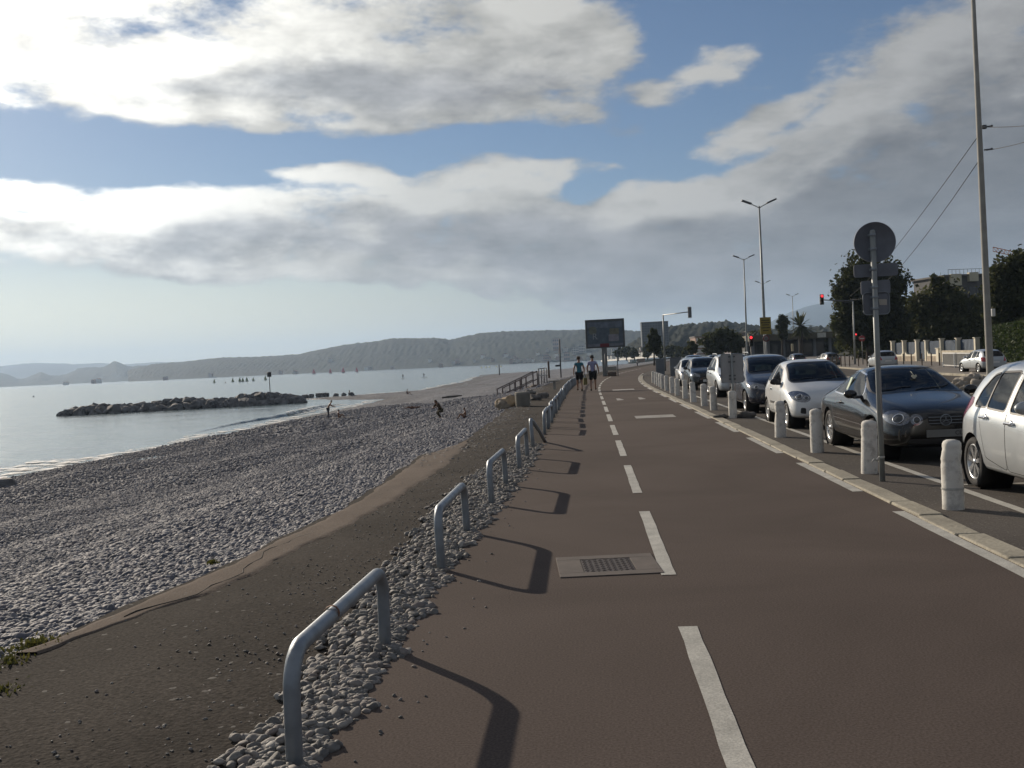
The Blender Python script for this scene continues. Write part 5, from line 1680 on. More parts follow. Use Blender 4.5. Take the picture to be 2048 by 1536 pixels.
for c_ in (cD, cE, cF):
    kz_ = c_.children[0] and 1
    for sgn in (1, -1):
        lamp_lens(c_, sgn * .62, .76 if c_ is cE else .73, .06)

# cars across the road
def road_car(px, d, heading, label, group, L_, H, Wd, pm, off=0.0):
    b0 = ground_at(px, d)
    st_ = scale_st(HATCH, L_, H, Wd); S_ = simple_S(st_, Wd, .29, lv=2)
    c_ = car('parked_car' if 'parked' in label else 'moving_car', label, group, (b0.x, b0.y, b0.z + off), heading, S_, st_, pm)
    plate(c_, -.005, .62)
    return c_


GR2 = 'cars beyond the carriageway'
road_car(1990, 54.5, RAD(94), 'silver three-door hatchback parked by the grey railing, seen from behind', GR2, 3.6, 1.42, .80, SILVER, .06)
road_car(1776, 74.0, RAD(88), 'silver estate car parked in front of the white-pillared fence', GR2, 4.1, 1.5, .85, SILVER, .06)
road_car(1668, 96.0, RAD(100), 'pale car near the junction below the gantry traffic light', GR2, 3.9, 1.45, .8, GREYCAR)
road_car(1600, 104.0, RAD(95), 'dark car waiting at the junction behind the white hatchback roof', GR2, 4.0, 1.45, .82, NAVYCAR)
road_car(1470, 98.0, RAD(-86), 'dark car seen over the silver people carrier roof', GR2, 4.1, 1.6, .82, NAVYCAR)
road_car(1420, 112.0, RAD(-86), 'black car far down the road near the stepped apartment block', GR2, 4.1, 1.5, .82, BLACKCAR)
# ------------------------------------------------------------------ hoop barriers along the path
RUSTY = mat('rust_streaked_steel', (0.30, 0.29, 0.28), 0.6, 0.4, 0.35, 6, 0.001, 50)


def hoop_bm(ln=1.5, h=0.46, r=0.034, c=0.15):
    path = [(0, 0, -.2), (0, 0, h * .3), (0, 0, h - c)]
    for k in range(1, 8):
        a = k / 8 * PI / 2; path.append((0, c - c * math.cos(a), h - c + c * math.sin(a)))
    path += [(0, c, h), (0, ln * .5, h), (0, ln - c, h)]
    for k in range(1, 8):
        a = k / 8 * PI / 2; path.append((0, ln - c + c * math.sin(a), h - c + c * math.cos(a)))
    path += [(0, ln, h - c), (0, ln, h * .3), (0, ln, -.2)]
    return MB().tube(path, r, 14)


ORD = ['nearest', 'second', 'third', 'fourth', 'fifth', 'sixth', 'seventh', 'eighth', 'ninth', 'tenth', 'eleventh', 'twelfth', 'thirteenth', 'fourteenth', 'fifteenth', 'sixteenth', 'seventeenth', 'eighteenth', 'nineteenth', 'twentieth', 'twenty-first', 'twenty-second']
HG = 'galvanised hoops between the path and the beach'
proto = None
ys = [3.95, 7.75, 11.25, 14.8, None, 21.7] + [21.7 + 2.15 * k for k in range(1, 24)]
for i, y in enumerate(ys):
    if y is None: continue
    if proto is None:
        o = proto = hoop_bm(1.68, .45).build('hoop_barrier', GALV)
    else:
        o = proto.copy(); COL.objects.link(o)
    o.location = (float(bend(y)) + float(np.interp(y, [4, 8, 13, 20], [-1.21, -1.17, -1.06, -.96])) + rnd.uniform(-.015, .015), y, 0)
    o.rotation_euler = (rnd.uniform(-.012, .012), rnd.uniform(-.03, .03), -float(bend(y + 1) - bend(y)) + rnd.uniform(-.02, .02))
    lb = {0: 'nearest galvanised hoop with a rusty ring on its rail, set among stones', 1: 'second galvanised hoop from the camera, level with the drain cover', 2: 'third galvanised hoop from the camera, standing in loose stones', 3: 'fourth galvanised hoop from the camera, just before the bent one', 5: 'galvanised hoop standing right behind the bent hoop'}.get(i)
    tag(o, lb or 'galvanised hoop in the close row running on towards the walkers', 'hoop barrier', HG)
rr = MB().lathe([(.0355, -.012), (.037, 0), (.0355, .012)], Matrix.Translation((0, .62, .46)) @ Matrix.Rotation(PI / 2, 4, 'X'), 14).build('rust_ring', mat('rust', (.16, .07, .03), .8, 0, .4, 20), proto)
# the fifth one has been bent: its rail slopes straight to the ground
mb = MB(); mb.tube([(0, 0, -.2), (0, 0, .2), (.0, .0, .40), (0, .03, .47), (0, .09, .50), (0.03, .2, .46), (.12, .75, .22), (.2, 1.25, -.05)], .034, 14)
o = mb.build('hoop_barrier', GALV, None, (-1.02, 18.3, 0)); tag(o, 'bent hoop whose rail slopes straight down to the ground', 'hoop barrier', HG)
o.rotation_euler = (0, -.05, .02)

# ------------------------------------------------------------------ white concrete bollards
BOLL = bpy.data.materials.new('limewashed_concrete'); MATS['boll'] = BOLL
nt, N, L = nodes_of(BOLL)
b = N['Principled BSDF']; b.inputs['Roughness'].default_value = 0.9
tc = N.new('ShaderNodeTexCoord'); oi = N.new('ShaderNodeObjectInfo')
ad = N.new('ShaderNodeVectorMath'); ad.operation = 'ADD'; L.new(tc.outputs['Object'], ad.inputs[0]); L.new(oi.outputs['Random'], ad.inputs[1])
nz = N.new('ShaderNodeTexNoise'); nz.inputs['Scale'].default_value = 9; nz.inputs['Detail'].default_value = 7; nz.inputs['Roughness'].default_value = .7; L.new(ad.outputs[0], nz.inputs['Vector'])
cr = N.new('ShaderNodeValToRGB'); cr.color_ramp.elements[0].position = .30; cr.color_ramp.elements[0].color = (.36, .345, .32, 1); cr.color_ramp.elements[1].position = .52; cr.color_ramp.elements[1].color = (.66, .645, .60, 1); L.new(nz.outputs['Fac'], cr.inputs['Fac'])
L.new(cr.outputs['Color'], b.inputs['Base Color'])
bp = N.new('ShaderNodeBump'); bp.inputs['Distance'].default_value = .006; L.new(nz.outputs['Fac'], bp.inputs['Height']); L.new(bp.outputs['Normal'], b.inputs['Normal'])
BG = 'white concrete bollards along the kerb'


def bollard_mesh(seed, chip):
    mb = MB()
    mb.lathe([(.098, -.1), (.098, .0), (.097, .12), (.095, .28), (.094, .41), (.090, .425), (.090, .445), (.094, .46), (.093, .53), (.088, .545), (.088, .56), (.091, .575), (.088, .605), (.075, .625), (.04, .638), (0, .642)], None, 22)
    me = bpy.data.meshes.new('bollard')
    for v in mb.bm.verts:
        q = v.co * 7 + Vector((seed, 0, 0))
        n_ = mnoise.noise(q) * .006
        if chip and v.co.z > .3 and mnoise.noise(v.co * 5 + Vector((seed * 3, 1, 0))) > .25: n_ -= .014
        v.co.x *= 1 + n_ * 10 * .9; v.co.y *= 1 + n_ * 10 * .9
    return mb


bprotos = [bollard_mesh(k * 4.3, k != 1) for k in range(4)]
bprotos = [m_.build('bollard', BOLL) for m_ in bprotos]
bpix = [(1907, 1017), (1739, 946), (1635, 904), (1561, 874), (1428, 820), (1409, 811.5), (1387, 804), (1371, 796.5), (1355, 790.7), (1344.7, 785.8), (1334, 781), (1326, 777), (1321.5, 773.5), (1317, 771), (1312, 768), (1307, 765.5)]
blab = ['nearest white bollard with a ragged tie at its side', 'white bollard standing beside the round sign pole', 'white bollard in front of the black coupe\'s rear wheel', 'white bollard in front of the small white hatchback\'s side', 'white bollard just beyond the grey sign panel', 'white bollard in front of the silver people carrier\'s headlight', 'white bollard between the people carrier and the black hatchback', 'white bollard in front of the black hatchback']
used = set()
for i, (px, py) in enumerate(bpix):
    p = gp(px, py)
    k = i % 4
    o = bprotos[k] if k not in used else bprotos[k].copy()
    if k in used: COL.objects.link(o)
    used.add(k)
    o.location = p; o.rotation_euler = (rnd.uniform(-.025, .025), rnd.uniform(-.025, .025), rnd.uniform(0, 6))
    tag(o, blab[i] if i < len(blab) else 'small far white bollard in the close-set end of the kerb row', 'bollard', BG)
p = gp(1907, 1017)
mb = MB(); mb.tube([(-.09, -.04, .20), (-.13, -.06, .22), (-.16, -.07, .19), (-.175, -.075, .20)], [.018, .022, .02, .012], 7); mb.tube([(-.09, -.045, .20), (-.105, -.06, .14), (-.10, -.065, .10)], [.014, .016, .008], 7)
mb.lathe([(.099, .18), (.102, .19), (.099, .20)], None, 22)
mb.build('tied_rag', mat('grey_rag', (.42, .42, .40), .9, 0, .2, 20), bprotos[0])

# ------------------------------------------------------------------ round sign on its pole, seen from behind
SIGNBACK = mat('sign_back_grey', (0.15, 0.165, 0.195), 0.6, 0.2, 0.2, 5)
p = gp(1765, 962)
t = empty('road_sign', p, -0.0735, 'round traffic sign seen from behind, with three plates below it', 'road sign')
mb = MB(); mb.tube([(0, 0, -.3), (0, 0, 1.4), (.0, 0, 2.82)], .031, 14); mb.lathe([(.031, 2.82), (.02, 2.835), (0, 2.838)], None, 14); mb.build('pole', POLEGREY, t)
face = Matrix.Translation((0.035, -.036, 2.70)) @ Matrix.Rotation(PI / 2, 4, 'X')
yb = .05
mb = MB(); mb.lathe([(0, yb + .0), (.215, yb), (.222, yb - .012), (.228, yb - .012), (.228, yb + .018), (.222, yb + .018), (0, yb + .014)], Matrix.Translation((.03, 0, 2.70)) @ Matrix.Rotation(-PI / 2, 4, 'X'), 48); mb.build('disc', SIGNBACK, t)


def rplate(mb, cx, cz, w, h, y, r=.03, d=.012):
    mb.prism(rounded([(cx - w / 2, cz - h / 2), (cx + w / 2, cz - h / 2), (cx + w / 2, cz + h / 2), (cx - w / 2, cz + h / 2)], r, 4), d, Matrix.Translation((0, y + d, 0)) @ Matrix.Rotation(PI / 2, 4, 'X'))
    return mb


rplate(MB(), .03, 2.385, .48, .145, yb).build('upper_plate', SIGNBACK, t)
rplate(MB(), .02, 2.19, .32, .16, yb).build('middle_plate', SIGNBACK, t)
lp = rplate(MB(), .02, 2.01, .285, .25, yb, .05).build('lower_plate', SIGNBACK, t)
mb = MB()
q = rounded([(.02 - .1425, 2.01 - .125), (.02 + .1425, 2.01 - .125), (.02 + .1425, 2.01 + .125), (.02 - .1425, 2.01 + .125)], .05, 5)
mb.tube([(x, yb - .004, z) for x, z in q] + [(q[0][0], yb - .004, q[0][1])], .006, 6); mb.build('rim', GALV, lp)
mb = MB(); mb.prism([(.055, 1.99), (.135, 1.985), (.135, 2.05), (.045, 2.055)], .003, Matrix.Translation((0, yb - .001, 0)) @ Matrix.Rotation(PI / 2, 4, 'X')); mb.build('sticker', mat('pale_sticker', (.42, .40, .36), .7), lp)
mb = MB()
for z in (2.78, 2.62, 2.39, 2.19, 2.08, 1.95):
    mb.lathe([(.034, -.015), (.037, -.012), (.037, .012), (.034, .015)], Matrix.Translation((0, 0, z)), 14); mb.box((0, .042, z), (.09, .02, .03), bev=.003)
mb.build('clamps', GALV, t)
mb = MB(); mb.tube([(-.033, -.02, .27), (-.06, -.04, .24), (-.09, -.05, .255), (-.12, -.05, .22)], [.009, .013, .012, .004], 6); mb.lathe([(.033, .26), (.037, .27), (.033, .285)], None, 14); mb.build('tape_end', mat('grey_rag', (0, 0, 0)), t)

# grey sign panel on a short post in the gap of the bollard row
p = gp(1466, 836)
t = empty('sign_panel', p, -.0735, 'grey rectangular sign panel seen from behind on a white post', 'sign')
mb = MB(); mb.lathe([(.095, -.1), (.095, .38), (.09, .40), (.09, .44), (.095, .46), (.093, .60), (.07, .63), (0, .635)], None, 20); mb.build('base_post', BOLL, t)
mb = MB(); mb.tube([(0, 0, .5), (.03, .03, .75), (.03, .03, 1.5)], .028, 12); mb.build('pole', POLEGREY, t)
pn = rplate(MB(), .03, 1.15, .50, .66, .062, .04, .02).build('panel', mat('grey_panel', (.30, .31, .32), .5, .2, .1, 4), t)
mb = MB()
q = rounded([(.03 - .25, .82), (.03 + .25, .82), (.03 + .25, 1.48), (.03 - .25, 1.48)], .04, 4)
mb.tube([(x, .058, z) for x, z in q] + [(q[0][0], .058, q[0][1])], .010, 6); mb.build('rim', GALV, pn)
mb = MB()
for z in (.9, .98, 1.3, 1.42): mb.box((.03, .055, z), (.16, .025, .035), bev=.003)
mb.build('clamps', DARKSTEEL, t)
for dx, dy, s_, lb in ((-.25, .05, .11, 'small dark stone lying left of the sign panel post'), (.32, .02, .15, 'dark stone lying right of the sign panel post')):
    o = MB().ball((0, 0, 0), s_, 3, (1.4, .9, .6), .5, dx * 9).build('loose_stone', mat('dark_stone', (.09, .085, .08), .9, 0, .3, 6), None, p + Vector((dx, dy, s_ * .35))); tag(o, lb, 'stone')

# drain cover in the path
p = gp(1215, 1131)
t = empty('drain_cover', p, RAD(4.2), 'square iron drain cover set in a pale concrete frame', 'drain cover')
mb = MB()
for cx, cy, w, h in ((0, .305, .74, .13), (0, -.305, .74, .13), (-.28, 0, .18, .478), (.28, 0, .18, .478)): mb.box((cx, cy, .001), (w, h, .014), bev=.003)
mb.build('frame', mat('drain_frame_concrete', (.10, .083, .074), .9, 0, .18, 5, .003, 60), t)
IRON = mat('cast_iron', (.048, .038, .039), .75, .1, .3, 8)
mb = MB(); mb.box((0, 0, -.001), (.372, .472, .012), bev=.002)
for i in range(9):
    for j in range(12):
        mb.box((-.164 + i * .041, -.209 + j * .038, .0042), (.028 if (i + j) % 2 else .012, .012 if (i + j) % 2 else .026, .008))
mb.build('iron_lid', IRON, t)

# ------------------------------------------------------------------ tall pole with cables
p = ground_at(1979, 30.0); p.z += .1
t = empty('utility_pole', p, 0, 'tall tapering grey pole rising out of the frame on the right', 'pole')
top = at(1941, -120, 30.4) - p
mb = MB(); mb.tube([(0, 0, -.5), (0, 0, 0), (top.x * .5, top.y * .5, top.z * .5), tuple(top)], [.108, .104, .082, .052], 16)
mb.build('shaft', mat('concrete_pole', (.30, .295, .27), .8, 0, .14, 3, .002, 40), t)
mb = MB()
for py in (254, 300): 
    a = at(1968, py, 30.2) - p
    mb.tube([a, a + Vector((.22, .0, .02))], .02, 8); mb.ball(tuple(a + Vector((.22, 0, .02))), .035, 2)
mb.lathe([(.078, -.05), (.08, 0), (.078, .05)], Matrix.Translation(at(1968, 254, 30.4) - p), 14); mb.build('insulator', DARKSTEEL, t)
mb = MB(); mb.box(tuple(at(1986, 625, 29.9) - p), (.10, .10, .22), bev=.01); mb.build('small_box', mat('white_box', (.6, .6, .58), .6), t)
CABLE = mat('cable_black', (.02, .02, .022), .6)


def cable(a, b_, sag, label, r=.009):
    mb = MB(); pts = []
    for k in range(15):
        u = k / 14; q = Vector(a).lerp(Vector(b_), u); q.z -= sag * 4 * u * (1 - u); pts.append(q)
    mb.tube(pts, r, 5); o = mb.build('overhead_cable', CABLE); return tag(o, label, 'cable', 'cables hung from the tall pole')


cable(at(1968, 254, 30.2), at(2120, 243, 27), .05, 'upper cable running right from the tall pole out of the frame')
cable(at(1972, 301, 30.2), at(2120, 262, 27), .05, 'lower cable running right from the tall pole out of the frame')
cable(at(1958, 270, 30.2), at(1700, 592, 108), .5, 'upper cable sloping left from the tall pole down behind the round sign', .012)
cable(at(1960, 318, 30.2), at(1700, 598, 108), 1.3, 'lower sagging cable sloping left from the tall pole behind the round sign', .012)

# ------------------------------------------------------------------ street lamps
def lamp(px_base, d, top_px, top_py, span, label):
    b0 = ground_at(px_base, d)
    t = empty('street_lamp', b0, 0.1, label, 'street lamp', 'double-armed street lamps along the road')
    tp = at(top_px, top_py, d) - b0
    k = span / 2 / FPX * d
    mb = MB(); mb.tube([(0, 0, -.3), (0, 0, 1.0), (tp.x * .5, tp.y * .5, tp.z * .5), tuple(tp)], [.14, .13, .10, .06], 12); mb.build('pole', POLEGREY, t)
    for sd in (-1, 1):
        e = tp + Vector((sd * k * .45, 0, k * .12))
        mb = MB(); mb.tube([tuple(tp - Vector((0, 0, .15))), tuple(tp + Vector((sd * k * .2, 0, .0))), tuple(e)], .035, 8); ar = mb.build('arm', POLEGREY, t)
        mb = MB(); c = tp + Vector((sd * k * .74, 0, k * .26))
        mb.box(tuple(c), (k * .62, .34, .13), ry=-sd * .38, bev=.05); mb.build('lamp_head', DARKSTEEL, ar)
    return t


lamp(1531, 79, 1519, 412, 68, 'nearest double-armed street lamp, rising above the yellow notice')
lamp(1494, 128, 1488, 518, 42, 'second double-armed street lamp, left of the nearest and slightly lower')
lamp(1588, 224, 1585, 592, 24, 'farthest small double-armed street lamp beside the fan palm')
lamp(1530, 179, 1526, 567, 30, 'double-armed street lamp partly hidden behind the nearest lamp')

# yellow notice and speed sign on a white post
b0 = ground_at(1532, 76)
t = empty('notice_sign', b0, 0, 'yellow notice board above a round speed sign on a pale post', 'road sign')
c = at(1531, 651.5, 76) - b0; w = 22 / FPX * 76; h = 34 / FPX * 76
mb = MB(); mb.tube([(0, 0, -.2), (c.x, c.y + .06, c.z + h * .4)], .05, 10); mb.build('post', mat('pale_post', (.42, .42, .40), .6, 0, .1, 4), t)
mb = MB(); mb.box((c.x, c.y, c.z), (w, .05, h), bev=.02); yb_ = mb.build('board', mat('yellow_board', (.25, .19, .03), .6, 0, .12, 3), t)
mb = MB()
for k, (ww, zz) in enumerate(((.7, .32), (.82, .18), (.6, .05), (.78, -.12), (.5, -.28))): mb.box((c.x, c.y - .03, c.z + zz * h), (w * ww, .012, h * .05))
mb.build('printed_line', mat('dark_print', (.05, .045, .02), .7), yb_)
c2 = at(1532, 677, 76) - b0
mb = MB(); mb.lathe([(0, 0), (.22, 0), (.24, -.01), (.24, .02), (0, .02)], Matrix.Translation(c2 + Vector((0, -.03, 0))) @ Matrix.Rotation(PI / 2, 4, 'X'), 28); dsc = mb.build('speed_disc', mat('dull_white', (.22, .22, .22), .6), t)
mb = MB(); mb.lathe([(.17, .02), (.24, .02), (.24, .028), (.17, .028)], Matrix.Translation(c2 + Vector((0, -.03, 0))) @ Matrix.Rotation(PI / 2, 4, 'X'), 28, closed=True); mb.build('red_ring', mat('dull_red', (.16, .02, .02), .6), dsc)
text_mesh('speed_number', '50', .22, BLACK, dsc, Matrix.Translation(c2 + Vector((0, -.054, 0))) @ Matrix.Rotation(PI / 2, 4, 'X'))

# ------------------------------------------------------------------ traffic lights
REDON = glow('red_lamp_lit', (1.0, .04, .05), 1.5)
AMBOFF = mat('amber_lens_off', (.05, .03, .01), .3); GRNOFF = mat('green_lens_off', (.01, .04, .03), .3); REDOFF = mat('red_lens_off', (.06, .01, .01), .3)


def signal_head(parent, c, h, facing, lit, back=None):
    """three-lamp head; facing 1 shows the lamps to the camera, -1 its back"""
    w = h * .36
    mb = MB(); mb.box(tuple(c), (w, w * .7, h), bev=w * .12)
    hd = mb.build('signal_head', BLACK if facing > 0 else mat('signal_back', (.14, .15, .16), .5), parent)
    for k, mm_ in enumerate((REDON if lit else REDOFF, AMBOFF, GRNOFF)):
        cc = Vector(c) + Vector((0, -facing * w * .36, h * (.32 - .32 * k)))
        mb = MB(); mb.lathe([(0, -.03), (w * .22, -.025), (w * .36, 0.0)], Matrix.Translation(cc) @ Matrix.Rotation(-PI / 2 * facing, 4, 'X'), 18); mb.build('lens', mm_, hd)
        mb = MB(); mb.lathe([(w * .40, 0), (w * .42, w * .5), (w * .40, w * .5), (w * .38, 0)], Matrix.Translation(cc) @ Matrix.Rotation(PI / 2 * facing, 4, 'X'), 14, closed=True)
        mb.build('visor', BLACK, hd)
    return hd


TG = 'traffic lights at the junction'
# over the lane on the left: we see the arm and the side of the head
b0 = ground_at(1329, 96)
t = empty('traffic_light', b0, 0, 'traffic light seen from behind on a long arm right of the billboard', 'traffic light', TG)
e = at(1326, 630, 96) - b0; e2 = at(1376, 624, 92) - b0
mb = MB(); mb.tube([(0, 0, -.2), (e.x * .5, 0, e.z * .6), tuple(e)], [.09, .08, .06], 10); mb.build('pole', POLEGREY, t)
mb = MB(); mb.tube([tuple(e), tuple(e2)], .045, 8); mb.build('arm', POLEGREY, t)
hc = at(1379.5, 624.5, 92) - b0
mb = MB(); mb.box(tuple(hc + Vector((0, .1, 0))), (.34, .03, 1.0), bev=.01); mb.build('backing_board', mat('pale_board', (.45, .46, .45), .6), t)
signal_head(t, hc, .86, -1, False)
# red one over the road on the right
b0 = ground_at(1709, 95)
t = empty('traffic_light', b0, 0, 'gantry traffic light showing red before the tall dark tree', 'traffic light', TG)
e = at(1706, 602, 95) - b0; e2 = at(1648, 600, 95) - b0
mb = MB(); mb.tube([(0, 0, -.2), tuple(e * .5), tuple(e)], [.09, .08, .06], 10); mb.build('pole', POLEGREY, t)
mb = MB(); mb.tube([tuple(e), tuple(e2)], .05, 8); mb.tube([tuple(e - Vector((0, 0, .22))), tuple(e2 + Vector((.5, 0, -.02)))], .025, 6); mb.build('arm', DARKSTEEL, t)
signal_head(t, at(1643.5, 599, 94.6) - b0, .95, 1, True)
lo = at(1711.5, 671, 94.8) - b0
signal_head(t, lo - Vector((0, 0, .1)), .62, 1, True)
b0 = ground_at(1503, 92)
t = empty('traffic_light', b0, 0, 'low traffic light showing red left of the yellow notice', 'traffic light', TG)
mb = MB(); mb.tube([(0, 0, -.2), (0, 0, 1.0), tuple(at(1502, 690, 92) - b0)], .055, 10); mb.build('pole', DARKSTEEL, t)
signal_head(t, at(1502, 682, 92) - b0, .95, 1, True)
# no-entry sign
b0 = ground_at(1725, 92)
t = empty('no_entry_sign', b0, 0, 'round red no-entry sign on a thin post by the dark trees', 'road sign')
c = at(1724, 677, 92) - b0
mb = MB(); mb.tube([(0, 0, -.2), (0, .04, c.z + .3)], .04, 8); mb.build('post', DARKSTEEL, t)
mb = MB(); mb.lathe([(0, .02), (.26, .02), (.27, .01), (.27, -.01), (0, -.01)], Matrix.Translation(c) @ Matrix.Rotation(PI / 2, 4, 'X'), 28); ds = mb.build('disc', mat('sign_red', (.30, .03, .03), .55, 0, .1, 4), t)
mb = MB(); mb.box(tuple(c + Vector((0, -.025, 0))), (.38, .012, .09), bev=.004); mb.build('white_bar', mat('sign_white', (.45, .45, .43), .6), ds)

# slim metal posts along the far pavement
proto = None
for i, px in enumerate((1655, 1664, 1672, 1681, 1689, 1698, 1716, 1733, 1742, 1751, 1806, 1822, 1843, 1862, 1878, 1897)):
    d = 88 - .045 * (px - 1655) if px < 1770 else 80 - .08 * (px - 1806)
    b0 = ground_at(px, d)
    if proto is None:
        mb = MB(); mb.lathe([(.045, -.1), (.045, .88), (.05, .89), (.05, .93), (.03, .96), (0, .965)], None, 10)
        o = proto = mb.build('metal_post', mat('brown_post', (.10, .075, .055), .7, 0, .2, 5), None)
    else:
        o = proto.copy(); COL.objects.link(o)
    o.location = b0 + Vector((0, 0, .05))
    tag(o, 'slim brown post in the row edging the far pavement', 'post', 'slim brown posts along the far pavement')

# ------------------------------------------------------------------ billboard
b0 = gp(1206, 753); 
d = (Vector((b0.x, b0.y, 0)) - Vector((0, 0, 0))).length
D_ = float((CAM_M.inverted() @ b0).z * -1)
t = empty('billboard', b0, 0.0, 'large dark poster billboard standing beside the path behind the walkers', 'billboard')
cc = at(1210, 667, D_) - b0; w = 78 / FPX * D_; h = 57 / FPX * D_
mb = MB(); mb.box((cc.x, cc.y, cc.z), (w, .28, h), rz=-.07, bev=.03); fr_ = mb.build('casing', mat('billboard_casing', (.08, .088, .09), .6, 0, .15, 3), t)
PM = Matrix.Translation((cc.x, cc.y, cc.z)) @ Matrix.Rotation(-.07, 4, 'Z') @ Matrix.Translation((0, -.148, 0)) @ Matrix.Rotation(PI / 2, 4, 'X')


def patch(name, x, z, ww, hh, col, lift=.004, rnd_=.0):
    mb = MB(); q = [(x - ww / 2, z - hh / 2), (x + ww / 2, z - hh / 2), (x + ww / 2, z + hh / 2), (x - ww / 2, z + hh / 2)]
    if rnd_: q = rounded(q, rnd_, 5)
    mb.prism(q, .004, PM @ Matrix.Translation((0, 0, lift)))
    return mb.build(name, mat('poster_' + name, col, .6, 0, .25, 3), fr_)


patch('poster', 0, -.02, w * .90, h * .84, (.085, .115, .145))
patch('poster_sky', 0, h * .30, w * .88, h * .20, (.12, .15, .19), .010)
patch('yellow_badge', -w * .31, h * .12, w * .2, w * .2, (.13, .145, .12), .012, w * .1)
patch('yellow_patch', w * .24, h * .06, w * .24, h * .22, (.15, .15, .11), .012, .1)
patch('pale_figure', w * .22, -h * .16, w * .26, h * .24, (.22, .22, .25), .016, .1)
patch('base_band', 0, -h * .40, w * .90, h * .09, (.16, .175, .21), .012)
patch('red_logo_block', -w * .02, -h * .41, w * .23, h * .12, (.16, .025, .035), .018)
text_mesh('poster_letter', 'R', h * .30, mat('poster_print', (.27, .30, .31), .6), fr_, PM @ Matrix.Translation((-w * .26, -h * .10, .02)))
mb = MB(); mb.box((cc.x - .12, cc.y + .05, (cc.z - h / 2) / 2), (.42, .26, cc.z - h / 2), rz=-.07, bev=.03); mb.build('pillar', mat('billboard_pillar', (.16, .17, .17), .6, 0, .15, 3), t)

# grey cabinets and posts near the far end of the kerb
for px, py, w_, h_, lb, nm in ((1352, 752, 22, 36, 'grey electrical cabinet behind the far bollards', 'electrical_cabinet'), (1321, 750, 17, 32, 'darker grey cabinet left of the other one, at the bend', 'electrical_cabinet')):
    b0 = gp(px, py); D_ = -(CAM_M.inverted() @ b0).z
    t = empty(nm, b0, -.1, lb, 'cabinet', 'grey cabinets at the bend')
    ww, hh = w_ / FPX * D_, h_ / FPX * D_
    mb = MB(); mb.box((0, 0, hh / 2), (ww, .4, hh), bev=.02); mb.build('cabinet_body', mat('cabinet_grey', (.16, .175, .19), .6, 0, .12, 3), t)
    mb = MB(); mb.box((0, -.205, hh * .5), (ww * .86, .015, hh * .84), bev=.006); dr = mb.build('door', mat('cabinet_door', (.14, .155, .17), .6, 0, .12, 3), t)
    mb = MB(); mb.box((ww * .34, -.22, hh * .52), (.03, .02, .12), bev=.005); mb.build('handle', DARKSTEEL, dr)
    mb = MB(); mb.box((0, 0, hh + .015), (ww + .06, .46, .05), bev=.015); mb.build('lid', DARKSTEEL, t)
# signposts by the beach
b0 = gp(1122, 751); D_ = -(CAM_M.inverted() @ b0).z
t = empty('signpost', b0, 0, 'dark post with a small board on its left side, beside the walkers', 'signpost')
mb = MB(); mb.tube([(0, 0, -.2), (0, 0, 72 / FPX * D_)], .06, 8); mb.build('post', mat('dark_post', (.035, .038, .042), .7), t)
mb = MB(); mb.box((-.24, 0, 20 / FPX * D_), (.5, .05, .17), bev=.01); mb.build('board', mat('dark_post', (0, 0, 0)), t)
b0 = gp(1098, 752); D_ = -(CAM_M.inverted() @ b0).z
t = empty('wooden_post', b0, 0, 'thick grey post left of the dark signpost', 'post')
mb = MB(); mb.lathe([(.10, -.2), (.095, 1.35), (.06, 1.42), (0, 1.43)], None, 12); mb.build('shaft', WOOD, t)
b0 = gp(1235, 752); D_ = -(CAM_M.inverted() @ b0).z
t = empty('notice_stand', b0, 0, 'frame with a pale notice and a brown box beneath, right of the billboard', 'notice frame')
for dx in (-.92, .05): 
    mb = MB(); mb.tube([(dx, 0, -.2), (dx, 0, 1.85)], .035, 8); mb.build('post', DARKSTEEL, t)
mb = MB(); mb.box((-.45, 0, .62), (.82, .04, .30), bev=.01); mb.build('notice_board', mat('notice_pale', (.26, .25, .22), .7), t)
mb = MB(); mb.box((-.42, 0, .17), (.70, .34, .34), bev=.02); mb.build('planter_box', WOOD, t)
# ------------------------------------------------------------------ people
def skin_mesh(name, joints, edges, m, parent, sub=1):
    """one continuous surface grown round a skeleton: joints {name: (pos, radius)}"""
    names = list(joints)
    ix = {n_: i for i, n_ in enumerate(names)}
    me = bpy.data.meshes.new(name)
    me.from_pydata([tuple(joints[n_][0]) for n_ in names], [(ix[a], ix[b_]) for a, b_ in edges], [])
    o = bpy.data.objects.new(name, me); COL.objects.link(o)
    md = o.modifiers.new('skin', 'SKIN'); md.use_smooth_shade = True; md.branch_smoothing = .4
    sv = me.skin_vertices[0].data
    for i, n_ in enumerate(names):
        r = joints[n_][1]
        sv[i].radius = (r, r) if not isinstance(r, tuple) else r
        sv[i].use_root = (i == 0)
    s = o.modifiers.new('sub', 'SUBSURF'); s.levels = sub; s.render_levels = sub
    dg = bpy.context.evaluated_depsgraph_get()
    out = bpy.data.meshes.new_from_object(o.evaluated_get(dg))
    bpy.data.objects.remove(o); bpy.data.meshes.remove(me)
    for p in out.polygons: p.use_smooth = True
    return link_mesh(name, out, m, parent)


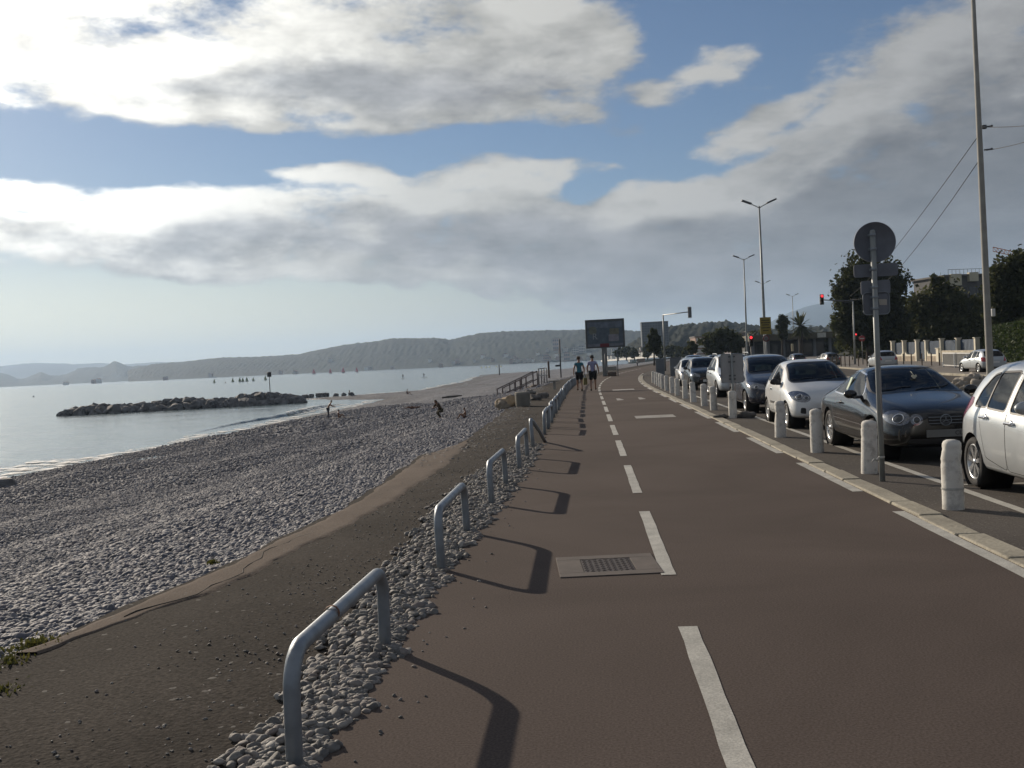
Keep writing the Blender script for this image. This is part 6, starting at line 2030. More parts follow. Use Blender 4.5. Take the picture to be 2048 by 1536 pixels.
BASEJ = dict(pelvis=((0, 0, .95), .125), waist=((0, 0, 1.10), .115), chest=((0, .0, 1.33), .135), neck=((0, .0, 1.49), .055), jaw=((0, .03, 1.57), .066), skull=((0, .02, 1.66), .088), crown=((0, .015, 1.715), .06), nose=((0, .115, 1.625), .014),
             shoulder_a=((-.17, 0, 1.41), .062), elbow_a=((-.235, -.04, 1.13), .042), wrist_a=((-.24, .06, .89), .028), shoulder_b=((.17, 0, 1.41), .062), elbow_b=((.235, -.04, 1.13), .042), wrist_b=((.24, .06, .89), .028),
             hip_a=((-.09, 0, .90), .095), knee_a=((-.10, .02, .50), .058), ankle_a=((-.10, -.02, .085), .038), toe_a=((-.115, .15, .03), .03), hip_b=((.09, 0, .90), .095), knee_b=((.10, .02, .50), .058), ankle_b=((.10, -.02, .085), .038), toe_b=((.115, .15, .03), .03))
BASEE = [('pelvis', 'waist'), ('waist', 'chest'), ('chest', 'neck'), ('neck', 'jaw'), ('jaw', 'skull'), ('skull', 'crown'), ('skull', 'nose'), ('chest', 'shoulder_a'), ('shoulder_a', 'elbow_a'), ('elbow_a', 'wrist_a'), ('chest', 'shoulder_b'), ('shoulder_b', 'elbow_b'), ('elbow_b', 'wrist_b'),
         ('pelvis', 'hip_a'), ('hip_a', 'knee_a'), ('knee_a', 'ankle_a'), ('ankle_a', 'toe_a'), ('pelvis', 'hip_b'), ('hip_b', 'knee_b'), ('knee_b', 'ankle_b'), ('ankle_b', 'toe_b')]
SKIN = mat('sunlit_skin', (.30, .17, .11), .6, 0, .08, 8)
SKINT = mat('tanned_skin', (.20, .105, .065), .6, 0, .08, 8)
HAIRD = mat('dark_hair', (.020, .014, .010), .6, 0, .3, 30)
HAIRB = mat('brown_hair', (.07, .045, .028), .6, 0, .3, 30)


def cloth_mat(name, col): return mat('cloth_' + name, col, .9, 0, .12, 10, .003, 60)


def person(label, pos, heading, height, pose=None, skin=SKIN, hair=HAIRD, clothes=(), group=None, hands=True, long_hair=False):
    """clothes: (name, material, [joint chain edges], extra radius, {joint: fraction}) grown as shells round the same skeleton"""
    t = empty('person', pos, heading, label, 'person', group)
    k = height / 1.76
    t.scale = (k, k, k)
    J = {n_: (Vector(p), r) for n_, (p, r) in BASEJ.items()}
    for n_, p in (pose or {}).items(): J[n_] = (Vector(p), J[n_][1])
    E = list(BASEE)
    if hands:
        for s in 'ab':
            w, e = J['wrist_' + s][0], J['elbow_' + s][0]
            d = (w - e).normalized(); sx_ = -1 if s == 'a' else 1
            side = Vector((0, 1, 0)) - d * d.y
            side = side.normalized() if side.length > .2 else Vector((1, 0, 0))
            out_ = d.cross(side).normalized()
            pl = w + d * .055
            J['palm_' + s] = (pl, .026); E.append(('wrist_' + s, 'palm_' + s))
            for i, (ln, off_) in enumerate(((.075, .028), (.085, .010), (.08, -.010), (.062, -.027))):
                a = pl + d * .035 + side * off_
                J[f'f{i}{s}'] = (a, .010); J[f'g{i}{s}'] = (a + d * ln * .75 + out_ * ln * .35 * -sx_, .0075)
                E += [('palm_' + s, f'f{i}{s}'), (f'f{i}{s}', f'g{i}{s}')]
            J['t0' + s] = (w + d * .03 + side * .038, .011); J['t1' + s] = (w + d * .075 + side * .06, .009)
            E += [('palm_' + s, 't0' + s), ('t0' + s, 't1' + s)]
    skin_mesh('body', J, E, skin, t)
    for (nm, m_, ch, ex, cutf) in clothes:
        js = {}; es = []
        for a, b_ in ch:
            pa, ra = J[a]; pb, rb = J[b_]
            f = cutf.get(b_, 1.0)
            js.setdefault(a, (pa, ra + ex))
            nb_ = b_ if f == 1.0 else b_ + '_cut'
            js[nb_] = (pa.lerp(pb, f), ra + (rb - ra) * f + ex * 1.15)
            es.append((a, nb_))
        skin_mesh(nm, js, es, m_, t)
    sk = J['skull'][0]; up = (J['crown'][0] - J['jaw'][0]).normalized()
    fw = (J['nose'][0] - sk); fw = (fw - up * fw.dot(up)).normalized()
    mb = MB()
    c = sk + up * .022 - fw * .012
    mb.ball(tuple(c), .098, 3, (1, 1, 1), .25, 3)
    for v in list(mb.bm.verts):
        r_ = v.co - c
        if r_.dot(fw) > .045 and r_.dot(up) < .055: v.co -= fw * (r_.dot(fw) - .03)
        if r_.dot(up) < -.055: v.co += up * (-.055 - r_.dot(up)) * .7
    if long_hair:
        mb.tube([tuple(c - fw * .05), tuple(c - fw * .085 - up * .11), tuple(c - fw * .08 - up * .24)], [.07, .065, .03], 10)
    mb.build('hair', hair, t)
    for sx_ in (-1, 1):
        rt = up.cross(fw)
        e = sk - up * .005 + fw * .078 + rt * sx_ * .032
        mb = MB(); mb.ball(tuple(e), .013, 2); mb.build('eye', mat('eye_dark', (.03, .025, .02), .3), t)
        mb = MB(); mb.ball(tuple(sk - up * .015 + rt * sx_ * .086), .024, 2, (.45, .8, 1.1)); mb.build('ear', skin, t)
    mb = MB(); mb.ball(tuple(J['jaw'][0] + fw * .062 + up * .012), .022, 2, (1.1, .5, .35)); mb.build('mouth', mat('lips', (.22, .09, .08), .5), t)
    return t


TOP = [('waist', 'chest'), ('waist', 'pelvis'), ('chest', 'shoulder_a'), ('shoulder_a', 'elbow_a'), ('chest', 'shoulder_b'), ('shoulder_b', 'elbow_b')]
VEST = [('waist', 'chest'), ('waist', 'pelvis'), ('chest', 'shoulder_a'), ('chest', 'shoulder_b')]
SHORTS = [('pelvis', 'hip_a'), ('hip_a', 'knee_a'), ('pelvis', 'hip_b'), ('hip_b', 'knee_b')]
SHOES = [('ankle_a', 'toe_a')]
SHOES2 = [('ankle_b', 'toe_b')]
WALK1 = dict(knee_a=(-.10, .17, .52), ankle_a=(-.10, .20, .12), toe_a=(-.11, .36, .08), knee_b=(.10, -.05, .49), ankle_b=(.10, -.22, .13), toe_b=(.11, -.09, .03), elbow_a=(-.26, -.10, 1.15), wrist_a=(-.27, -.06, .90), elbow_b=(.26, .03, 1.14), wrist_b=(.25, .16, .95))
WALK2 = dict(knee_b=(.10, .17, .52), ankle_b=(.10, .22, .12), toe_b=(.11, .38, .08), knee_a=(-.10, -.05, .49), ankle_a=(-.10, -.20, .12), toe_a=(-.11, -.06, .03), elbow_b=(.27, -.10, 1.16), wrist_b=(.30, -.04, .92), elbow_a=(-.26, .02, 1.14), wrist_a=(-.25, .15, .95))
DARKSHOE = cloth_mat('dark_shoe', (.02, .02, .02))
PG = 'couple walking away along the path'
p1 = gp(1160, 783); hh = 70 / FPX * -(CAM_M.inverted() @ p1).z
person('walker in a teal top and dark shorts, seen from behind', p1, .02, hh, WALK1, hair=HAIRB, group=PG, clothes=(
    ('top', cloth_mat('teal', (.035, .15, .20)), TOP, .022, {'elbow_a': .45, 'elbow_b': .45, 'pelvis': .8}), ('shorts', cloth_mat('charcoal', (.022, .022, .026)), SHORTS, .03, {'knee_a': .85, 'knee_b': .85}),
    ('shoe', DARKSHOE, SHOES, .016, {}), ('shoe', DARKSHOE, SHOES2, .016, {})))
p2 = gp(1187, 782)
person('walker in a pale lilac shirt and black shorts, seen from behind', p2, -.03, hh * 1.02, WALK2, hair=HAIRD, group=PG, clothes=(
    ('shirt', cloth_mat('lilac', (.26, .27, .42)), TOP, .026, {'elbow_a': .55, 'elbow_b': .55}), ('shorts', cloth_mat('black', (.013, .013, .016)), SHORTS, .034, {'knee_a': .95, 'knee_b': .95}),
    ('shoe', DARKSHOE, SHOES, .016, {}), ('shoe', DARKSHOE, SHOES2, .016, {})))
# the bag held between them
mb = MB()
mb.prism(rounded([(-.11, -.36), (.11, -.36), (.09, 0), (-.09, 0)], .05, 4), .07, Matrix.Rotation(PI / 2 * 0.25, 4, 'Z') @ Matrix.Translation((0, 0, .0)) @ Matrix.Rotation(PI / 2, 4, 'X'))
mb.tube([(-.07, -.03, 0), (-.04, -.03, .12), (.04, -.03, .12), (.07, -.03, 0)], .008, 6)
o = mb.build('beach_bag', cloth_mat('straw', (.22, .20, .09)), None, p1 + Vector((.27, .10, .68)) * (hh / 1.76)); o.scale = (hh / 1.76,) * 3
tag(o, 'straw-coloured beach bag hanging between the two walkers', 'bag')


def hit(px, py):
    """where the sight line through a photo position meets the beach"""
    r = ray(px, py); lo_ = 0
    for k in np.arange(3, 600, .25):
        q = Vector((0, 0, EYE)) + r * float(k)
        if q.z < max(float(beach_z(np.array(q.x), np.array(q.y))), SEA): return q
    return q


def depth(p): return -(CAM_M.inverted() @ p).z


BGR = 'people on the beach'
SIT = dict(pelvis=(0, 0, .13), waist=(0, -.06, .28), chest=(0, -.08, .50), neck=(0, -.03, .66), jaw=(0, .02, .735), skull=(0, .02, .83), crown=(0, .02, .885), nose=(0, .115, .795), shoulder_a=(-.17, -.07, .58), shoulder_b=(.17, -.07, .58),
           elbow_a=(-.22, .10, .36), wrist_a=(-.10, .30, .38), elbow_b=(.22, .10, .36), wrist_b=(.10, .30, .38), hip_a=(-.09, .03, .12), knee_a=(-.12, .38, .42), ankle_a=(-.10, .58, .07), toe_a=(-.1, .74, .04), hip_b=(.09, .03, .12), knee_b=(.12, .38, .42), ankle_b=(.10, .58, .07), toe_b=(.1, .74, .04))
LIE = dict(pelvis=(0, 0, .12), waist=(0, -.15, .11), chest=(0, -.38, .13), neck=(0, -.54, .13), jaw=(0, -.62, .15), skull=(0, -.71, .13), crown=(0, -.77, .13), nose=(0, -.68, .24), shoulder_a=(-.17, -.45, .11), shoulder_b=(.17, -.45, .11), elbow_a=(-.30, -.22, .06), wrist_a=(-.26, .02, .06), elbow_b=(.28, -.68, .07), wrist_b=(.08, -.82, .09),
           hip_a=(-.09, .05, .11), knee_a=(-.12, .42, .22), ankle_a=(-.11, .80, .07), toe_a=(-.12, .86, .18), hip_b=(.09, .05, .11), knee_b=(.13, .46, .12), ankle_b=(.16, .88, .06), toe_b=(.17, .93, .17))
LEAN = dict(waist=(0, .05, 1.10), chest=(0, .16, 1.30), neck=(0, .25, 1.43), jaw=(0, .31, 1.49), skull=(0, .34, 1.575), crown=(0, .36, 1.625), nose=(0, .43, 1.53), shoulder_a=(-.17, .18, 1.37), shoulder_b=(.17, .18, 1.37), elbow_a=(-.2, .36, 1.16), wrist_a=(-.14, .56, 1.08), elbow_b=(.2, .36, 1.15), wrist_b=(.14, .56, 1.06))
CROUCH = dict(pelvis=(0, -.12, .58), waist=(0, -.05, .72), chest=(0, .12, .92), neck=(0, .22, 1.06), jaw=(0, .29, 1.10), skull=(0, .31, 1.19), crown=(0, .32, 1.245), nose=(0, .41, 1.15), shoulder_a=(-.17, .15, 1.0), shoulder_b=(.17, .15, 1.0), elbow_a=(-.22, .34, .80), wrist_a=(-.08, .50, .74), elbow_b=(.22, .34, .80), wrist_b=(.08, .50, .74),
              hip_a=(-.1, -.08, .54), knee_a=(-.12, .22, .42), ankle_a=(-.1, -.02, .08), toe_a=(-.11, .15, .03), hip_b=(.1, -.08, .54), knee_b=(.12, .18, .38), ankle_b=(.1, -.10, .08), toe_b=(.11, .06, .03))


def on_beach(px, py, label, heading, px_h, unit_h, pose, **kw):
    p = hit(px, py); H_ = px_h * depth(p) / FPX / unit_h * 1.76
    p.z = float(beach_z(np.array(p.x), np.array(p.y))) + .02
    return person(label, p, heading, H_, pose, group=BGR, **kw)


SWIM = cloth_mat('swim_navy', (.02, .022, .04)); SWIM2 = cloth_mat('swim_rust', (.16, .05, .03)); BROWN = cloth_mat('brown_wool', (.07, .05, .03))
pa = on_beach(657, 838, 'bather standing and leaning forward by the water, in dark trousers', -1.35, 36, 1.66, LEAN, skin=SKIN, clothes=(('trousers', SWIM, SHORTS + [('knee_a', 'ankle_a'), ('knee_b', 'ankle_b')], .02, {}),))
pb = on_beach(678, 837, 'bather sitting on a dark towel beside the standing bather', -1.2, 17, .9, SIT, skin=SKINT, clothes=(('swimsuit', SWIM2, SHORTS[:1] + SHORTS[2:3], .015, {}),))
mb = MB(); mb.box((0, 0, .01), (.9, 1.7, .03), bev=.012)
o = mb.build('towel', cloth_mat('towel_dark', (.03, .032, .04)), None, pb.location + Vector((.25, 0, .02))); o.rotation_euler = (0, .05, -1.2); tag(o, 'dark towel under the sitting bather near the water', 'towel')
on_beach(880, 838, 'long-haired person in brown crouching over the stones', -.9 + PI, 37, 1.28, CROUCH, skin=SKINT, hair=HAIRB, long_hair=True, clothes=(('coat', BROWN, TOP, .03, {}), ('trousers', cloth_mat('olive', (.06, .05, .028)), SHORTS + [('knee_a', 'ankle_a'), ('knee_b', 'ankle_b')], .02, {})))
on_beach(930, 838, 'sunbather sitting alone on the shingle near the boulders', 1.5, 21, .9, SIT, skin=SKINT, hair=HAIRB, clothes=(('swimsuit', SWIM, SHORTS[:1] + SHORTS[2:3], .015, {}),))
p = hit(826, 818); p.z = float(beach_z(np.array(p.x), np.array(p.y))) + .02
person('sunbather lying flat on the shingle', p, -1.55 + PI, 1.75 * .9, LIE, SKINT, HAIRD, (('swimsuit', SWIM2, SHORTS[:1] + SHORTS[2:3], .015, {}),), BGR)
on_beach(815, 790, 'small figure sitting near the waterline, right of the breakwater', -1.4, 11, .9, SIT, skin=SKINT, clothes=(('swimsuit', SWIM, VEST, .02, {}),))
on_beach(699, 790, 'dark figure sitting at the landward end of the breakwater stones', -1.4, 13, .9, SIT, skin=SKINT, clothes=(('shirt', SWIM, TOP, .02, {}),))
for px, py, px_h, lb in ((806, 757, 9, 'figure standing on a board far out, the left one of two'), (848, 755, 9, 'figure standing on a board far out, the right one of two')):
    r = ray(px, py); kk = (SEA + .1 - EYE) / r.z; p = Vector((0, 0, EYE)) + r * kk
    H_ = px_h * depth(p) / FPX
    person(lb, p, .5, H_, WALK1, SKINT, HAIRD, (('wetsuit', SWIM, TOP + SHORTS + [('knee_a', 'ankle_a'), ('knee_b', 'ankle_b')], .01, {}),), 'standing paddlers', hands=False)
    mb = MB(); mb.lathe([(0, -1.6), (.25, -1.2), (.36, -.3), (.36, .4), (.22, 1.25), (0, 1.65)], Matrix.Rotation(PI / 2, 4, 'Y') @ Matrix.Diagonal((.16, 1, 1, 1)), 16)
    o = mb.build('paddle_board', mat('pale_board_paint', (.30, .32, .33), .4), None, p - Vector((0, 0, .05))); o.rotation_euler = (0, 0, .6); o.scale = (1.0,) * 3
    tag(o, 'paddle board under the ' + ('left' if px < 820 else 'right') + ' one of two far figures', 'paddle board')
for px, py, px_h, col, lb in ((1210, 738, 17, (.30, .12, .12), 'distant walker in a reddish top by the billboard pillar'), (1275, 733, 13, (.5, .5, .48), 'distant walker in white near the far bend')):
    p = gp(px, py); person(lb, p, .3, px_h * depth(p) / FPX, WALK2, SKIN, HAIRD, (('top', cloth_mat(lb[-9:], col), TOP, .03, {}), ('trousers', SWIM, SHORTS + [('knee_a', 'ankle_a'), ('knee_b', 'ankle_b')], .02, {})), 'distant walkers', hands=False)
# ------------------------------------------------------------------ breakwater of single rocks
ROCK = mat('breakwater_rock', (.15, .15, .15), .85, 0, .45, .9, .03, 4)
rprotos = []
for k in range(7):
    mb = MB(); mb.ball((0, 0, 0), .8, 3, (1.2 - .05 * k, .95, .72 + .04 * k), .75, k * 3.7)
    for v in mb.bm.verts:      # flatten some sides into broken faces
        for nx, ny, nz_, lim in ((.8, .3, .5, .55), (-.6, .6, .5, .5), (.1, -.9, .4, .52), (-.5, -.5, .7, .5), (.2, .2, .95, .42)):
            n_ = Vector((nx, ny, nz_)).normalized(); n_ = Matrix.Rotation(k * 1.1, 3, 'Z') @ n_
            dd = v.co.dot(n_)
            if dd > lim: v.co -= n_ * (dd - lim) * .85
    for f in mb.bm.faces: f.smooth = False
    rprotos.append(mb)
rprotos = [m_.build('breakwater_rock', ROCK) for m_ in rprotos]
ru = set()


def rock(loc, s, label, group, name=None, cat='rock'):
    k = rnd.randrange(7)
    if k in ru: o = rprotos[k].copy(); COL.objects.link(o)
    else: o = rprotos[k]; ru.add(k)
    if name: o.name = name
    o.location = loc; o.scale = (s,) * 3; o.rotation_euler = (rnd.uniform(-.5, .5), rnd.uniform(-.5, .5), rnd.uniform(0, 6.28))
    return tag(o, label, cat, group)


def sea_at(px, py):
    r = ray(px, py); return Vector((0, 0, EYE)) + r * ((SEA - EYE) / r.z)


A = sea_at(125, 832); B = sea_at(600, 806)
dv = B - A; nv_ = Vector((-dv.y, dv.x, 0)).normalized()
r2 = random.Random(3)
for i in range(150):
    u = (i % 75) / 74 + r2.uniform(-.006, .006)
    lay_ = i // 75
    c = A.lerp(B, u)
    hgt = .40 + .42 * min(1, u * 1.6) + .22 * math.sin(u * 17)
    if lay_ == 0: q = c + nv_ * r2.uniform(-.5, .8) + Vector((0, 0, r2.uniform(-.1, .45)))
    else: q = c + nv_ * r2.uniform(1.2, 3.4) + Vector((0, 0, hgt * r2.uniform(.75, 1.1)))
    rock(q, r2.uniform(.8, 1.5) * (.75 if u < .05 else 1), 'dark boulder in the breakwater, wet and irregular', 'boulders of the breakwater')
for px, py, s in ((612, 797, .8), (622, 795, .7), (640, 794, .85), (652, 793, .75), (672, 793, .6), (688, 792, .6), (704, 791, .5)):
    q = hit(px, py); rock(q + Vector((0, 0, .25)), s, 'dark boulder in the low line from the breakwater to the beach', 'boulders on the beach end of the breakwater')
q = hit(12, 972); rock(q, .75, 'dark wet boulder at the left edge of the shingle', None, 'boulder')
# wet sand spit inside the breakwater
# beacon
b0 = sea_at(541, 800); b0.z = SEA + 1.6
t = empty('beacon', b0, 0, 'beacon post with a dark can topmark on the breakwater', 'beacon')
D_ = depth(b0)
mb = MB(); mb.tube([(0, 0, -1), (0, 0, 33 / FPX * D_)], .07, 8); mb.build('post', DARKSTEEL, t)
mb = MB(); mb.lathe([(0, -.38), (.33, -.38), (.33, .3), (.2, .4), (0, .4)], Matrix.Translation((0, 0, 31 / FPX * D_)), 14); mb.build('topmark', mat('beacon_dark', (.035, .03, .03), .6), t)

# ------------------------------------------------------------------ boats and buoys
SAILP = mat('pink_sail', (.62, .12, .16), .7, 0, .05, 2); SAILY = mat('yellow_green_sail', (.22, .27, .10), .7, 0, .05, 2)


def dinghy(px, py, hpx, m_, label, group, flip=1):
    p = sea_at(px, py); D_ = depth(p); h = hpx / FPX * D_
    t = empty('sailing_dinghy', p, rnd.uniform(-.4, .4), label, 'sailing boat', group)
    l = h * .62
    mb = MB()
    sec = [(-.5, .10, .10), (-.35, .15, .15), (0, .19, .17), (.3, .13, .17), (.5, .02, .19)]
    rings = [[mb.bm.verts.new((x * l, s * w * l * k_, z)) for s, k_, z in ((-1, 1, d_ * l), (-1, .6, 0), (0, 0, -.04 * l), (1, .6, 0), (1, 1, d_ * l))] for x, w, d_ in sec]
    for a, b_ in zip(rings, rings[1:]):
        for k in range(4): mb.bm.faces.new((a[k], b[k] if False else b_[k], b_[k + 1], a[k + 1]))
        mb.bm.faces.new((a[4], b_[4], b_[0], a[0]))
    mb.bm.faces.new(rings[0]); mb.bm.faces.new(list(reversed(rings[-1])))
    mb.build('hull', mat('hull_grey', (.25, .25, .25), .5), t)
    mb = MB(); mb.tube([(.1 * l, 0, 0), (.1 * l, 0, h)], .012 * h, 6); mb.build('mast', DARKSTEEL, t)
    mb = MB(); q = [(.1 * l, .12 * h), (-.5 * l, .14 * h), (-.3 * l, .55 * h), (.08 * l, .98 * h)]
    mb.prism(q, .01 * h, Matrix.Rotation(.35 * flip, 4, 'Z') @ Matrix.Rotation(PI / 2, 4, 'X')); mb.build('sail', m_, t)
    mb = MB(); mb.prism([(.13 * l, .12 * h), (.5 * l, .13 * h), (.12 * l, .75 * h)], .01 * h, Matrix.Rotation(-.2 * flip, 4, 'Z') @ Matrix.Rotation(PI / 2, 4, 'X')); mb.build('jib', m_, t)


for px, py, h, lb in ((628, 748.5, 12, 'pink-sailed dinghy farthest left of the pink sails'), (661, 747, 11, 'pink-sailed dinghy, second from the left of the pink sails'), (687, 746, 13, 'pink-sailed dinghy, tallest of the pink sails'), (714, 744.5, 11, 'pink-sailed dinghy farthest right of the pink sails')):
    dinghy(px, py, h, SAILP, lb, 'dinghies with pink sails')
for px, py, h, lb in ((429, 766, 9, 'yellow-green sail alone on the left of its group'), (466, 764.5, 10, 'dark green sail left of the close cluster'), (480, 764, 10, 'yellow-green sail first in the close cluster'), (486, 764, 10, 'yellow-green sail second in the close cluster'), (494, 763, 10, 'yellow-green sail third in the close cluster'), (507, 762.5, 9, 'yellow-green sail just right of the close cluster'), (531, 760.5, 10, 'narrow yellow-green sail nearest the beacon')):
    dinghy(px, py, h, SAILY, lb, 'dinghies with yellow-green sails')
for px, py, s, col, lb, g_ in [(963, 736, 3.4, (.42, .40, .10), 'yellow buoy in the row off the far beach', 1), (972, 735.5, 3.4, (.42, .40, .10), 'yellow buoy in the row off the far beach', 1), (979, 735, 3.6, (.42, .40, .10), 'yellow buoy in the row off the far beach', 1), (993, 734.3, 3.2, (.42, .40, .10), 'yellow buoy in the row off the far beach', 1), (1002, 734, 3.6, (.42, .40, .10), 'yellow buoy in the row off the far beach', 1), (451, 766, 3, (.03, .03, .035), 'small dark buoy among the yellow-green sails', 0), (67, 794, 3.5, (.03, .03, .035), 'small dark buoy alone on the water at the left', 0)]:
    p = sea_at(px, py); r_ = s / 2 / FPX * depth(p)
    mb = MB(); mb.lathe([(0, -r_ * .6), (r_ * .8, -r_ * .4), (r_, 0), (r_ * .85, r_ * .6), (r_ * .4, r_ * 1.1), (r_ * .15, r_ * 1.5), (0, r_ * 1.55)], None, 14)
    o = mb.build('buoy', mat('buoy_%d' % g_, col, .5), None, p); tag(o, lb, 'buoy', 'yellow buoys off the far beach' if g_ else None)

# ------------------------------------------------------------------ ramp railing, blocks and boulders at the beach edge
Rtop = at(1071, 768, 66); Rbot = at(1001, 803, 64)
RAILW = mat('greyed_wood', (.17, .145, .14), .85, 0, .2, 6)
t = empty('beach_ramp', Rtop, 0, 'ramp with weathered wooden railings going down to the beach', 'ramp')
dv = Rbot - Rtop; sd_ = Vector((.10, .75, 0))
for s in (-1, 1):
    mb = MB()
    for hgt in (.80, .30): mb.tube([tuple(sd_ * s + Vector((0, 0, hgt))), tuple(sd_ * s + dv + Vector((0, 0, hgt)))], .036, 8)
    mb.build('handrail', RAILW, t)
    for u in (0, .33, .5, .66, 1.0):
        mb = MB(); q = sd_ * s + dv * u; mb.box(tuple(q + Vector((0, 0, .33))), (.08, .08, 1.0), bev=.012); mb.build('post', RAILW, t)
mb = MB()
n_ = 14
for k in range(n_):
    q = dv * ((k + .5) / n_); mb.box(tuple(q - Vector((0, 0, .05))), (dv.length / n_, 1.45, .10), rz=0.13, bev=.01)
mb.build('deck', mat('ramp_boards', (.15, .12, .10), .9, 0, .25, 4), t)
# railing on the level
a = gp(1078, 769); c = gp(1094, 765)
t = empty('beach_railing', a, 0, 'metal railing with pale rails at the head of the beach ramp', 'railing')
dv = c - a
for u in (0, .33, .66, 1.0):
    mb = MB(); mb.tube([tuple(dv * u), tuple(dv * u + Vector((0, 0, 1.0)))], .035, 8); mb.build('post', DARKSTEEL, t)
mb = MB()
for z in (1.0, .55): mb.tube([(0, 0, z), tuple(dv + Vector((0, 0, z)))], .035, 8)
mb.build('rail', mat('pale_rail', (.48, .48, .46), .5), t)
a = gp(1046, 812)
t = empty('concrete_block', a, .3, 'pale rounded concrete block between the boulders and the hoops', 'concrete block')
mb = MB(); mb.lathe([(.24, -.1), (.25, .05), (.265, .38), (.27, .46), (.25, .485), (.16, .49), (0, .47)], Matrix.Diagonal((1, 1.15, 1.0, 1)), 26); mb.build('block', mat('block_concrete', (.20, .19, .165), .92, 0, .22, 4, .006, 25), t)
a = gp(1062, 805)
for px, py, s, lb, mm_ in ((1014, 812, .27, 'sunlit pale boulder left of the concrete block', (.34, .26, .17)), (1026, 808, .27, 'brown boulder against the concrete block', (.17, .13, .09)), (1005, 815, .2, 'low pale stone left of the sunlit boulder', (.25, .21, .16)), (1072, 800, .2, 'grey boulder behind the concrete block', (.15, .14, .13)), (1060, 790, .22, 'grey stone beside the path end of the ramp', (.18, .17, .15)), (1085, 796, .18, 'low grey boulder near the hoops', (.15, .14, .13))):
    q = gp(px, py); mb = MB(); mb.ball((0, 0, 0), s, 3, (1.25, .9, .8), .7, px * .37)
    o = mb.build('boulder', mat('boulder_%d' % px, mm_, .9, 0, .3, 3, .02, 8), None, q + Vector((0, 0, s * .35))); tag(o, lb, 'boulder')
q = gp(1109, 778)
t = empty('stone_bench', q, 0, 'low bench of a pale slab on a short post beside the hoop row', 'bench')
mb = MB(); mb.box((0, 0, .43), (.62, .4, .07), bev=.015); mb.build('slab', CONCRETE, t)
mb = MB(); mb.box((0, 0, .18), (.14, .26, .43), bev=.015); mb.build('support', CONCRETE, t)
q = hit(999, 750)
t = empty('beach_post', q, 0, 'dark post standing alone on the far shingle by the water', 'post')
mb = MB(); mb.lathe([(.22, -.3), (.20, 0), (.18, 20 / FPX * depth(q)), (0, 20.5 / FPX * depth(q))], None, 10); mb.build('shaft', mat('dark_post', (0, 0, 0)), t)
q = hit(903, 797)
mb = MB(); mb.tube([(-.9, -.2, .08), (-.3, .0, .13), (.3, .05, .15), (1.0, .2, .2)], [.07, .11, .10, .05], 9)
o = mb.build('driftwood_log', mat('driftwood', (.05, .04, .035), .9, 0, .3, 5), None, q + Vector((0, 0, .05))); tag(o, 'dark driftwood log on the shingle above the sunbathers', 'driftwood')
o.scale = (1.2,) * 3

# weeds at the edge of the old surface
rg = np.random.default_rng(21)
for (px, py, r_, n_, lb) in ((70, 1294, .20, 300, 'clump of green weeds at the end of the screed strip'), (20, 1325, .16, 150, 'straggling weeds at the left edge of the old tarmac'), (8, 1385, .14, 70, 'yellowing weeds on the stones at the frame edge'), (425, 1128, .06, 60, 'tiny tuft beside the screed strip'), (640, 1478, .045, 40, 'small tuft at the foot of the nearest hoop')):
    q = gp(px, py, -.04)
    t = empty('weed_clump', q, 0, lb, 'weeds', 'weeds on the promenade edge')
    V = []; F = []
    for k in range(n_):
        a_ = rg.uniform(0, 6.28); rr_ = abs(rg.normal(0, .5)) * r_
        p0 = np.array([math.cos(a_) * rr_, math.sin(a_) * rr_ * 1.3, 0.0]); hh_ = rg.uniform(.01, .045); ln_ = rg.uniform(.0, .05); b2 = rg.uniform(0, 6.28)
        tip = p0 + np.array([math.cos(b2) * ln_, math.sin(b2) * ln_, hh_]); wv = np.array([-math.sin(b2), math.cos(b2), 0]) * rg.uniform(.004, .014)
        md_ = (p0 + tip) / 2
        i = len(V); V += [p0, md_ + wv, tip, md_ - wv]; F.append((i, i + 1, i + 2, i + 3))
    link_mesh('leaves', np_mesh('leaves', np.array(V), np.array(F), False), leaf_mat('weed_leaf', (.035, .05, .012), (.14, .13, .035)), t)

# rocks on the traffic island
ISL = mat('island_rock', (.30, .27, .23), .9, 0, .3, 1.5, .02, 8)
ip = []
for k in range(4):
    mb = MB(); mb.ball((0, 0, 0), .3, 3, (1.15, .9, .8), .75, 30 + k * 2.9); ip.append(mb.build('island_boulder', ISL))
for i in range(22):
    o = ip[i] if i < 4 else ip[i % 4].copy()
    if i >= 4: COL.objects.link(o)
    u = r2.uniform(0, 1)
    g0 = ground_at(1925 + 70 * r2.uniform(-.15, 1), 31 + 5 * r2.uniform(0, 1))
    o.location = g0 + Vector((0, 0, .2 + r2.uniform(0, .18))); s = r2.uniform(.55, 1.0); o.scale = (s, s, s); o.rotation_euler = (r2.uniform(-.4, .4), r2.uniform(-.4, .4), r2.uniform(0, 6))
    tag(o, 'pale boulder heaped on the traffic island behind the black coupe', 'boulder', 'boulders on the traffic island')

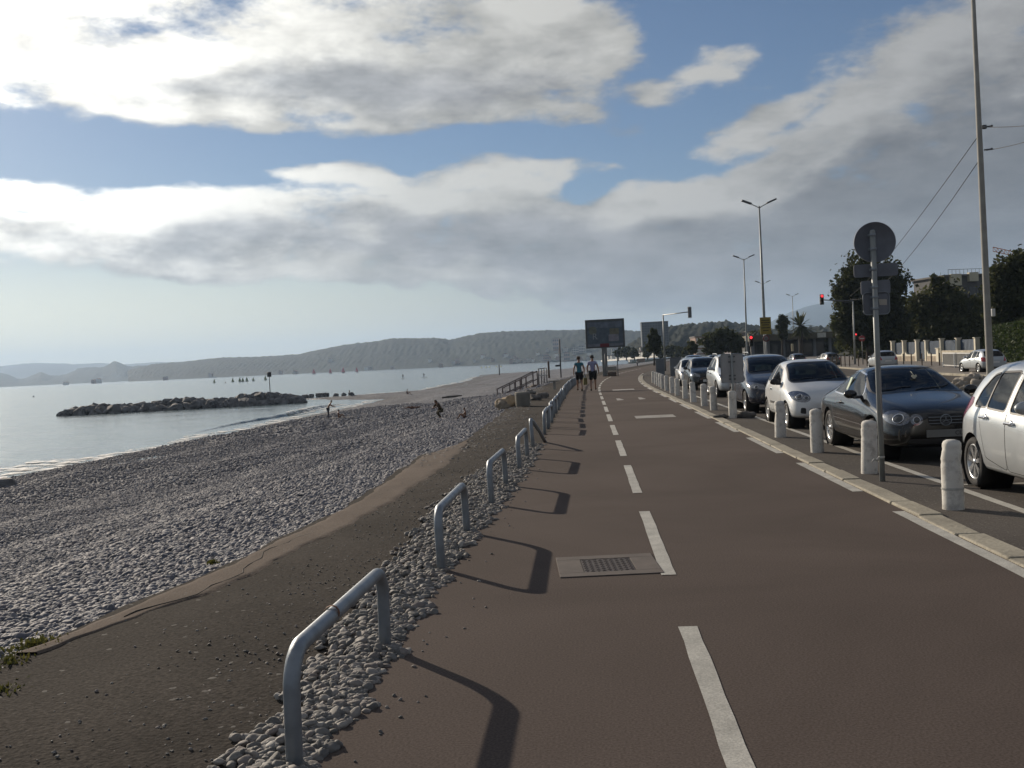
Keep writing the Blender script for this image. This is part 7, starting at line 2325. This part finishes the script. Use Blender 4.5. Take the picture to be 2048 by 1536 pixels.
# ------------------------------------------------------------------ white-pillared fence
CREAM = mat('cream_render', (.62, .58, .47), .85, 0, .1, 1, .004, 20); BLUEM = mat('blue_sheet_metal', (.035, .065, .11), .6, 0, .2, 1.5)
px_ = [1786, 1809, 1835, 1854, 1881, 1884, 1917, 1954]
dd_ = [102, 99, 96, 93.5, 89, 88, 84, 80]
pts_ = [ground_at(a, d) + Vector((0, 0, .09)) for a, d in zip(px_, dd_)]
t = empty('garden_wall', pts_[0], 0, 'cream wall with white pillars, scalloped bays and blue metal panels', 'garden wall')
O = pts_[0]
tops = [683, 682, 680.5, 681.5, 697, 678, 677, 676]
hts = [(at(a, tp_, d) - pp).z for a, tp_, d, pp in zip(px_, tops, dd_, pts_)]
for pp, hg in zip(pts_, hts):
    w_ = .34 if hg > 1.5 else .6
    mb = MB(); q = pp - O; wa_ = math.atan2((pts_[-1] - pts_[0]).y, (pts_[-1] - pts_[0]).x); mb.box((q.x, q.y, hg / 2 - .1), (w_, w_, hg + .2), rz=wa_, bev=.01); mb.box((q.x, q.y, hg + .03), (w_ + .12, w_ + .12, .07), rz=wa_, bev=.015); mb.build('pillar', CREAM, t)
for i, scal in ((0, True), (1, True), (3, True)):
    a_, c_ = pts_[i] - O, pts_[i + 1] - O
    ln_ = (c_ - a_).length; H_ = min(hts[i], 1.9) * .92
    ang = math.atan2((c_ - a_).y, (c_ - a_).x)
    low = .62; rad_ = min(ln_ * .32, H_ - low)
    poly = [(0, -.2), (ln_, -.2), (ln_, H_)]
    for k in range(9):
        f = k / 8 * PI / 2; poly.append((ln_ - rad_ + rad_ * math.cos(f) , low + (H_ - low) * (1 - math.sin(f))))
    for k in range(9):
        f = PI / 2 - k / 8 * PI / 2; poly.append((rad_ - rad_ * math.cos(f), low + (H_ - low) * (1 - math.sin(f))))
    poly.append((0, H_))
    mb = MB(); mb.prism(poly, .16, Matrix.Translation(a_) @ Matrix.Rotation(ang, 4, 'Z') @ Matrix.Translation((0, .08, 0)) @ Matrix.Rotation(PI / 2, 4, 'X')); mb.build('scalloped_bay', CREAM, t)
    mb = MB(); mb.box((ln_ / 2, 0, .22), (ln_ - .3, .2, .5)); o = mb.build('stone_footing', mat('footing_stone', (.30, .25, .19), .9, 0, .35, 2.5, .02, 6), t); o.location = a_; o.rotation_euler = (0, 0, ang)
for i in (0, 1, 2, 3, 5, 6):
    a_, c_ = pts_[i] - O, pts_[i + 1] - O
    ln_ = (c_ - a_).length; ang = math.atan2((c_ - a_).y, (c_ - a_).x); H_ = 1.78
    mb = MB(); mb.box((ln_ / 2, .16, H_ / 2 + .1), (ln_ - .1, .04, H_ - .2))
    for k in range(int(ln_ / .3)): mb.box((.15 + k * .3, .13, H_ / 2 + .1), (.05, .03, H_ - .22))
    o = mb.build('metal_panel', BLUEM, t); o.location = a_; o.rotation_euler = (0, 0, ang)
a_, c_ = pts_[4] - O, ground_at(1963, 76) + Vector((0, 0, .09)) - O
ln_ = (c_ - a_).length; ang = math.atan2((c_ - a_).y, (c_ - a_).x)
mb = MB(); mb.box((ln_ / 2, -.1, .45), (ln_, .2, 1.0), bev=.01); o = mb.build('low_wall', mat('low_wall_render', (.40, .36, .28), .9, 0, .2, 1), t); o.location = a_; o.rotation_euler = (0, 0, ang)
# grey pedestrian railing
a = ground_at(1886, 70) + Vector((0, 0, .09)); c = ground_at(1962, 60) + Vector((0, 0, .09)); dv = c - a
t = empty('street_railing', a, 0, 'grey slatted street railing with a pale top rail behind the silver hatchback', 'railing')
mb = MB(); mb.tube([(0, 0, .92), tuple(dv + Vector((0, 0, .92)))], .05, 8); mb.tube([(0, 0, .12), tuple(dv + Vector((0, 0, .12)))], .035, 8); mb.build('rail', mat('pale_rail', (0, 0, 0)), t)
mb = MB(); n_ = 60
for k in range(n_): mb.box(tuple(dv * ((k + .5) / n_) + Vector((0, 0, .5))), (.07, .03, .78), rz=math.atan2(dv.y, dv.x))
mb.build('slat_panel', mat('slat_grey', (.20, .20, .19), .7), t)
for u in (0, .33, .66, 1): mb = MB(); mb.box(tuple(dv * u + Vector((0, 0, .45))), (.09, .09, 1.0), bev=.01); mb.build('post', GALV, t)

# ------------------------------------------------------------------ buildings
WIN = mat('window_dark', (.03, .035, .04), .15, 0, .2, 2, coat=.5)


def block(name, label, px0, px1, pt, d, depth_, m_, floors=4, bays=6, roof=None, cat='building', balc=None, group=None, base_y=None, rz=0.0, win=WIN, parts=True):
    """building whose front spans px0..px1 at depth d with its top at row pt"""
    b0 = ground_at((px0 + px1) / 2, d)
    if base_y is not None:
        d = hill_depth((px0 + px1) / 2, base_y, d); b0 = at((px0 + px1) / 2, base_y, d)
    W_ = (px1 - px0) / FPX * d; H_ = (at((px0 + px1) / 2, pt, d) - b0).z
    t = empty(name, b0, YAW * -0 + rz, label, cat, group)
    mb = MB(); mb.box((0, depth_ / 2, H_ / 2 - 1), (W_, depth_, H_ + 2)); mb.build('wall', m_, t)
    if roof == 'gable':
        mb = MB(); mb.prism([(-W_ / 2 - .3, 0), (W_ / 2 + .3, 0), (0, W_ * .22)], depth_ + .6, Matrix.Translation((0, depth_ + .3, H_)) @ Matrix.Rotation(PI / 2, 4, 'X')); mb.build('roof', mat('roof_tile', (.20, .10, .065), .9, 0, .25, 1), t)
    else:
        mb = MB(); mb.box((0, depth_ / 2, H_ + .15), (W_ + .4, depth_ + .4, .3)); mb.build('roof', mat('flat_roof', (.16, .15, .14), .9, 0, .2, 1), t)
    if parts:
        fh = H_ / floors; bw = W_ / bays
        for f in range(floors):
            for k in range(bays):
                mb = MB(); x = -W_ / 2 + (k + .5) * bw; z = (f + .52) * fh
                mb.box((x, .0, z), (bw * .58, .12, fh * .52)); mb.build('window', win, t)
            if balc:
                mb = MB(); mb.box((0, -.7, (f + .02) * fh + .15), (W_ * .96, 1.4, .2)); mb.box((0, -1.38, (f + .02) * fh + .6), (W_ * .96, .08, .9)); mb.build('balcony', balc, t)
    return t


ROSE = mat('rose_render', (.30, .21, .17), .9, 0, .12, .3); PALE = mat('pale_render', (.42, .40, .36), .9, 0, .1, .3); GREYB = mat('grey_render', (.17, .18, .19), .9, 0, .1, .3); OCHRE = mat('ochre_render', (.34, .20, .11), .9, 0, .12, .3)
block('apartment_block', 'broad grey tower block above the slender tree', 1285, 1338, 644, 620, 14, mat('tower_render', (.075, .09, .105), .9, 0, .1, .3), 9, 10, base_y=690)
block('apartment_block', 'stepped apartment block with white balconies at the junction', 1392, 1425, 674, 240, 12, ROSE, 4, 4, balc=mat('white_balcony', (.6, .6, .57), .8))
block('apartment_block', 'mauve-grey building with a jagged white roofline behind the junction', 1462, 1496, 667, 260, 12, mat('mauve_render', (.22, .19, .20), .9, 0, .1, .3), 3, 5)
block('apartment_block', 'plain cream building just left of the yellow notice', 1497, 1516, 664, 280, 10, mat('cream_wall', (.50, .45, .33), .9), 3, 2)
block('house', 'orange house with a tiled roof above the far sea wall', 1276, 1290, 704, 560, 10, OCHRE, 2, 3, 'gable', 'house', base_y=716)
block('house', 'rose-coloured house partly hidden right of the dark signpost', 1128, 1140, 706, 900, 10, ROSE, 2, 3, 'gable', 'house', base_y=722)
for i, (a_, c_, tp_, bs, d, m_, lb) in enumerate(((1106, 1122, 677, 700, 1500, ROSE, 'large rose-brown block on the slope left of the billboard'), (1144, 1158, 694, 708, 1200, PALE, 'pale building low on the slope left of the billboard'), (1158, 1170, 690, 706, 1200, PALE, 'taller pale building touching the billboard edge'), (1087, 1098, 709, 724, 1000, ROSE, 'pinkish house by the water above the thick grey post'), (1224, 1238, 697, 712, 800, PALE, 'pale pair of roofs right of the billboard'), (1300, 1316, 706, 716, 500, OCHRE, 'low ochre house at the end of the sea wall'), (1330, 1352, 700, 714, 420, ROSE, 'low rose building behind the traffic light arm post'), (1362, 1378, 698, 712, 380, PALE, 'pale low house left of the stepped apartment block'))):
    block('house', lb, a_, c_, tp_, d, 12, m_, 3, 4, 'gable' if i in (3, 4, 5, 6, 7) else None, 'building', base_y=bs)
r3 = random.Random(12)
tiny = [(660, 722), (733, 739), (740, 738.5), (784, 737), (858, 722), (880, 733), (905, 728), (915, 724), (950, 722), (965, 714), (985, 720), (1012, 712), (1030, 716), (1050, 722), (1058, 722), (1066, 721.5), (1075, 708), (1112, 712), (1132, 700), (1178, 708), (1246, 706), (1258, 711), (1268, 709), (185, 764), (196, 763), (330, 759), (420, 752), (130, 768), (560, 747), (590, 746), (1022, 724), (1038, 722), (1083, 718), (1094, 701), (1100, 719), (1116, 717), (1126, 718), (1136, 712), (1150, 716), (1163, 719), (1176, 716), (1254, 703), (1262, 714), (1284, 700), (1160, 702), (1120, 704)]
for px, py in tiny:
    d = 2350 - 1000 * px / 1300
    block('house', 'tiny house on the wooded headland across the bay', px - r3.uniform(2.2, 4.6), px + r3.uniform(2.2, 4.6), py - r3.uniform(2.5, 5.5), d, 10, (PALE, WHITE, ROSE)[r3.randrange(3)], 1, 1, 'gable' if r3.random() < .6 else None, 'house', base_y=py + 3, group='tiny houses across the bay', parts=False)

# long pale sea wall across the inner bay
A = at(1203, 722.0, 520); B = at(1358, 708.5, 360)
dv = B - A
t = empty('sea_wall', A, 0, 'long pale sea wall across the inner bay right of the billboard', 'sea wall')
ln_ = math.hypot(dv.x, dv.y); ang = math.atan2(dv.y, dv.x)
mb = MB(); mb.box((ln_ / 2, 0, 0), (ln_, .6, .8)); o = mb.build('wall', WHITE, t); o.rotation_euler = (0, -math.asin(dv.z / dv.length), ang)
for i in range(16):
    u = r3.uniform(.05, .95); q = A + dv * u + Vector((0, 3, .5))
    tt = empty('beach_hut', q, ang, 'small white hut or van in the line above the sea wall', 'hut', 'white huts above the sea wall')
    w_ = r3.uniform(1.2, 2.6)
    mb = MB(); mb.box((0, 0, .6), (w_, 1.8, 1.8), bev=.1); mb.build('wall', WHITE, tt)
    mb = MB(); mb.prism([(-w_ / 2 - .1, 0), (w_ / 2 + .1, 0), (0, .5)], 2.0, Matrix.Translation((0, 1.0, 1.5)) @ Matrix.Rotation(PI / 2, 4, 'X')); mb.build('roof', mat('flat_roof', (0, 0, 0)), tt)

# flat canopy building beyond the junction
b0 = ground_at(1575, 205)
t = empty('canopy_building', b0, 0, 'low flat-roofed canopy building under the palms at the junction', 'building')
W_ = 165 / FPX * 205; zt = (at(1575, 668, 205) - b0).z; zb_ = (at(1575, 680, 205) - b0).z
mb = MB(); mb.box((0, 0, (zt + zb_) / 2), (W_, 12, zt - zb_), bev=.1); mb.build('canopy_roof', mat('olive_fascia', (.085, .075, .045), .8, 0, .12, .4), t)
for k in range(6): mb = MB(); mb.box((-W_ * .45 + k * W_ * .18, -4, zb_ / 2), (.5, .5, zb_)); mb.build('column', GREYB, t)
mb = MB(); mb.box((0, 5, zb_ / 2), (W_ * .96, 4, zb_)); mb.build('shop_front', mat('shop_dark', (.02, .02, .02), .5, 0, .3, .5), t)
for k in range(7): mb = MB(); mb.box((-W_ * .42 + k * W_ * .14, 2.95, zb_ * .5), (W_ * .10, .1, zb_ * .6)); mb.build('window', WIN, t)
mb = MB(); mb.box((W_ * .33, -6.1, (zt + zb_) / 2), (1.6, .1, .9)); mb.build('fascia_sign', mat('pale_sign', (.5, .5, .45), .5), t)
b0 = ground_at(1585, 120)
t = empty('advert_totem', b0, 0, 'narrow cream panel on a post in front of the canopy building', 'sign')
mb = MB(); mb.tube([(0, 0, -.1), (0, 0, 1.0)], .06, 8); mb.build('post', DARKSTEEL, t)
c = at(1585, 695, 120) - b0; mb = MB(); mb.box((0, 0, c.z), (.26, .12, 15 / FPX * 120), bev=.02); mb.build('panel', mat('totem_cream', (.45, .40, .28), .7), t)

# flat-roofed modern house behind the trees on the right
b0 = ground_at(1935, 150)
t = empty('modern_house', b0, .25, 'flat-roofed modern building with white roof panels behind the right-hand trees', 'building')
f = lambda px, py: at(px, py, 150) - b0
H_ = f(1935, 552).z; W_ = 130 / FPX * 150
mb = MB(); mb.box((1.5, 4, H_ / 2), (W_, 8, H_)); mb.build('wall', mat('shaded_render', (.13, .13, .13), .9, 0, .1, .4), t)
mb = MB(); mb.box((1.5, 4, H_ + .12), (W_ + .8, 9, .25)); mb.build('roof', mat('flat_roof', (0, 0, 0)), t)
for x0, x1, y0, y1 in ((1893, 1916, 549, 572), (1933, 1953, 545, 563)):
    a_ = f((x0 + x1) / 2, (y0 + y1) / 2); mb = MB(); mb.box((a_.x, -.35, a_.z), ((x1 - x0) / FPX * 150, .6, (y1 - y0) / FPX * 150), bev=.03); mb.build('fascia_panel', mat('cream_fascia', (.58, .55, .42), .8, 0, .06, 1), t)
for k in range(5): mb = MB(); mb.box((-2.0 + k * 1.6, -.05, H_ - 2.6), (1.2, .14, 1.9)); mb.build('window', WIN, t)
mb = MB()
for k in range(14): mb.tube([(-2.6 + k * .62, 0, H_ + .2), (-2.6 + k * .62, 0, H_ + 1.0)], .03, 5)
mb.tube([(-2.6, 0, H_ + 1.0), (5.5, 0, H_ + 1.0)], .035, 5); mb.build('roof_railing', DARKSTEEL, t)

# orange crane
b0 = ground_at(2150, 220)
t = empty('tower_crane', b0, 0, 'orange tower crane jib above the trees at the right edge', 'crane')
ORG = mat('crane_orange', (.42, .14, .04), .6)
e = at(1986, 494, 220) - b0; j = at(2110, 522, 220) - b0
mb = MB()
dv = j - e
for k in range(17):
    p0 = e + dv * (k / 16); p1 = e + dv * (min(k + 1, 16) / 16)
    mb.tube([p0, p0 + Vector((0, 0, -.9))], .05, 4)
    if k < 16: mb.tube([p0, p1 + Vector((0, 0, -.9))], .05, 4)
mb.tube([e, j], .08, 5); mb.tube([e + Vector((0, 0, -.9)), j + Vector((0, 0, -.9))], .08, 5); mb.tube([j, j + (j - e) * .35], .1, 5); mb.build('jib', ORG, t)
mb = MB(); mt = Vector((j.x, j.y, 0))
for sx_, sy_ in ((-.7, -.7), (.7, -.7), (.7, .7), (-.7, .7)): mb.tube([mt + Vector((sx_, sy_, 0)), Vector((j.x + sx_, j.y + sy_, j.z + 3))], .1, 5)
for k in range(14): mb.tube([mt + Vector((-.7, -.7, k * j.z / 14)), mt + Vector((.7, -.7, (k + 1) * j.z / 14))], .06, 4); mb.tube([mt + Vector((-.7, .7, k * j.z / 14)), mt + Vector((-.7, -.7, (k + 1) * j.z / 14))], .06, 4)
mb.build('mast', ORG, t)
